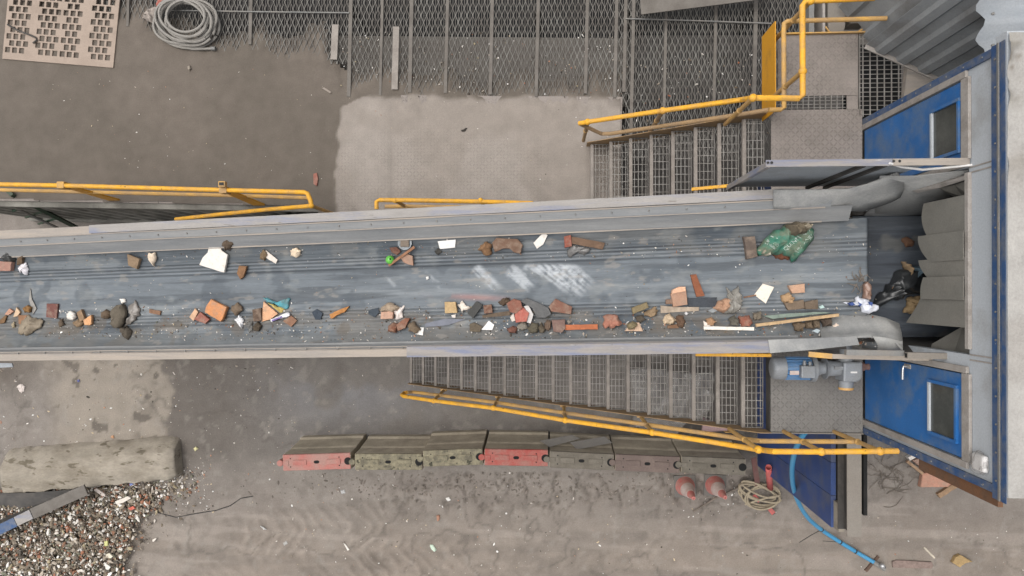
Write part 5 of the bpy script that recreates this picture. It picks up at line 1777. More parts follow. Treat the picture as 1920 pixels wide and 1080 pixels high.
def piece(reg, pts, kind, h, mat, surf, lift=0.0):
    """MB of one fragment: outline on a surface, raised to a solid of its own thickness"""
    SEED[0] += 1
    sd = SEED[0]
    ox, oy, sc_ = REG[reg]
    w_ = [on_surf(ox + x / sc_, oy + y / sc_, surf) for x, y in pts]
    # keep the silhouette where it stands: tops sit nearer the camera than their base
    zc = sum(p.z for p in w_) / len(w_)
    k = (H - zc - h * 0.6) / (H - zc)
    w_ = [(p.x * k, p.y * k) for p in w_]
    size = max(max(p[0] for p in w_) - min(p[0] for p in w_), max(p[1] for p in w_) - min(p[1] for p in w_))
    jit = {'slab': 0.010, 'rock': 0.06, 'sheet': 0.05, 'tile': 0.006}.get(kind, 0.02) * size
    ring = resample(w_, size / (7 if kind != 'sheet' else 11), jit, sd)
    cx = sum(p[0] for p in ring) / len(ring)
    cy_ = sum(p[1] for p in ring) / len(ring)
    nz = lambda x, y, f, a: a * mnoise.fractal(Vector((x * f + sd * 3.1, y * f + sd * 1.7, sd * 0.37)), 1.0, 2.0, 3)
    zs_ = np.array([float(surf(p[0], p[1])) for p in ring])
    Am = np.array([[p[0] - cx, p[1] - cy_, 1.0] for p in ring])
    pl = np.linalg.lstsq(Am, zs_, rcond=None)[0]
    res = float((zs_ - Am @ pl).max()) * (1.0 if kind in ('tile', 'slab') else 0.3) + lift + 0.001
    basef = lambda x, y: pl[0] * (x - cx) + pl[1] * (y - cy_) + pl[2] + res
    tilt = (random.Random(sd).uniform(-1, 1), random.Random(sd + 1).uniform(-1, 1))
    levels = {'slab': [(0.96, 0.0), (1.0, 0.10), (1.0, 0.86), (0.96, 1.0), (0.6, 1.0), (0.25, 1.0)],
              'tile': [(1.0, 0.0), (1.0, 0.9), (0.985, 1.0), (0.6, 1.0), (0.25, 1.0)],
              'rock': [(0.80, 0.0), (0.97, 0.22), (1.0, 0.42), (0.90, 0.72), (0.66, 0.93), (0.34, 1.0)],
              'sheet': [(0.96, 0.0), (1.0, 0.15), (0.92, 0.55), (0.78, 0.75), (0.6, 0.9), (0.42, 1.0), (0.2, 1.0)]}[kind]
    amp = {'slab': 0.10, 'tile': 0.03, 'rock': 0.34, 'sheet': 1.0}[kind] * h
    m = MB()
    n = len(ring)
    for li, (s_, t_) in enumerate(levels):
        for (x, y) in ring:
            X_, Y_ = cx + (x - cx) * s_, cy_ + (y - cy_) * s_
            base = basef(X_, Y_)
            z = base + t_ * h
            if li > 0 and t_ > 0.2:
                f = {'sheet': 16, 'rock': 1.6 / max(size, 0.03)}.get(kind, 1.2 / max(size, 0.03))
                if kind == 'sheet':
                    z += (abs(nz(X_, Y_, 14, 1.0)) - 0.35) * amp
                    X_ += nz(Y_, X_, 12, 0.012)
                else:
                    z += nz(X_, Y_, f * 2, amp)
                if kind in ('slab', 'tile'):
                    z += h * 0.25 * (tilt[0] * (x - cx) + tilt[1] * (y - cy_)) * s_ / max(size, 0.01)
            if kind == 'rock' and 0 < li < 5:
                q = 1 + nz(X_ + li, Y_, f * 2 if li else 1, 0.10)
                X_, Y_ = cx + (X_ - cx) * q, cy_ + (Y_ - cy_) * q
            m.v.append((X_, Y_, max(z, base)))
    for li in range(len(levels) - 1):
        for j in range(n):
            m.f.append((li * n + j, li * n + (j + 1) % n, (li + 1) * n + (j + 1) % n, (li + 1) * n + j))
    top = len(m.v)
    lz = sum(v[2] for v in m.v[-n:]) / n
    m.v.append((cx, cy_, lz))
    for j in range(n):
        m.f.append(((len(levels) - 1) * n + j, (len(levels) - 1) * n + (j + 1) % n, top))
    m.f.append(tuple(range(n))[::-1])
    # outlines are traced clockwise or not: make faces point outwards
    area = sum(ring[j][0] * ring[(j + 1) % n][1] - ring[(j + 1) % n][0] * ring[j][1] for j in range(n))
    if area < 0:
        m.f = [f[::-1] for f in m.f]
    return m


def frag(name, label, cat, reg, pts, kind, h, rgb, style='stone', surf=None, lift=0.0, group='rubble riding on the belt', parent=None):
    surf = surf or belt_z
    m = piece(reg, pts, kind, h, None, surf, lift)
    o = m.build(name, dmat(rgb, style), parent, smooth='full' if kind == 'sheet' else (True if kind == 'rock' else False))
    if parent is None:
        tag(o, label, cat, group)
    return o


def stick(name, label, cat, reg, p, q, wpx, h, rgb, style='wood', surf=None, lift=0.0, group='rubble riding on the belt'):
    surf = surf or belt_z
    ox, oy, sc_ = REG[reg]
    a, b = (on_surf(ox + t[0] / sc_, oy + t[1] / sc_, surf) for t in (p, q))
    wd = wpx / sc_ / F * (H - a.z)
    m = MB()
    n = 7
    up_ = Vector((0, 0, 1))
    d = (b - a).normalized()
    sdv = d.cross(up_).normalized()
    rs = random.Random(int(p[0] * 7 + q[1]))
    for i_ in range(n):
        t = i_ / (n - 1)
        c = a.lerp(b, t) + sdv * rs.uniform(-0.04, 0.04) * wd + up_ * (lift + 0.002)
        ww = wd / 2 * rs.uniform(0.92, 1.04)
        e = rs.uniform(-0.06, 0.06) * wd
        for (sx, sz_) in ((-1, 0), (1, 0), (1, 1), (-1, 1)):
            m.v.append(tuple(c + sdv * sx * ww + up_ * sz_ * h + d * (e if i_ in (0, n - 1) else 0)))
    for i_ in range(n - 1):
        for j in range(4):
            m.f.append((i_ * 4 + j, i_ * 4 + (j + 1) % 4, (i_ + 1) * 4 + (j + 1) % 4, (i_ + 1) * 4 + j))
    m.f += [(3, 2, 1, 0), tuple((n - 1) * 4 + j for j in range(4))]
    o = m.build(name, dmat(rgb, style), None)
    return tag(o, label, cat, group)


A_ = [
    ('brick', 'pale pink brick half at the far left end of the belt, under the black bag', 'brick', 'A', [(-14, 335), (95, 340), (85, 402), (-14, 405)], 'slab', 0.06, (172, 132, 118), 'brick'),
    ('bag_scrap', 'black crumpled bag scrap at the far left end of the belt', 'bag', 'A', [(5, 280), (60, 263), (105, 320), (85, 350), (30, 338), (0, 315)], 'sheet', 0.06, (58, 58, 56), 'plastic'),
    ('wood_chunk', 'small brown wood chunk touching the curled white scrap at far left', 'wood', 'A', [(130, 310), (165, 298), (160, 350), (120, 362)], 'slab', 0.04, (112, 92, 72), 'wood'),
    ('paper_scrap', 'curled white scrap beside the black bag at far left', 'paper', 'A', [(122, 378), (155, 350), (180, 340), (192, 380), (192, 430), (170, 428), (158, 392), (135, 420)], 'sheet', 0.03, (226, 222, 226), 'white'),
    ('stone', 'angular brown stone left of the cream lump on the upper belt side', 'stone', 'A', [(895, 285), (985, 318), (960, 390), (900, 365)], 'slab', 0.05, (150, 128, 104), 'stone'),
    ('plaster_lump', 'cream plaster lump right of the angular brown stone', 'plaster', 'A', [(1035, 278), (1085, 275), (1090, 320), (1078, 345), (1075, 370), (1060, 352), (1032, 325)], 'rock', 0.05, (226, 208, 186), 'white'),
    ('plaster_slab', 'largest white plaster slab on the belt', 'plaster', 'A', [(1475, 195), (1530, 215), (1555, 262), (1595, 290), (1570, 415), (1400, 360), (1422, 310), (1455, 275)], 'tile', 0.035, (236, 230, 222), 'white'),
    ('clod', 'dark brown clod against the top of the largest white slab', 'clod', 'A', [(1550, 190), (1590, 180), (1635, 205), (1605, 250), (1575, 262), (1545, 230)], 'rock', 0.08, (96, 82, 68), 'stone'),
    ('stone', 'brown leaf-shaped stone just below right of the largest white slab', 'stone', 'A', [(1675, 365), (1730, 370), (1705, 445), (1680, 462), (1660, 420)], 'slab', 0.04, (138, 104, 76), 'stone'),
    ('brick', 'orange brick half with chipped corner on the lower belt side', 'brick', 'A', [(1480, 598), (1595, 655), (1562, 740), (1545, 757), (1435, 690), (1450, 640)], 'slab', 0.06, (206, 142, 96), 'brick'),
    ('tile_shard', 'pale buff tile shard beside the red shard, left of the orange brick', 'tile', 'A', [(1325, 725), (1368, 664), (1388, 690), (1355, 752)], 'slab', 0.03, (208, 170, 140), 'brick'),
    ('tile_shard', 'dull red tile shard just left of the orange brick half', 'tile', 'A', [(1362, 740), (1402, 688), (1470, 740), (1440, 772)], 'slab', 0.045, (150, 96, 84), 'brick'),
    ('stone', 'brown rounded stone just right of the orange brick half', 'stone', 'A', [(1618, 645), (1660, 620), (1702, 675), (1640, 715), (1612, 682)], 'rock', 0.06, (120, 104, 88), 'stone'),
    ('plastic_scrap', 'torn white plastic below the stone right of the orange brick', 'plastic', 'A', [(1638, 740), (1665, 710), (1698, 740), (1690, 808), (1665, 780)], 'sheet', 0.04, (228, 228, 230), 'white'),
    ('tile', 'square maroon tile piece left of the white cobble', 'tile', 'A', [(330, 630), (410, 632), (400, 735), (325, 725)], 'tile', 0.025, (116, 78, 72), 'brick'),
    ('cobble', 'white rounded cobble between maroon tile and tan stones', 'stone', 'A', [(460, 700), (490, 680), (525, 700), (532, 725), (515, 742), (475, 738)], 'rock', 0.06, (228, 222, 214), 'white'),
    ('stone', 'upright tan stone right of the white cobble', 'stone', 'A', [(545, 690), (575, 670), (600, 740), (565, 758)], 'slab', 0.05, (150, 124, 98), 'stone'),
    ('brick_chip', 'light orange brick chip right of the tan stones', 'brick', 'A', [(590, 745), (645, 708), (648, 770), (630, 782), (592, 778)], 'slab', 0.04, (214, 162, 118), 'brick'),
    ('stone', 'low brown stone below right of the white cobble', 'stone', 'A', [(508, 758), (550, 735), (585, 762), (560, 795), (515, 787)], 'rock', 0.045, (138, 116, 92), 'stone'),
    ('stone', 'small dark stone on the crease below the maroon tile', 'stone', 'A', [(405, 762), (430, 735), (452, 780), (415, 794)], 'rock', 0.03, (104, 90, 76), 'stone'),
    ('clod', 'biggest grey-brown mud clod on the left half of the belt', 'clod', 'A', [(768, 700), (800, 640), (850, 632), (878, 690), (868, 760), (815, 806), (770, 782)], 'rock', 0.11, (104, 96, 84), 'stone'),
    ('pebble', 'white pebble at the top of the biggest mud clod', 'stone', 'A', [(835, 600), (870, 596), (882, 620), (850, 632)], 'rock', 0.03, (232, 226, 218), 'white'),
    ('plastic_scrap', 'grey torn plastic film draped right of the biggest mud clod', 'plastic', 'A', [(898, 640), (938, 603), (975, 660), (968, 720), (905, 780), (862, 785), (905, 715)], 'sheet', 0.05, (126, 120, 114), 'plastic'),
    ('rag', 'muddy rag hanging below the biggest mud clod', 'rag', 'A', [(832, 805), (880, 785), (915, 820), (905, 855), (885, 887), (850, 860)], 'sheet', 0.06, (92, 84, 74), 'cloth'),
    ('clod', 'brown clod at the left foot of the biggest mud clod', 'clod', 'A', [(705, 690), (740, 670), (775, 700), (752, 742), (710, 732)], 'rock', 0.06, (104, 88, 72), 'stone'),
    ('wood_chip', 'short brown wood chip between mud clod and orange brick', 'wood', 'A', [(1045, 668), (1125, 682), (1120, 710), (1045, 696)], 'slab', 0.025, (138, 106, 84), 'wood'),
    ('foil_packet', 'crumpled silvery brown foil packet near the left end', 'packet', 'A', [(130, 780), (178, 712), (240, 728), (297, 745), (290, 792), (225, 830), (180, 855), (120, 842)], 'sheet', 0.06, (150, 138, 120), 'dirty'),
    ('board_scrap', 'brown board corner behind the foil packet', 'board', 'A', [(132, 710), (195, 712), (158, 778), (134, 772)], 'tile', 0.02, (150, 112, 84), 'wood'),
    ('cobble', 'round orange-brown cobble above the foil packet', 'stone', 'A', [(160, 665), (188, 638), (222, 658), (210, 692), (172, 694)], 'rock', 0.06, (146, 110, 70), 'stone'),
    ('plastic_offcut', 'thin grey leaf-shaped plastic blade above the foil packet', 'plastic', 'A', [(213, 525), (226, 600), (258, 665), (232, 705), (226, 670), (205, 605)], 'tile', 0.012, (146, 142, 136), 'plastic'),
    ('plaster_shard', 'angled tan plaster shard left of the orange-brown cobble', 'plaster', 'A', [(100, 725), (120, 655), (145, 690), (128, 718)], 'slab', 0.03, (206, 178, 148), 'white'),
    ('brick_chip', 'small pink brick chip at the lower left end of the belt', 'brick', 'A', [(38, 705), (72, 665), (100, 685), (62, 712)], 'slab', 0.03, (196, 146, 122), 'brick'),
    ('twig', 'brown bent twig below the small pink chip at far left', 'wood', 'A', [(0, 748), (40, 712), (52, 716), (34, 765), (0, 772)], 'slab', 0.02, (122, 94, 66), 'wood'),
    ('stone', 'tiny tan stone left of the foil packet', 'stone', 'A', [(80, 772), (100, 757), (104, 797), (86, 802)], 'rock', 0.025, (170, 156, 130), 'stone'),
    ('stone', 'round brown stone tucked beside a white tile sliver', 'stone', 'B', [(175, 285), (205, 250), (232, 290), (208, 332), (178, 320)], 'rock', 0.05, (128, 108, 84), 'stone'),
    ('tile_sliver', 'white tile sliver lying against a round brown stone', 'tile', 'B', [(218, 256), (302, 325), (290, 352), (222, 312)], 'tile', 0.02, (232, 222, 212), 'white'),
    ('stone', 'white and tan stone alone near the upper skirt', 'stone', 'B', [(385, 258), (430, 237), (458, 255), (452, 295), (430, 310), (390, 298)], 'rock', 0.05, (226, 206, 180), 'white'),
    ('stone', 'flat reddish stone left of the round lid', 'stone', 'B', [(1080, 240), (1130, 235), (1162, 265), (1135, 292), (1100, 275)], 'slab', 0.03, (112, 78, 66), 'brick'),
    ('stone', 'pinkish wedge stone below the round lid', 'stone', 'B', [(1160, 305), (1192, 280), (1245, 298), (1250, 365), (1215, 358), (1180, 340)], 'slab', 0.05, (176, 140, 120), 'brick'),
    ('tile', 'clean white rectangular tile piece right of the round lid', 'tile', 'B', [(1418, 195), (1545, 183), (1540, 240), (1435, 250)], 'tile', 0.018, (240, 238, 234), 'white'),
    ('clod', 'dark crumb of mud below the white rectangular tile', 'clod', 'B', [(1390, 262), (1420, 243), (1452, 270), (1420, 294)], 'rock', 0.025, (72, 70, 66), 'stone'),
    ('tile', 'peach triangular tile under the blue-green strap', 'tile', 'B', [(205, 615), (305, 700), (250, 742), (190, 757)], 'tile', 0.025, (216, 168, 132), 'brick'),
    ('tile', 'brown tile corner right of the white and purple tube', 'tile', 'B', [(338, 752), (397, 714), (438, 748), (397, 794)], 'tile', 0.025, (138, 104, 84), 'brick'),
    ('brick', 'dark brown brick left of the peach triangular tile', 'brick', 'B', [(128, 672), (190, 660), (192, 750), (135, 757)], 'slab', 0.05, (98, 80, 68), 'brick'),
    ('clod', 'dark clod below the dark brown brick', 'clod', 'B', [(125, 790), (160, 758), (193, 785), (165, 826), (130, 815)], 'rock', 0.05, (84, 74, 62), 'stone'),
    ('plastic_scrap', 'pale clear plastic scrap left of a dark clod', 'plastic', 'B', [(85, 760), (122, 752), (125, 810), (100, 838), (92, 800)], 'sheet', 0.03, (126, 124, 120), 'clear'),
    ('slate', 'dark five-sided slate left of the orange wood splinter', 'slate', 'B', [(540, 690), (575, 668), (616, 695), (602, 742), (565, 742)], 'tile', 0.015, (66, 74, 84), 'stone'),
    ('wood_splinter', 'orange tapering wood splinter between two dark slates', 'wood', 'B', [(665, 705), (735, 672), (803, 647), (770, 690), (715, 712), (690, 732), (672, 735)], 'slab', 0.03, (184, 128, 74), 'wood'),
    ('slate', 'dark slate piece left of the domed beige stone', 'slate', 'B', [(932, 682), (960, 668), (1005, 660), (1010, 692), (980, 727), (942, 707)], 'tile', 0.015, (70, 78, 86), 'stone'),
    ('stone', 'domed beige stone behind a pink block, mid belt', 'stone', 'B', [(1020, 660), (1050, 632), (1085, 624), (1128, 640), (1147, 665), (1108, 692), (1025, 690)], 'rock', 0.09, (168, 150, 130), 'stone'),
    ('brick', 'pinkish block in front of the domed beige stone', 'brick', 'B', [(1025, 688), (1112, 682), (1106, 736), (1020, 738)], 'slab', 0.06, (198, 158, 136), 'brick'),
    ('paper_scrap', 'torn white sheet right of the pinkish block', 'paper', 'B', [(1112, 692), (1142, 662), (1184, 642), (1172, 690), (1178, 730), (1122, 742)], 'sheet', 0.04, (232, 222, 216), 'white'),
    ('brick', 'left of two red-brown broken bricks by the lower skirt', 'brick', 'B', [(1068, 790), (1110, 758), (1142, 785), (1128, 836), (1072, 828)], 'rock', 0.07, (126, 86, 68), 'brick'),
    ('brick', 'right of two red-brown broken bricks by the lower skirt', 'brick', 'B', [(1132, 778), (1192, 730), (1226, 732), (1195, 800), (1142, 822)], 'slab', 0.07, (134, 92, 74), 'brick'),
    ('stone', 'brown cobble right of the two broken bricks', 'stone', 'B', [(1208, 775), (1255, 752), (1298, 808), (1272, 837), (1215, 828)], 'rock', 0.08, (124, 108, 90), 'stone'),
    ('tile_chip', 'white tile chip under the brown cobble', 'tile', 'B', [(1262, 843), (1300, 795), (1322, 798), (1315, 852)], 'tile', 0.015, (238, 236, 232), 'white'),
    ('stone', 'squarish yellow-tan block right of the red smear', 'stone', 'B', [(1468, 618), (1545, 618), (1557, 695), (1470, 698)], 'slab', 0.07, (196, 168, 126), 'stone'),
    ('plaster_lump', 'white lump with a tail right of the yellow-tan block', 'plaster', 'B', [(1555, 640), (1590, 612), (1645, 660), (1605, 678), (1590, 712), (1578, 670)], 'rock', 0.04, (222, 212, 200), 'white'),
    ('rubber_strip', 'dark grey rubber offcut standing beside the white lump', 'rubber', 'B', [(1628, 700), (1640, 675), (1690, 613), (1735, 640), (1668, 732)], 'slab', 0.06, (78, 78, 76), 'cloth'),
    ('plastic_strip', 'long blue-grey plastic strip lying along the lower skirt', 'plastic', 'B', [(1330, 770), (1470, 735), (1620, 738), (1490, 782), (1335, 794)], 'tile', 0.012, (108, 112, 124), 'plastic'),
    ('tile_chip', 'tiny white chip between yellow-tan block and blue-grey strip', 'tile', 'B', [(1513, 712), (1545, 704), (1542, 730), (1520, 728)], 'tile', 0.015, (226, 220, 214), 'white'),
    ('pebble', 'lone white crumb in the middle of the belt', 'stone', 'B', [(1333, 445), (1352, 438), (1358, 455), (1342, 466)], 'rock', 0.02, (238, 236, 232), 'white'),
    ('stone', 'orange-brown lumpy stone left of the arched brick', 'stone', 'C', [(50, 235), (70, 205), (115, 180), (145, 200), (140, 265), (115, 277), (85, 255)], 'rock', 0.07, (136, 104, 76), 'stone'),
    ('brick', 'brown arch-shaped ridge tile piece on the upper belt side', 'tile', 'C', [(148, 190), (175, 158), (310, 165), (345, 205), (330, 260), (290, 252), (260, 228), (210, 228), (165, 250)], 'slab', 0.07, (122, 96, 80), 'brick'),
    ('tile', 'slanted white tile right of the arched brown piece', 'tile', 'C', [(412, 190), (475, 125), (503, 140), (475, 200), (435, 228)], 'tile', 0.018, (238, 232, 224), 'white'),
    ('brick', 'red brick end beside the short brown plank', 'brick', 'C', [(608, 150), (652, 138), (660, 212), (613, 222)], 'slab', 0.06, (150, 88, 74), 'brick'),
    ('plank', 'short worn brown plank right of the red brick end', 'wood', 'C', [(655, 150), (873, 190), (857, 233), (655, 195)], 'tile', 0.04, (122, 98, 80), 'wood'),
    ('plastic_scrap', 'grey crumpled sheet below the short brown plank', 'plastic', 'C', [(628, 240), (670, 200), (780, 225), (742, 273), (690, 247), (650, 287)], 'sheet', 0.035, (112, 110, 108), 'plastic'),
    ('clay_slab', 'upright dark brown slab left of the green cement bag', 'slab', 'C', [(1757, 152), (1832, 148), (1840, 210), (1852, 280), (1780, 297), (1768, 220)], 'slab', 0.06, (104, 92, 84), 'brick'),
    ('wood_batten', 'rust-brown batten standing above the black slate', 'wood', 'C', [(1420, 396), (1457, 391), (1512, 530), (1460, 537)], 'tile', 0.03, (142, 88, 62), 'wood'),
    ('plank', 'pale grey plank under the pink square tile', 'wood', 'C', [(1228, 592), (1310, 600), (1475, 603), (1475, 626), (1230, 642)], 'tile', 0.02, (176, 160, 142), 'wood'),
    ('slate', 'long black slate right of the pink square tile', 'slate', 'C', [(1400, 545), (1590, 540), (1585, 605), (1482, 600), (1405, 598)], 'tile', 0.02, (70, 74, 80), 'stone'),
    ('tile', 'pink-brown square tile lying on the pale plank', 'tile', 'C', [(1292, 517), (1390, 487), (1402, 585), (1310, 602)], 'tile', 0.05, (174, 138, 116), 'brick'),
    ('brick_chip', 'peach brick chip on top of the pink-brown square tile', 'brick', 'C', [(1303, 492), (1345, 472), (1387, 472), (1390, 500), (1300, 517)], 'slab', 0.07, (222, 176, 146), 'brick'),
    ('stone', 'small brown block peeping out left of the pink-brown tile', 'stone', 'C', [(1262, 555), (1300, 550), (1304, 582), (1262, 584)], 'slab', 0.035, (126, 100, 84), 'brick'),
    ('cloth_bundle', 'beige and pink cloth bundle under the clear bag', 'cloth', 'C', [(1570, 605), (1600, 570), (1650, 542), (1685, 545), (1692, 592), (1650, 640), (1590, 628)], 'sheet', 0.08, (186, 148, 122), 'cloth'),
    ('plastic_bag', 'twisted clear plastic bag right of the black slate', 'bag', 'C', [(1650, 472), (1690, 505), (1735, 466), (1750, 520), (1767, 592), (1715, 640), (1640, 645), (1680, 592), (1662, 530)], 'sheet', 0.09, (166, 162, 154), 'clear'),
    ('plaster_shard', 'grey-white shard at the left foot of the clear bag', 'plaster', 'C', [(1532, 625), (1580, 605), (1600, 622), (1565, 640)], 'tile', 0.02, (152, 156, 158), 'stone'),
    ('stone', 'olive rectangular stone left of a round tan one', 'stone', 'C', [(1042, 607), (1140, 570), (1152, 605), (1052, 648)], 'slab', 0.06, (134, 120, 92), 'stone'),
    ('stone', 'round tan stone right of the olive rectangular one', 'stone', 'C', [(1118, 635), (1195, 597), (1218, 625), (1200, 655), (1165, 671), (1126, 660)], 'rock', 0.06, (146, 124, 98), 'stone'),
    ('brick', 'large pinkish-red rounded brick lump by the lower skirt', 'brick', 'C', [(858, 660), (885, 650), (940, 647), (985, 712), (932, 738), (862, 737)], 'rock', 0.10, (168, 116, 98), 'brick'),
    ('tile_shard', 'pale pink triangular shard under the mossy stone', 'tile', 'C', [(998, 757), (1050, 698), (1092, 703), (1115, 757)], 'tile', 0.025, (206, 176, 152), 'brick'),
    ('stone', 'mossy yellow-grey stone on the pale pink shard', 'stone', 'C', [(1015, 715), (1050, 692), (1085, 715), (1062, 745), (1022, 747)], 'rock', 0.085, (138, 126, 98), 'stone'),
    ('clod', 'flat dark clod between the brick lump and round brown disc', 'clod', 'C', [(1060, 667), (1110, 655), (1142, 685), (1100, 710)], 'rock', 0.03, (86, 78, 68), 'stone'),
    ('paper_scrap', 'white and orange crumpled packet left of the round brown disc', 'packet', 'C', [(1243, 690), (1262, 650), (1290, 642), (1332, 685), (1312, 715), (1255, 712)], 'sheet', 0.05, (214, 190, 160), 'dirty'),
    ('slab_piece', 'brown flat slab under the white and orange packet', 'slab', 'C', [(1272, 722), (1342, 712), (1347, 738), (1275, 740)], 'tile', 0.025, (122, 92, 70), 'brick'),
    ('stone', 'round dark brown disc-like stone with a white speck', 'stone', 'C', [(1325, 665), (1350, 655), (1375, 660), (1392, 692), (1375, 736), (1338, 730)], 'rock', 0.055, (102, 80, 64), 'stone'),
    ('pebble', 'small white ball-like pebble above the round dark disc', 'stone', 'C', [(1384, 640), (1396, 632), (1409, 642), (1400, 655), (1388, 654)], 'rock', 0.03, (226, 224, 224), 'white'),
    ('stone', 'tan pointed lump above the long white batten', 'stone', 'C', [(1520, 682), (1560, 667), (1592, 700), (1565, 722), (1530, 716)], 'rock', 0.05, (176, 140, 108), 'stone'),
    ('plaster_shard', 'white wedge at the left end above the long white batten', 'plaster', 'C', [(1504, 690), (1540, 715), (1575, 722), (1508, 724)], 'slab', 0.03, (226, 216, 206), 'white'),
    ('stone', 'grey-green rounded stone right of the tan pointed lump', 'stone', 'C', [(1668, 675), (1705, 655), (1738, 690), (1722, 727), (1680, 717)], 'rock', 0.07, (104, 100, 90), 'stone'),
    ('brick', 'red rounded brick beside the grey-green stone', 'brick', 'C', [(1733, 667), (1800, 655), (1822, 695), (1802, 730), (1750, 727)], 'rock', 0.07, (150, 96, 80), 'brick'),
    ('stone', 'grey stone at the left end of the long splintered plank', 'stone', 'D', [(200, 797), (240, 787), (247, 825), (205, 832)], 'rock', 0.06, (126, 116, 102), 'stone'),
    ('stone', 'brown block among reds, far left below the tall wedge of mortar', 'stone', 'C', [(90, 592), (145, 585), (152, 640), (96, 645)], 'slab', 0.06, (112, 80, 66), 'brick'),
    ('stone', 'dark clod at the top of the red brick heap', 'clod', 'C', [(182, 575), (215, 545), (255, 540), (262, 575), (215, 600)], 'rock', 0.07, (94, 78, 64), 'stone'),
    ('brick', 'brown-red brick leaning at the top of the brick heap', 'brick', 'C', [(238, 580), (285, 548), (330, 560), (345, 605), (300, 645), (262, 635)], 'slab', 0.11, (136, 92, 78), 'brick'),
    ('brick', 'salmon-red brick face in the middle of the brick heap', 'brick', 'C', [(290, 650), (345, 600), (385, 640), (370, 695), (300, 702)], 'slab', 0.10, (178, 104, 92), 'brick'),
    ('tile', 'white curved tile rim behind the salmon-red brick', 'tile', 'C', [(350, 598), (380, 590), (412, 650), (395, 708), (370, 700), (388, 645)], 'tile', 0.07, (206, 202, 200), 'white'),
    ('tile_chip', 'white chip at the left foot of the salmon-red brick', 'tile', 'C', [(262, 670), (285, 640), (295, 690), (275, 697)], 'tile', 0.03, (216, 208, 200), 'white'),
    ('pipe_piece', 'large grey curved pipe shard right of the brick heap', 'pipe', 'C', [(325, 565), (370, 543), (440, 572), (512, 610), (528, 650), (490, 672), (435, 672), (405, 610)], 'slab', 0.07, (104, 104, 104), 'stone'),
    ('brick', 'brown roof tile piece with red edge right of the grey pipe shard', 'brick', 'C', [(510, 600), (553, 548), (662, 600), (655, 650), (525, 630)], 'slab', 0.07, (128, 92, 78), 'brick'),
    ('plank', 'dark brown plank lying left of the brick heap', 'wood', 'C', [(82, 655), (200, 635), (265, 628), (265, 655), (85, 672)], 'tile', 0.025, (104, 90, 76), 'wood'),
    ('stone', 'reddish stone at the left of the lower row of cobbles', 'stone', 'C', [(240, 740), (285, 722), (310, 735), (300, 772), (255, 770)], 'rock', 0.06, (122, 84, 72), 'stone'),
    ('stone', 'pale grey pitted cobble in the lower row', 'stone', 'C', [(300, 725), (330, 697), (370, 700), (378, 735), (345, 757), (310, 747)], 'rock', 0.07, (138, 132, 122), 'stone'),
    ('stone', 'large dark olive cobble in the lower row', 'stone', 'C', [(370, 740), (395, 708), (440, 705), (452, 745), (430, 772), (385, 770)], 'rock', 0.08, (96, 90, 76), 'stone'),
    ('stone', 'narrow dark cobble right of the large olive one', 'stone', 'C', [(445, 730), (465, 702), (490, 745), (475, 770), (448, 765)], 'rock', 0.07, (102, 92, 78), 'stone'),
    ('stone', 'upright brown cobble touching the grey square block', 'stone', 'C', [(480, 705), (505, 683), (528, 690), (528, 740), (510, 757), (485, 740)], 'rock', 0.075, (110, 92, 78), 'stone'),
    ('brick', 'grey and red square block left of the orange batten', 'brick', 'C', [(528, 685), (615, 682), (618, 740), (595, 768), (540, 760)], 'slab', 0.07, (126, 102, 94), 'brick'),
    ('stone', 'small grey stone above the orange batten', 'stone', 'C', [(622, 690), (640, 682), (658, 700), (640, 712)], 'rock', 0.03, (140, 134, 124), 'stone'),
    ('stone', 'brown shard left of the white kite-shaped tile', 'stone', 'C', [(0, 712), (30, 700), (85, 728), (70, 762), (5, 760)], 'slab', 0.03, (104, 94, 80), 'stone'),
    ('tile', 'white kite-shaped tile near the lower skirt', 'tile', 'C', [(78, 748), (125, 690), (160, 715), (148, 750)], 'tile', 0.015, (240, 238, 236), 'white'),
    ('card', 'white square card beside the clear bag', 'card', 'D', [(250, 642), (308, 660), (265, 745), (205, 700)], 'tile', 0.01, (236, 226, 212), 'white'),
    ('brick', 'pink block above three stones, left of the white rag', 'brick', 'D', [(380, 652), (465, 642), (468, 688), (400, 693)], 'slab', 0.05, (196, 158, 132), 'brick'),
    ('stone', 'tan angular stone left below the pink block', 'stone', 'D', [(344, 705), (385, 687), (420, 720), (402, 746), (355, 736)], 'rock', 0.07, (178, 146, 112), 'stone'),
    ('stone', 'flat grey-brown slab below the tan angular stone', 'slab', 'D', [(358, 742), (460, 725), (470, 770), (380, 780)], 'slab', 0.035, (124, 108, 92), 'stone'),
    ('stone', 'grey-brown block right of the flat slab', 'stone', 'D', [(464, 737), (530, 724), (534, 775), (468, 774)], 'slab', 0.06, (112, 98, 84), 'stone'),
    ('plastic_chip', 'tiny pale teal chip right of the grey-brown block', 'plastic', 'D', [(538, 762), (560, 752), (570, 766), (550, 772)], 'tile', 0.012, (160, 190, 186), 'plastic'),
    ('board_strip', 'thin greenish board strip behind the splintered plank', 'wood', 'D', [(248, 808), (520, 788), (605, 793), (300, 826)], 'tile', 0.03, (132, 146, 136), 'wood'),
    ('stone', 'first brown stone below the splintered plank', 'stone', 'D', [(408, 850), (440, 838), (467, 845), (460, 892), (420, 887)], 'rock', 0.08, (116, 100, 82), 'stone'),
    ('stone', 'second brown stone below the splintered plank', 'stone', 'D', [(468, 840), (505, 834), (513, 875), (475, 876)], 'rock', 0.07, (122, 106, 88), 'stone'),
    ('stone', 'third brown stone below the splintered plank', 'stone', 'D', [(508, 830), (548, 828), (548, 872), (515, 876)], 'rock', 0.07, (112, 98, 82), 'stone'),
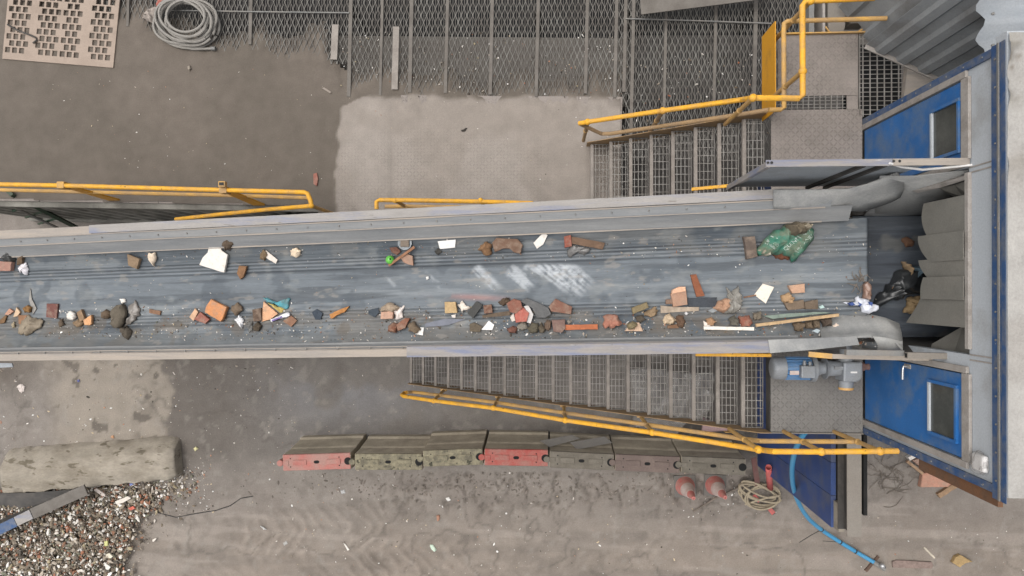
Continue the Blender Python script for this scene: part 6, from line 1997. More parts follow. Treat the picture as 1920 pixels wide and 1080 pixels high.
    ('stone', 'last and darkest brown stone below the splintered plank', 'stone', 'D', [(550, 826), (605, 818), (614, 860), (565, 866)], 'rock', 0.08, (92, 80, 70), 'stone'),
    ('tile_chip', 'clear glassy chip below the row of plank stones', 'glass', 'D', [(505, 888), (530, 876), (548, 884), (535, 899)], 'tile', 0.012, (190, 204, 210), 'plastic'),
    ('shell_ring', 'small white shell-like ring at the end of the splintered plank', 'shell', 'D', [(608, 862), (630, 845), (654, 852), (645, 872), (615, 876)], 'rock', 0.03, (226, 206, 190), 'white'),
    ('wood_chip', 'rust wood sliver on the lower deflector blade', 'wood', 'D', [(640, 838), (738, 860), (730, 866), (645, 850)], 'tile', 0.015, (122, 82, 60), 'wood'),
    ('clod', 'flat clod under the upper edge of the cement bag', 'clod', 'D', [(300, 480), (350, 478), (395, 505), (385, 520), (320, 512)], 'sheet', 0.04, (112, 72, 54), 'cloth'),
]
for a in A_:
    frag(*a)
# items on the picking belt
for a in [
    ('bin_bag', 'black bin bag heap under the rubber flaps', 'bag', 'D', [(905, 650), (950, 585), (1000, 562), (1060, 575), (1118, 590), (1125, 660), (1100, 690), (1020, 705), (940, 725), (860, 768), (812, 762), (850, 705), (895, 690)], 'sheet', 0.15, (48, 50, 52), 'plastic'),
    ('paper_wad', 'brown crumpled paper wad below the black bin bag', 'paper', 'D', [(988, 795), (1000, 765), (1012, 715), (1080, 703), (1112, 720), (1085, 795), (1020, 800)], 'sheet', 0.11, (152, 130, 98), 'cloth'),
    ('cloth_scrap', 'blue-grey cloth scrap on top of the black bin bag', 'cloth', 'D', [(1038, 556), (1098, 548), (1102, 580), (1060, 612), (1045, 590)], 'sheet', 0.20, (96, 116, 128), 'cloth'),
    ('card_strip', 'tan bent card strip above the black bin bag', 'card', 'D', [(985, 525), (1018, 540), (1034, 612), (1012, 614), (1000, 560)], 'sheet', 0.14, (166, 142, 112), 'cloth'),
    ('clod', 'rust-brown clod alone near the upper flaps', 'clod', 'D', [(970, 408), (1000, 398), (1040, 425), (1030, 450), (990, 452)], 'rock', 0.04, (96, 70, 54), 'stone'),
    ('wood_chip', 'curled orange shaving left of the black bin bag', 'wood', 'D', [(903, 652), (915, 648), (930, 675), (918, 678)], 'slab', 0.09, (186, 140, 92), 'wood'),
]:
    frag(*a, surf=pick_z, group='waste under the flaps')
frag('rag', 'white and blue striped rag at the belt end', 'rag', 'D', [(668, 742), (715, 742), (735, 735), (745, 705), (775, 716), (805, 718), (812, 745), (860, 755), (845, 785), (785, 797), (768, 770), (730, 757), (700, 752)], 'sheet', 0.05, (220, 224, 234), 'white')
frag('bottle', 'brown flattened bottle above the white and blue rag', 'bottle', 'D', [(774, 645), (790, 634), (806, 640), (818, 690), (810, 722), (775, 720)], 'rock', 0.07, (140, 112, 98), 'plastic')
for (pts, lab) in (([(690, 744), (712, 738), (725, 752), (705, 756)], 1), ([(800, 735), (815, 740), (810, 770), (798, 765)], 2), ([(742, 738), (760, 750), (752, 760), (738, 750)], 3)):
    p_ = [o for o in COL.objects if o.get('label', '').startswith('white and blue striped rag')][0]
    m = piece('D', pts, 'tile', 0.062, None, belt_z)
    m.build('blue_stripe', dmat((70, 92, 150), 'cloth'), p_)

stick('wood_stick', 'thin brown stick leaning across the green ball', 'wood', 'B', (1085, 366), (1263, 238), 17, 0.03, (150, 110, 84), lift=0.04)
stick('white_batten', 'long clean white batten along the lower skirt', 'batten', 'C', (1503, 735), (1825, 742), 21, 0.03, (236, 230, 220), 'white')
stick('plank', 'long splintered pale plank above a row of stones', 'wood', 'D', (200, 856), (623, 803), 15, 0.04, (196, 166, 128), lift=0.06)
stick('orange_batten', 'orange splintered batten in the lower row of rubble', 'wood', 'C', (612, 733), (825, 728), 32, 0.04, (186, 112, 76))
stick('twig', 'thin twig between the clear bag and the white card', 'twig', 'C', (1762, 540), (1842, 526), 8, 0.015, (140, 104, 80))
stick('rusty_plank', 'rusty brown plank slanting under the lower flap', 'wood', 'D', (1055, 975), (1285, 885), 36, 0.04, (124, 84, 58), surf=pick_z, lift=0.22, group='waste under the flaps')
# teal strap with yellow tongue
tp = frag('strap', 'blue-green twisted strap with yellow lining on the peach tile', 'strap', 'B', [(190, 583), (220, 590), (290, 618), (338, 630), (352, 600), (385, 598), (380, 645), (358, 672), (290, 642), (210, 608)], 'sheet', 0.05, (88, 160, 172), 'dirty')
m = piece('B', [(225, 622), (290, 645), (352, 674), (322, 694), (282, 672)], 'sheet', 0.035, None, belt_z)
m.build('lining', dmat((204, 182, 110), 'cloth'), tp)
tb = frag('squeeze_tube', 'white squeeze tube with purple band beside the peach tile', 'tube', 'B', [(245, 738), (370, 688), (384, 694), (387, 716), (260, 759), (248, 752)], 'rock', 0.045, (224, 222, 226), 'plastic')
m = piece('B', [(262, 745), (335, 716), (338, 726), (268, 754)], 'tile', 0.05, None, belt_z)
m.build('purple_band', dmat((104, 82, 150), 'plastic'), tb)
# round tin lid with a square recess
c = on_surf(440 + 1193 / 3.725, 400 + 208 / 3.725, belt_z)
lid = thing('paint_lid', tuple(c), 'round grey lid with a stone on it, upper belt side', 'lid')
r_ = 50 / 3.725 / F * (H - c.z)
MB().lathe(c + Vector((0, 0, 0.002)), (0, 0, 1), [(0, r_ * 0.97), (0.028, r_), (0.034, r_ * 0.98), (0.034, r_ * 0.88), (0.022, r_ * 0.84), (0.022, 0.001)], 28).build('lid', dmat((128, 136, 142), 'plastic'), lid, smooth=True)
MB().box(c + Vector((-0.05, -0.045, 0.0235)), c + Vector((0.05, 0.05, 0.05))).build('caked_mud', dmat((128, 116, 104), 'stone'), lid, bevel=0.012)
c = on_surf(440 + 1092 / 3.725, 400 + 326 / 3.725, belt_z)
r_ = 31 / 3.725 / F * (H - c.z)
gb = MB().ball(c + Vector((0, 0, r_)), r_, 14).build('ball', dmat((104, 190, 76), 'plastic'), None, smooth='full')
tag(gb, 'small bright green ball on the belt', 'ball', 'rubble riding on the belt')
MB().ball(c + Vector((0.012, 0.006, r_ * 1.9)), r_ * 0.22, 8).build('dimple', 'dark', gb, smooth='full')

# roots clump at the belt end
rt = thing('root_clump', tuple(on_surf(1612, 525, belt_z)), 'dark tangled root clump at the belt end above the brown bottle', 'roots')
rs = random.Random(3)
mb = MB()
for k in range(14):
    a = on_surf(1608 + rs.uniform(-8, 10), 524 + rs.uniform(-10, 12), belt_z) + Vector((0, 0, 0.02))
    pts = [a]
    d = rs.uniform(0, 6.28)
    for j in range(5):
        d += rs.uniform(-0.9, 0.9)
        a = a + Vector((math.cos(d) * 0.022, math.sin(d) * 0.022, rs.uniform(-0.01, 0.014)))
        pts.append(a)
    mb.tube(pts, [0.006, 0.006, 0.005, 0.004, 0.003, 0.002], 5)
o = mb.build('root_mass', 'root', rt, smooth=True)
o['kind'] = 'stuff'

# green cement bag with print
bag = thing('cement_bag', tuple(on_surf(1475, 455, belt_z)), 'muddy green cement bag with white lettering, right part of belt', 'cement bag', 'rubble riding on the belt')
m = piece('D', [(222, 462), (240, 440), (300, 385), (370, 335), (410, 322), (470, 318), (505, 340), (520, 385), (514, 432), (475, 475), (445, 497), (432, 524), (412, 528), (400, 500), (330, 496), (280, 500), (240, 494), (224, 482)], 'sheet', 0.15, None, belt_z)
bagm = pbr('green_cement_bag', lin(66, 128, 108), 0.6, 0, 0.2, 9, lin(126, 116, 98), 0.42, 8, bmp=0.25, bs=30)
bo = m.build('bag_skin', bagm, bag, smooth='full')
bv_ = BVHTree.FromPolygons([Vector(v) for v in m.v], m.f)


def drape(name, polys, mat, par, lift=0.004):
    mm = MB()
    for (vs, fs) in polys:
        out = []
        for (x, y) in vs:
            h_ = bv_.ray_cast(Vector((x, y, 8)), Vector((0, 0, -1)))
            out.append((x, y, (h_[0].z if h_[0] is not None else float(belt_z(x, y))) + lift))
        mm.add(out, fs)
    return mm.build(name, mat, par)


def text_on_bag(txt, px, py, ang, hpx, name):
    cu = bpy.data.curves.new('t', 'FONT')
    cu.body = txt
    cu.size = 1
    cu.resolution_u = 2
    ob = bpy.data.objects.new('t', cu)
    COL.objects.link(ob)
    dg = bpy.context.evaluated_depsgraph_get()
    me = bpy.data.meshes.new_from_object(ob.evaluated_get(dg))
    vs = [(v.co.x, v.co.y) for v in me.vertices]
    fs = [tuple(p.vertices) for p in me.polygons]
    bpy.data.objects.remove(ob)
    bpy.data.meshes.remove(me)
    p0 = P(px, py, 5.05)
    k = hpx / F * 7.15 / 0.72
    c, s = math.cos(R(ang)), math.sin(R(ang))
    drape(name, [([(p0.x + (x * c - y * s) * k, p0.y + (x * s + y * c) * k) for x, y in vs], fs)], 'print', bag)


text_on_bag('QUINN', 1467, 472, 46, 7.0, 'lettering')
text_on_bag('NN CEMEN', 1487, 476, 50, 6.2, 'lettering')
text_on_bag('QU', 1497, 444, 40, 6, 'lettering')
text_on_bag('PREMIUM', 1450, 466.5, 147, 3.6, 'lettering')
text_on_bag('GRADE', 1454, 461, 147, 4.6, 'lettering')
poly = lambda pts: [([(P(a, b, 5.05).x, P(a, b, 5.05).y) for a, b in pts], [tuple(range(len(pts)))])]
drape('print_line', poly([(1440.5, 444), (1441.5, 443), (1450.5, 448.5), (1449.5, 449.5)]), 'print', bag)
m = piece('D', [(224, 464), (250, 452), (296, 470), (285, 494), (245, 496), (226, 482)], 'sheet', 0.135, None, belt_z)
m.build('white_end_fold', dmat((206, 200, 180), 'dirty'), bag, smooth='full')
m = piece('D', [(372, 335), (430, 318), (490, 326), (498, 362), (460, 385), (415, 398), (388, 372)], 'rock', 0.235, None, belt_z)
m.build('caked_mud', dmat((112, 102, 86), 'stone'), bag, smooth=True)
m = piece('D', [(448, 345), (470, 322), (496, 340), (488, 368), (462, 362)], 'sheet', 0.25, None, belt_z)
m.build('torn_paper', dmat((186, 176, 156), 'dirty'), bag, smooth='full')

# ================================================================== deck items
pp = thing('screen_panel', tuple(P(110, 60, DZ)), 'tan screen panel with groups of square holes lying on the deck', 'panel')
ZP = DZ + 0.036
c00, c10, c01 = P(4, 110, ZP), P(212, 127, ZP), P(12, -40, ZP)      # lower left, lower right, up
eu = (c10 - c00)
ev = (c01 - c00)
ev = ev - eu.normalized() * ev.dot(eu.normalized())
LU, LV = eu.length, ev.length
eu.normalize()
ev.normalize()
Q = lambda u, v, z: (c00.x + eu.x * u + ev.x * v, c00.y + eu.y * u + ev.y * v, z)
hs_, gp = 0.080, 0.021
pitch = hs_ + gp
rows = int((LV - 0.1) / pitch)
mb = MB()


def slab(u0_, u1_, v0_, v1_):
    mb.prism([Q(u0_, v0_, ZP - 0.022), Q(u1_, v0_, ZP - 0.022), Q(u1_, v1_, ZP - 0.022), Q(u0_, v1_, ZP - 0.022)], (0, 0, 0.022))


slab(0, LU, 0, 0.10)
gcols = [(0.03, 3), (0.46, 3), (0.82, 3), (1.22, 3)]
for r_ in range(rows):
    v0_ = 0.10 + r_ * pitch
    holes = []
    for gi, (gu, cnt) in enumerate(gcols):
        sh = 0.05 if (r_ + gi) % 2 else 0.0
        n_ = 2 if (gi == 2 and r_ % 2) else 3
        for k in range(n_):
            a = gu + sh + k * pitch
            holes.append((a * LU / 1.60, a * LU / 1.60 + hs_ * 0.95))
    holes = [h for h in sorted(holes) if h[1] < LU - 0.03]
    u_ = 0
    for (a, b) in holes:
        slab(u_, a, v0_, v0_ + hs_)
        u_ = b
    slab(u_, LU, v0_, v0_ + hs_)
    slab(0, LU, v0_ + hs_ + 0.0, v0_ + pitch)
mb.build('perforated_plate', 'perf', pp)
mb = MB().tube([P(14, 46, ZP + 0.02), P(35, 58, ZP + 0.02), P(55, 65, ZP + 0.02), P(66, 70, ZP + 0.02), P(69, 75, ZP + 0.02), P(62, 81, ZP + 0.02)], 0.013, 7)
o = mb.build('bent_rod', 'darksteel', None, smooth=True)
tag(o, 'dark bent steel rod lying on the tan screen panel', 'rod')
lps = []
rs = random.Random(9)
for (cx, cy_, a, b, ang, z) in ((350, 44, 62, 46, 10, 0.05), (348, 42, 57, 43, 0, 0.08), (352, 44, 52, 40, 20, 0.10), (347, 40, 60, 40, -12, 0.11), (346, 40, 48, 38, 5, 0.13), (354, 42, 44, 34, 30, 0.15), (344, 36, 54, 40, 15, 0.16), (350, 36, 40, 34, -20, 0.18), (342, 34, 46, 32, 25, 0.2), (348, 30, 36, 30, 0, 0.21)):
    lps.append(loop(cx, cy_, a, b, ang, DZ + z, 30, (0.3, 6.5 + rs.uniform(-0.2, 0.3)), 0.015))
lps.append([P(296, 40, DZ + 0.1), P(300, 60, DZ + 0.06), P(322, 82, DZ + 0.05), P(360, 92, DZ + 0.04), P(402, 91, DZ + 0.04)])
hc = coil('hose_coil', 'big grey hose coil lying on the deck mesh, upper left', 'hose', lps, 0.019, 'hose', tuple(P(350, 45, DZ)))
e = P(404, 91, DZ + 0.04)
MB().tube([P(396, 91, DZ + 0.04), e], 0.03, 10).build('end_fitting', 'galv', hc, smooth=True)
frag('rag', 'pale grey rag beside the big grey hose coil', 'rag', 'F', [(263, 30), (276, 14), (292, 10), (298, 22), (284, 42), (272, 38)], 'sheet', 0.10, (176, 166, 158), 'cloth', surf=lambda x, y: DZ + 0.01, group='litter on the deck')
frag('plastic_scrap', 'red plastic scrap above the pale grey rag', 'plastic', 'F', [(290, 6), (300, -4), (312, -2), (302, 12), (292, 16)], 'sheet', 0.10, (186, 110, 96), 'plastic', surf=lambda x, y: DZ + 0.03, group='litter on the deck')
frag('brick_shard', 'single reddish brick shard on the dark deck near the rail corner', 'brick', 'F', [(588, 326), (594, 324), (597, 336), (594, 349), (588, 345)], 'slab', 0.025, (156, 104, 92), 'brick', surf=deck_z, group='litter on the deck')
frag('stone', 'pale pebble on the dark deck below the hose coil', 'stone', 'F', [(352, 125), (356, 122), (358, 128), (355, 133), (352, 130)], 'rock', 0.03, (156, 146, 134), 'stone', surf=deck_z, group='litter on the deck')
frag('wood_chip', 'pale splinter on the dark deck left of the pale plate', 'wood', 'F', [(603, 165), (608, 164), (622, 173), (619, 175)], 'slab', 0.015, (158, 148, 138), 'wood', surf=deck_z, group='litter on the deck')
frag('wire_scrap', 'black bent wire scrap on the pale plate', 'wire', 'F', [(864, 244), (869, 243), (873, 240), (876, 240), (872, 246), (866, 247)], 'slab', 0.012, (60, 56, 52), 'cloth', surf=deck_z, group='litter on the deck')

# ================================================================== lower left: concrete block, steel bucket, gravel heap
cb_ = MB()
prof = [(-0.39, 0.0), (-0.39, 0.24), (-0.37, 0.29), (-0.20, 0.325), (0.0, 0.335), (0.14, 0.325), (0.18, 0.30), (0.30, 0.17), (0.37, 0.07), (0.38, 0.0)]
pa, pb = P(4, 886, 0.2), P(330, 858, 0.2)
d = pb - pa
d.z = 0
Lb = d.length
d.normalize()
nb_ = Vector((-d.y, d.x, 0))
nL = 70
for i_ in range(nL + 1):
    t = i_ / nL
    t = t - 0.95 * math.sin(2 * math.pi * t) / (2 * math.pi)
    q_ = min(1.0, min(t, 1 - t) * Lb / 0.17)
    e = 0.1 + 0.9 * math.sqrt(1 - (1 - q_) ** 2)
    for (v, z) in prof:
        c_ = pa + d * (t * Lb)
        c_.z = 0
        vv_ = v * (0.75 + 0.25 * e) * (1.0 + 0.10 * (0.5 - t))
        zz = z * (0.72 + 0.28 * e) + 0.05 * mnoise.fractal(Vector((t * 11, v * 6, 1.2)), 1.0, 2.0, 4) * (z > 0.05)
        pt = c_ + nb_ * (vv_ + 0.035 * mnoise.fractal(Vector((t * 16, z * 7, 5.2)), 1.0, 2.0, 4))
        cb_.v.append((pt.x, pt.y, zz - 0.02))
k = len(prof)
for i_ in range(nL):
    for j in range(k - 1):
        cb_.f.append((i_ * k + j, i_ * k + j + 1, (i_ + 1) * k + j + 1, (i_ + 1) * k + j))
cb_.f += [tuple(range(k))[::-1], tuple(nL * k + j for j in range(k))]
o = cb_.build('concrete_block', 'concrete', None, smooth=True)
tag(o, 'long rounded mud-stained concrete block beside the gravel heap', 'concrete block')

bk = thing('steel_bucket', tuple(P(60, 960, 0.2)), 'dark steel bucket corner with worn blue lip at the left edge', 'bucket')
z0_, z1_ = 0.30, 0.62
MB().prism([P(-60, 926, z0_), P(60, 924, z0_), P(150, 917, z0_ + 0.1), P(120, 935, z0_ + 0.05), P(-60, 1000, z0_)], (0, 0, -0.02)).build('floor_plate', 'darksteel', bk)
MB().bar(P(-60, 1022, z1_), P(30, 978, z1_), 0.17, 0.04).build('lip_plate', 'blue', bk, bevel=0.004)
MB().bar(P(31, 977.5, z1_ + 0.003), P(60, 963.5, z1_ + 0.003), 0.17, 0.045).build('lip_plate', 'wornblue', bk, bevel=0.004)
MB().bar(P(61, 963, z1_), P(162, 918, z1_ - 0.05), 0.19, 0.04).build('lip_plate', 'joist', bk, bevel=0.004)
MB().prism([P(-60, 1008, z1_ - 0.02), P(160, 913, z1_ - 0.08), P(152, 915, z0_ + 0.06), P(-60, 996, z0_ - 0.02)], (0.004, 0.008, 0)).build('inner_wall', 'darksteel', bk)
o = MB().prism([P(-20, 680, 3.0), P(24, 681, 3.0), P(26, 688, 3.0), P(-20, 690, 3.0)], (0, 0, 0.02)).build('bracket_plate', 'panel', None)
tag(o, 'small pale bracket under the conveyor at the left edge', 'bracket')


def stones(name, label, pts, cols, seed, kind='stuff', flat=0.65):
    """many small angular stones as one mass; pts: (x, y, z, size)"""
    rs = np.random.RandomState(seed)
    ico = [(0, 0, 1), (0.894, 0, 0.447), (0.276, 0.851, 0.447), (-0.724, 0.526, 0.447), (-0.724, -0.526, 0.447), (0.276, -0.851, 0.447),
           (0.724, 0.526, -0.447), (-0.276, 0.851, -0.447), (-0.894, 0, -0.447), (-0.276, -0.851, -0.447), (0.724, -0.526, -0.447), (0, 0, -1)]
    tri = [(0, 1, 2), (0, 2, 3), (0, 3, 4), (0, 4, 5), (0, 5, 1), (1, 6, 2), (2, 6, 7), (2, 7, 3), (3, 7, 8), (3, 8, 4), (4, 8, 9), (4, 9, 5), (5, 9, 10), (5, 10, 1), (1, 10, 6), (6, 11, 7), (7, 11, 8), (8, 11, 9), (9, 11, 10), (10, 11, 6)]
    ico = np.array(ico)
    m = MB()
    V, Fc, Cc = [], [], []
    off = 0
    for (x, y, z, s) in pts:
        e = ico * (1 + rs.uniform(-0.28, 0.28, (12, 1))) * np.array([rs.choice([1, 1, 1, 1.6]), rs.uniform(0.5, 1), rs.uniform(0.28, flat)])
        a, b = rs.uniform(0, 6.28), rs.uniform(-0.7, 0.7)
        ca, sa, cb2, sb = math.cos(a), math.sin(a), math.cos(b), math.sin(b)
        e = e @ np.array([[1, 0, 0], [0, cb2, -sb], [0, sb, cb2]]).T @ np.array([[ca, -sa, 0], [sa, ca, 0], [0, 0, 1]]).T
        V.append(e * s + np.array([x, y, z]))
        Fc += [tuple(i_ + off for i_ in t) for t in tri]
        c = np.array(cols[rs.choice(len(cols), p=None)]) * rs.uniform(0.8, 1.12)
        if name == 'gravel':
            c = c * 0.95 + np.array(lin(134, 122, 107)) * 0.24
        Cc += [(*np.clip(c, 0, 0.85), 1.0)] * 12
        off += 12
    m.v, m.f, m.c = np.concatenate(V).tolist(), Fc, Cc
    o = m.build(name, 'stones', None)
    return tag(o, label, name.replace('_', ' '), None, kind)


def inside(px, py, poly):
    r_ = False
    n = len(poly)
    for i_ in range(n):
        (x0, y0), (x1, y1) = poly[i_], poly[(i_ + 1) % n]
        if (y0 > py) != (y1 > py) and px < (x1 - x0) * (py - y0) / (y1 - y0) + x0:
            r_ = not r_
    return r_


rs = random.Random(41)
GP = [(-80, 1010), (-30, 925), (150, 912), (325, 882), (352, 886), (362, 900), (330, 924), (302, 936), (268, 964), (244, 1004), (232, 1044), (212, 1120), (-80, 1120)]


def heap(px, py):
    h = 0.34 * max(0, 1 - max(0, px - 60) / 250) * min(1, max(0, (py - 905) / 50)) + 0.10 * math.exp(-((px - 200) / 80) ** 2 - ((py - 930) / 40) ** 2)
    return h


pts = []
for _ in range(120000):
    px_, py_ = rs.uniform(-60, 380), rs.uniform(878, 1110)
    sp_ = 13 if rs.random() < 0.86 else 42
    if not inside(px_ + rs.gauss(0, sp_), py_ + rs.gauss(0, sp_ * 0.7), GP):
        continue
    h = heap(px_, py_)
    p = P(px_, py_, h)
    s = 0.008 + 0.038 * rs.random() ** 3.2
    pts.append((p.x, p.y, h + rs.uniform(-0.02, 0.03), s))
    if len(pts) > 13000:
        break
gc = [lin(*c) for c in ((112, 101, 88), (104, 94, 82), (104, 94, 82), (120, 110, 98), (74, 66, 58), (80, 72, 62), (134, 122, 106), (150, 140, 126), (176, 166, 152), (206, 200, 190), (232, 228, 220), (236, 232, 226), (214, 206, 196), (128, 88, 66), (150, 96, 70), (110, 112, 96), (84, 78, 72), (62, 58, 54), (160, 148, 120), (118, 104, 86))]
stones('gravel', 'heap of mixed brown, grey and white crushed rubble in the lower left corner', pts, gc, 5)
# mound under the stones so that no bare ground shows through
mb = MB()
n = 40
gi = {}
for i_ in range(n):
    for j in range(n):
        px_, py_ = -80 + i_ * 10.6, 895 + j * 5.8
        h = heap(px_, py_)
        p = P(px_, py_, h - 0.10)
        mb.v.append(tuple(p))
        k_ = min(1.0, h / 0.14)
        mb.c.append((*[a * k_ + b * (1 - k_) for a, b in zip(lin(98, 89, 77), lin(112, 102, 91))], 1))
for i_ in range(n - 1):
    for j in range(n - 1):
        mb.f.append((i_ * n + j, (i_ + 1) * n + j, (i_ + 1) * n + j + 1, i_ * n + j + 1))
mb.f = [f[::-1] for f in mb.f]
o = mb.build('rubble_fines', 'stones', None, smooth='full')
tag(o, 'brown fines under the crushed rubble heap', 'fines', None, 'stuff')
# bigger scraps standing out on the heap
hz = lambda x, y: (lambda q: heap(*q) + 0.02)(proj(x, y, 0.15))
for a in [
    ('bone_white_stick', 'long white stick on the rubble heap beside the bucket tip', 'stick', [(176, 918), (182, 915), (197, 926), (199, 931), (193, 930)], (226, 214, 206), 'white'),
    ('white_stick', 'short white stick above the long one on the rubble heap', 'stick', [(168, 911), (186, 906), (188, 912), (172, 916)], (222, 216, 208), 'white'),
    ('plaster_scrap', 'white forked plaster scrap in the middle of the rubble heap', 'plaster', [(216, 940), (240, 930), (246, 934), (232, 942), (220, 946)], (226, 218, 208), 'white'),
    ('red_scrap', 'bright red plastic scrap at the edge of the rubble heap', 'plastic', [(241, 952), (250, 949), (254, 953), (246, 957)], (206, 92, 66), 'plastic'),
    ('blue_scrap', 'blue plastic scrap on the rubble heap near the concrete block', 'plastic', [(243, 905), (249, 903), (250, 909), (244, 911)], (104, 122, 186), 'plastic'),
    ('cobble', 'pale yellow-white cobble on the rubble heap near the lower edge', 'stone', [(199, 1039), (206, 1037), (212, 1043), (208, 1047), (201, 1044)], (226, 220, 200), 'white'),
    ('cobble', 'round white cobble near the bottom right of the rubble heap', 'stone', [(198, 1063), (203, 1059), (208, 1063), (204, 1068), (199, 1067)], (226, 224, 216), 'white'),
    ('yellow_scrap', 'pale yellow-green plastic scrap at the right of the rubble heap', 'plastic', [(196, 1015), (202, 1014), (203, 1023), (197, 1024)], (196, 196, 120), 'plastic'),
]:
    frag(a[0], a[1], a[2], 'F', a[3], 'slab', 0.03, a[4], a[5], surf=hz, group='scraps on the rubble heap')

# ================================================================== ground litter
pts = []
rs = random.Random(77)


def scatter(n, x0, x1, y0, y1, smin, smax, surf=gz, z0=0.0):
    for _ in range(n):
        px_, py_ = rs.uniform(x0, x1), rs.uniform(y0, y1)
        p = P(px_, py_, z0)
        pts.append((p.x, p.y, surf(p.x, p.y) + 0.003, smin + (smax - smin) * rs.random() ** 3))


scatter(170, 0, 330, 680, 850, 0.006, 0.024)
scatter(160, 320, 560, 680, 960, 0.005, 0.020)
scatter(260, 500, 1000, 880, 1080, 0.005, 0.022)
scatter(160, 950, 1420, 885, 1080, 0.005, 0.020)
scatter(80, 1250, 1420, 880, 970, 0.006, 0.022)
scatter(70, 1450, 1920, 950, 1080, 0.005, 0.016)
scatter(90, 330, 900, 680, 810, 0.004, 0.012)
scatter(120, 330, 400, 870, 960, 0.006, 0.024)
wc = [lin(*c) for c in ((222, 216, 208), (206, 198, 188), (176, 164, 150), (150, 138, 124), (92, 84, 76), (74, 68, 62), (170, 130, 108), (230, 228, 224), (196, 178, 150))]
stones('litter', 'tiny pale and dark chips strewn over the muddy ground', pts, wc, 8, flat=0.5)
pts = []
scatter(90, 100, 640, 130, 340, 0.004, 0.011, deck_z, DZ)
scatter(50, 640, 1150, 190, 370, 0.004, 0.010, deck_z, DZ)
stones('deck_litter', 'tiny pale chips strewn over the deck mud', pts, wc, 9, flat=0.5)
pts = []
zc_ = lambda x, y: DZ + 0.006
scatter(260, 640, 1180, 60, 186, 0.006, 0.018, zc_, DZ)
scatter(160, 1190, 1440, 100, 260, 0.006, 0.02, zc_, DZ)
stones('mesh_litter', 'small chips caught on the diamond mesh', pts, wc + gc, 10, flat=0.5)
pts = []
bz_ = lambda x, y: float(belt_z(x, y))
scatter(900, 10, 1600, 450, 640, 0.002, 0.008, bz_, 4.6)
scatter(2200, 10, 1600, 575, 642, 0.002, 0.013, bz_, 4.6)
scatter(500, 10, 1600, 448, 485, 0.002, 0.012, bz_, 4.6)
scatter(260, 900, 1600, 610, 640, 0.003, 0.016, bz_, 4.6)
stones('belt_crumbs', 'small crumbs of rubble strewn along the belt', pts, wc + gc, 11, flat=0.6)
pts = []
for _ in range(900):
    px_, py_ = rs.gauss(960, 230), rs.gauss(906, 18)
    if py_ < 886:
        continue
    p = P(px_, py_, 0)
    pts.append((p.x, p.y, gz(p.x, p.y) - 0.004, 0.012 + 0.022 * rs.random() ** 2))
stones('mud_crumbs', 'lumps of churned mud below the barrier row', pts, [lin(*c) for c in ((128, 119, 111), (118, 110, 102), (108, 100, 93))], 12, flat=0.6)

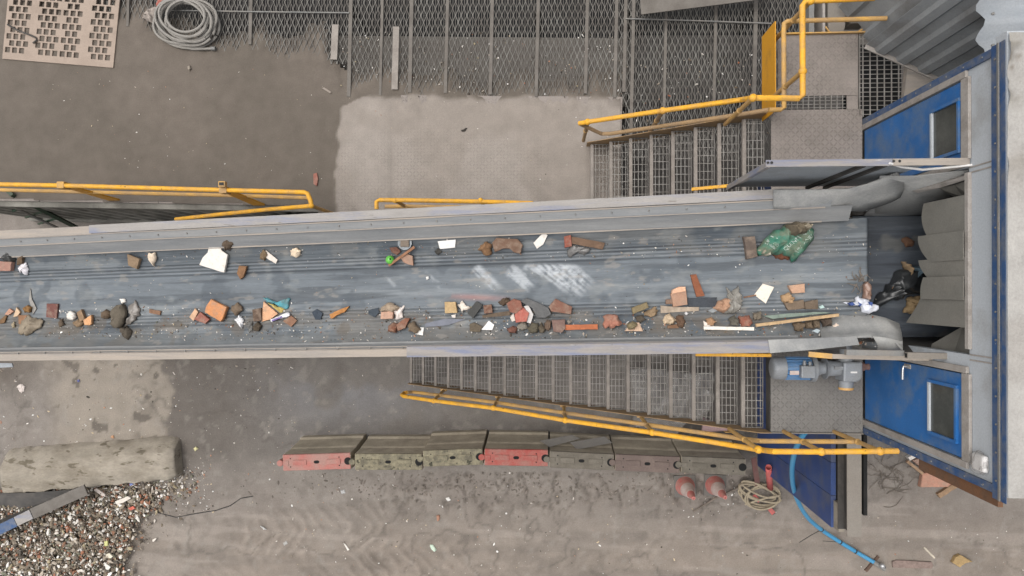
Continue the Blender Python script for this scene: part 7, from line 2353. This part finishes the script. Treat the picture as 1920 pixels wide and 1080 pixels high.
G_ = [
    ('wrapper', 'white and green wrapper on the mud at bottom centre', 'wrapper', [(806, 1021), (812, 1022), (819, 1032), (814, 1035), (808, 1029)], 'sheet', 0.02, (206, 224, 206), 'white'),
    ('white_splinter', 'thin white splinter on the tyre-marked mud', 'splinter', [(644, 1018), (648, 1020), (656, 1030), (652, 1032)], 'slab', 0.015, (226, 222, 214), 'white'),
    ('paper_scrap', 'white scrap on the churned mud under the second barrier', 'paper', [(836, 934), (842, 932), (845, 938), (840, 940)], 'sheet', 0.015, (230, 228, 224), 'white'),
    ('pebble', 'pale yellow pebble on the damp mud left of the barriers', 'stone', [(362, 842), (367, 837), (372, 842), (366, 846)], 'rock', 0.03, (214, 208, 160), 'white'),
    ('paper_scrap', 'crumpled white wrapper on the slab at far left below the conveyor', 'paper', [(31, 724), (38, 720), (47, 724), (45, 733), (40, 738), (33, 731)], 'sheet', 0.03, (206, 196, 190), 'white'),
    ('blue_pebble', 'small dark blue plastic pebble on the pale slab', 'plastic', [(144, 713), (148, 711), (150, 715), (146, 717)], 'rock', 0.02, (70, 78, 140), 'plastic'),
    ('orange_chip', 'orange chip on the pale slab above the concrete block', 'chip', [(208, 817), (213, 816), (214, 822), (209, 822)], 'rock', 0.02, (190, 146, 112), 'brick'),
    ('brick_chip', 'reddish chip on the mud below the third barrier', 'brick', [(818, 966), (824, 965), (825, 974), (820, 978)], 'rock', 0.03, (176, 130, 108), 'brick'),
    ('plastic_scrap', 'clear plastic scrap on the mud below the pink barrier', 'plastic', [(638, 920), (646, 918), (648, 925), (640, 926)], 'sheet', 0.015, (176, 176, 176), 'plastic'),
    ('plastic_scrap', 'pale plastic scrap on the tyre-marked mud, far left of centre', 'plastic', [(488, 986), (494, 988), (500, 993), (494, 993)], 'sheet', 0.015, (206, 206, 204), 'plastic'),
    ('plastic_scrap', 'clear film scrap near the bottom edge, left of the splinter', 'plastic', [(530, 1018), (537, 1014), (540, 1019), (533, 1024)], 'sheet', 0.015, (166, 164, 160), 'plastic'),
    ('stone', 'yellow-tan flat stone at the bottom right', 'stone', [(1784, 1054), (1790, 1043), (1798, 1039), (1822, 1052), (1808, 1055), (1798, 1063)], 'slab', 0.08, (172, 146, 104), 'stone'),
    ('timber', 'pinkish timber half sunk in mud at the bottom right', 'timber', [(1672, 1052), (1680, 1050), (1746, 1053), (1749, 1060), (1745, 1065), (1674, 1064)], 'tile', 0.03, (142, 124, 116), 'wood'),
    ('brick', 'large orange brick fragment under the lower blue door corner', 'brick', [(1728, 886), (1762, 884), (1796, 894), (1776, 912), (1723, 912)], 'slab', 0.10, (186, 140, 120), 'brick'),
    ('brick', 'pinkish brick fragment behind the white block by the cabin foot', 'brick', [(1708, 862), (1728, 857), (1752, 868), (1752, 884), (1724, 876)], 'slab', 0.08, (160, 132, 118), 'brick'),
    ('white_block', 'white block lying on the orange brick by the cabin foot', 'block', [(1731, 868), (1756, 882), (1752, 890), (1726, 877)], 'slab', 0.15, (222, 214, 206), 'white'),
    ('white_block', 'white block at the end of the yellow handrail', 'block', [(1700, 857), (1712, 849), (1722, 853), (1704, 863)], 'slab', 0.10, (218, 212, 206), 'white'),
]
for (n_, lab, cat, pts_, kind, h, rgb, sty) in G_:
    frag(n_, lab, cat, 'F', pts_, kind, h, rgb, sty, surf=gz, group='litter on the ground')
stick('plank_end', 'short plank leaning on the orange brick by the cabin foot', 'wood', 'F', (1756, 928), (1797, 902), 9, 0.07, (160, 132, 104), surf=gz, group='litter on the ground')
stick('lath', 'thin lath beside the pinkish brick by the cabin foot', 'wood', 'F', (1693, 861), (1722, 884), 5, 0.05, (162, 134, 108), surf=gz, lift=0.1, group='litter on the ground')
stick('straw', 'thin pale straw on the mud at bottom right', 'straw', 'F', (1732, 1026), (1752, 1046), 3, 0.01, (206, 196, 178), surf=gz, group='litter on the ground')
stick('stake', 'dark wood stake by the blue hose end', 'wood', 'F', (1622, 1070), (1646, 1042), 5, 0.03, (104, 84, 72), surf=gz, group='litter on the ground')

# roots in the mud below the cabin
rt = thing('root_tangle', tuple(P(1670, 890, 0)), 'tangle of dark muddy roots and wires on the ground below the cabin', 'roots')
rs = random.Random(21)
mb = MB()
for k in range(34):
    a = P(rs.gauss(1668, 20) if k < 26 else rs.uniform(1632, 1680), rs.gauss(880, 12) if k < 26 else rs.uniform(905, 950), 0)
    d = rs.uniform(-0.5, 0.5) + (0.4 if k >= 26 else rs.uniform(0, 6.28))
    pts_ = []
    for j in range(9):
        d += rs.uniform(-0.5, 0.5)
        a = a + Vector((math.cos(d) * 0.055, math.sin(d) * 0.045, 0))
        pts_.append((a.x, a.y, max(gz(a.x, a.y), 0) + 0.012 + 0.05 * rs.random() * (k < 26)))
    r0 = rs.uniform(0.004, 0.010)
    mb.tube(pts_, [r0 * (1 - 0.07 * j) for j in range(9)], 5)
o = mb.build('root_mass', 'root', rt, smooth=True)
o['kind'] = 'stuff'
# black cable from the gravel across the mud
pts_ = []
for (a, b) in ((272, 948), (300, 962), (330, 970), (370, 962), (405, 957), (432, 948), (452, 934), (475, 930)):
    p = P(a, b, 0)
    pts_.append((p.x, p.y, gz(p.x, p.y) + 0.006))
o = MB().tube(pts_, 0.008, 6).build('ground_cable', 'black', None, smooth=True)
tag(o, 'thin black cable lying across the mud from the rubble heap', 'cable')
for o in COL.objects:
    if '_o' in o:
        del o['_o']
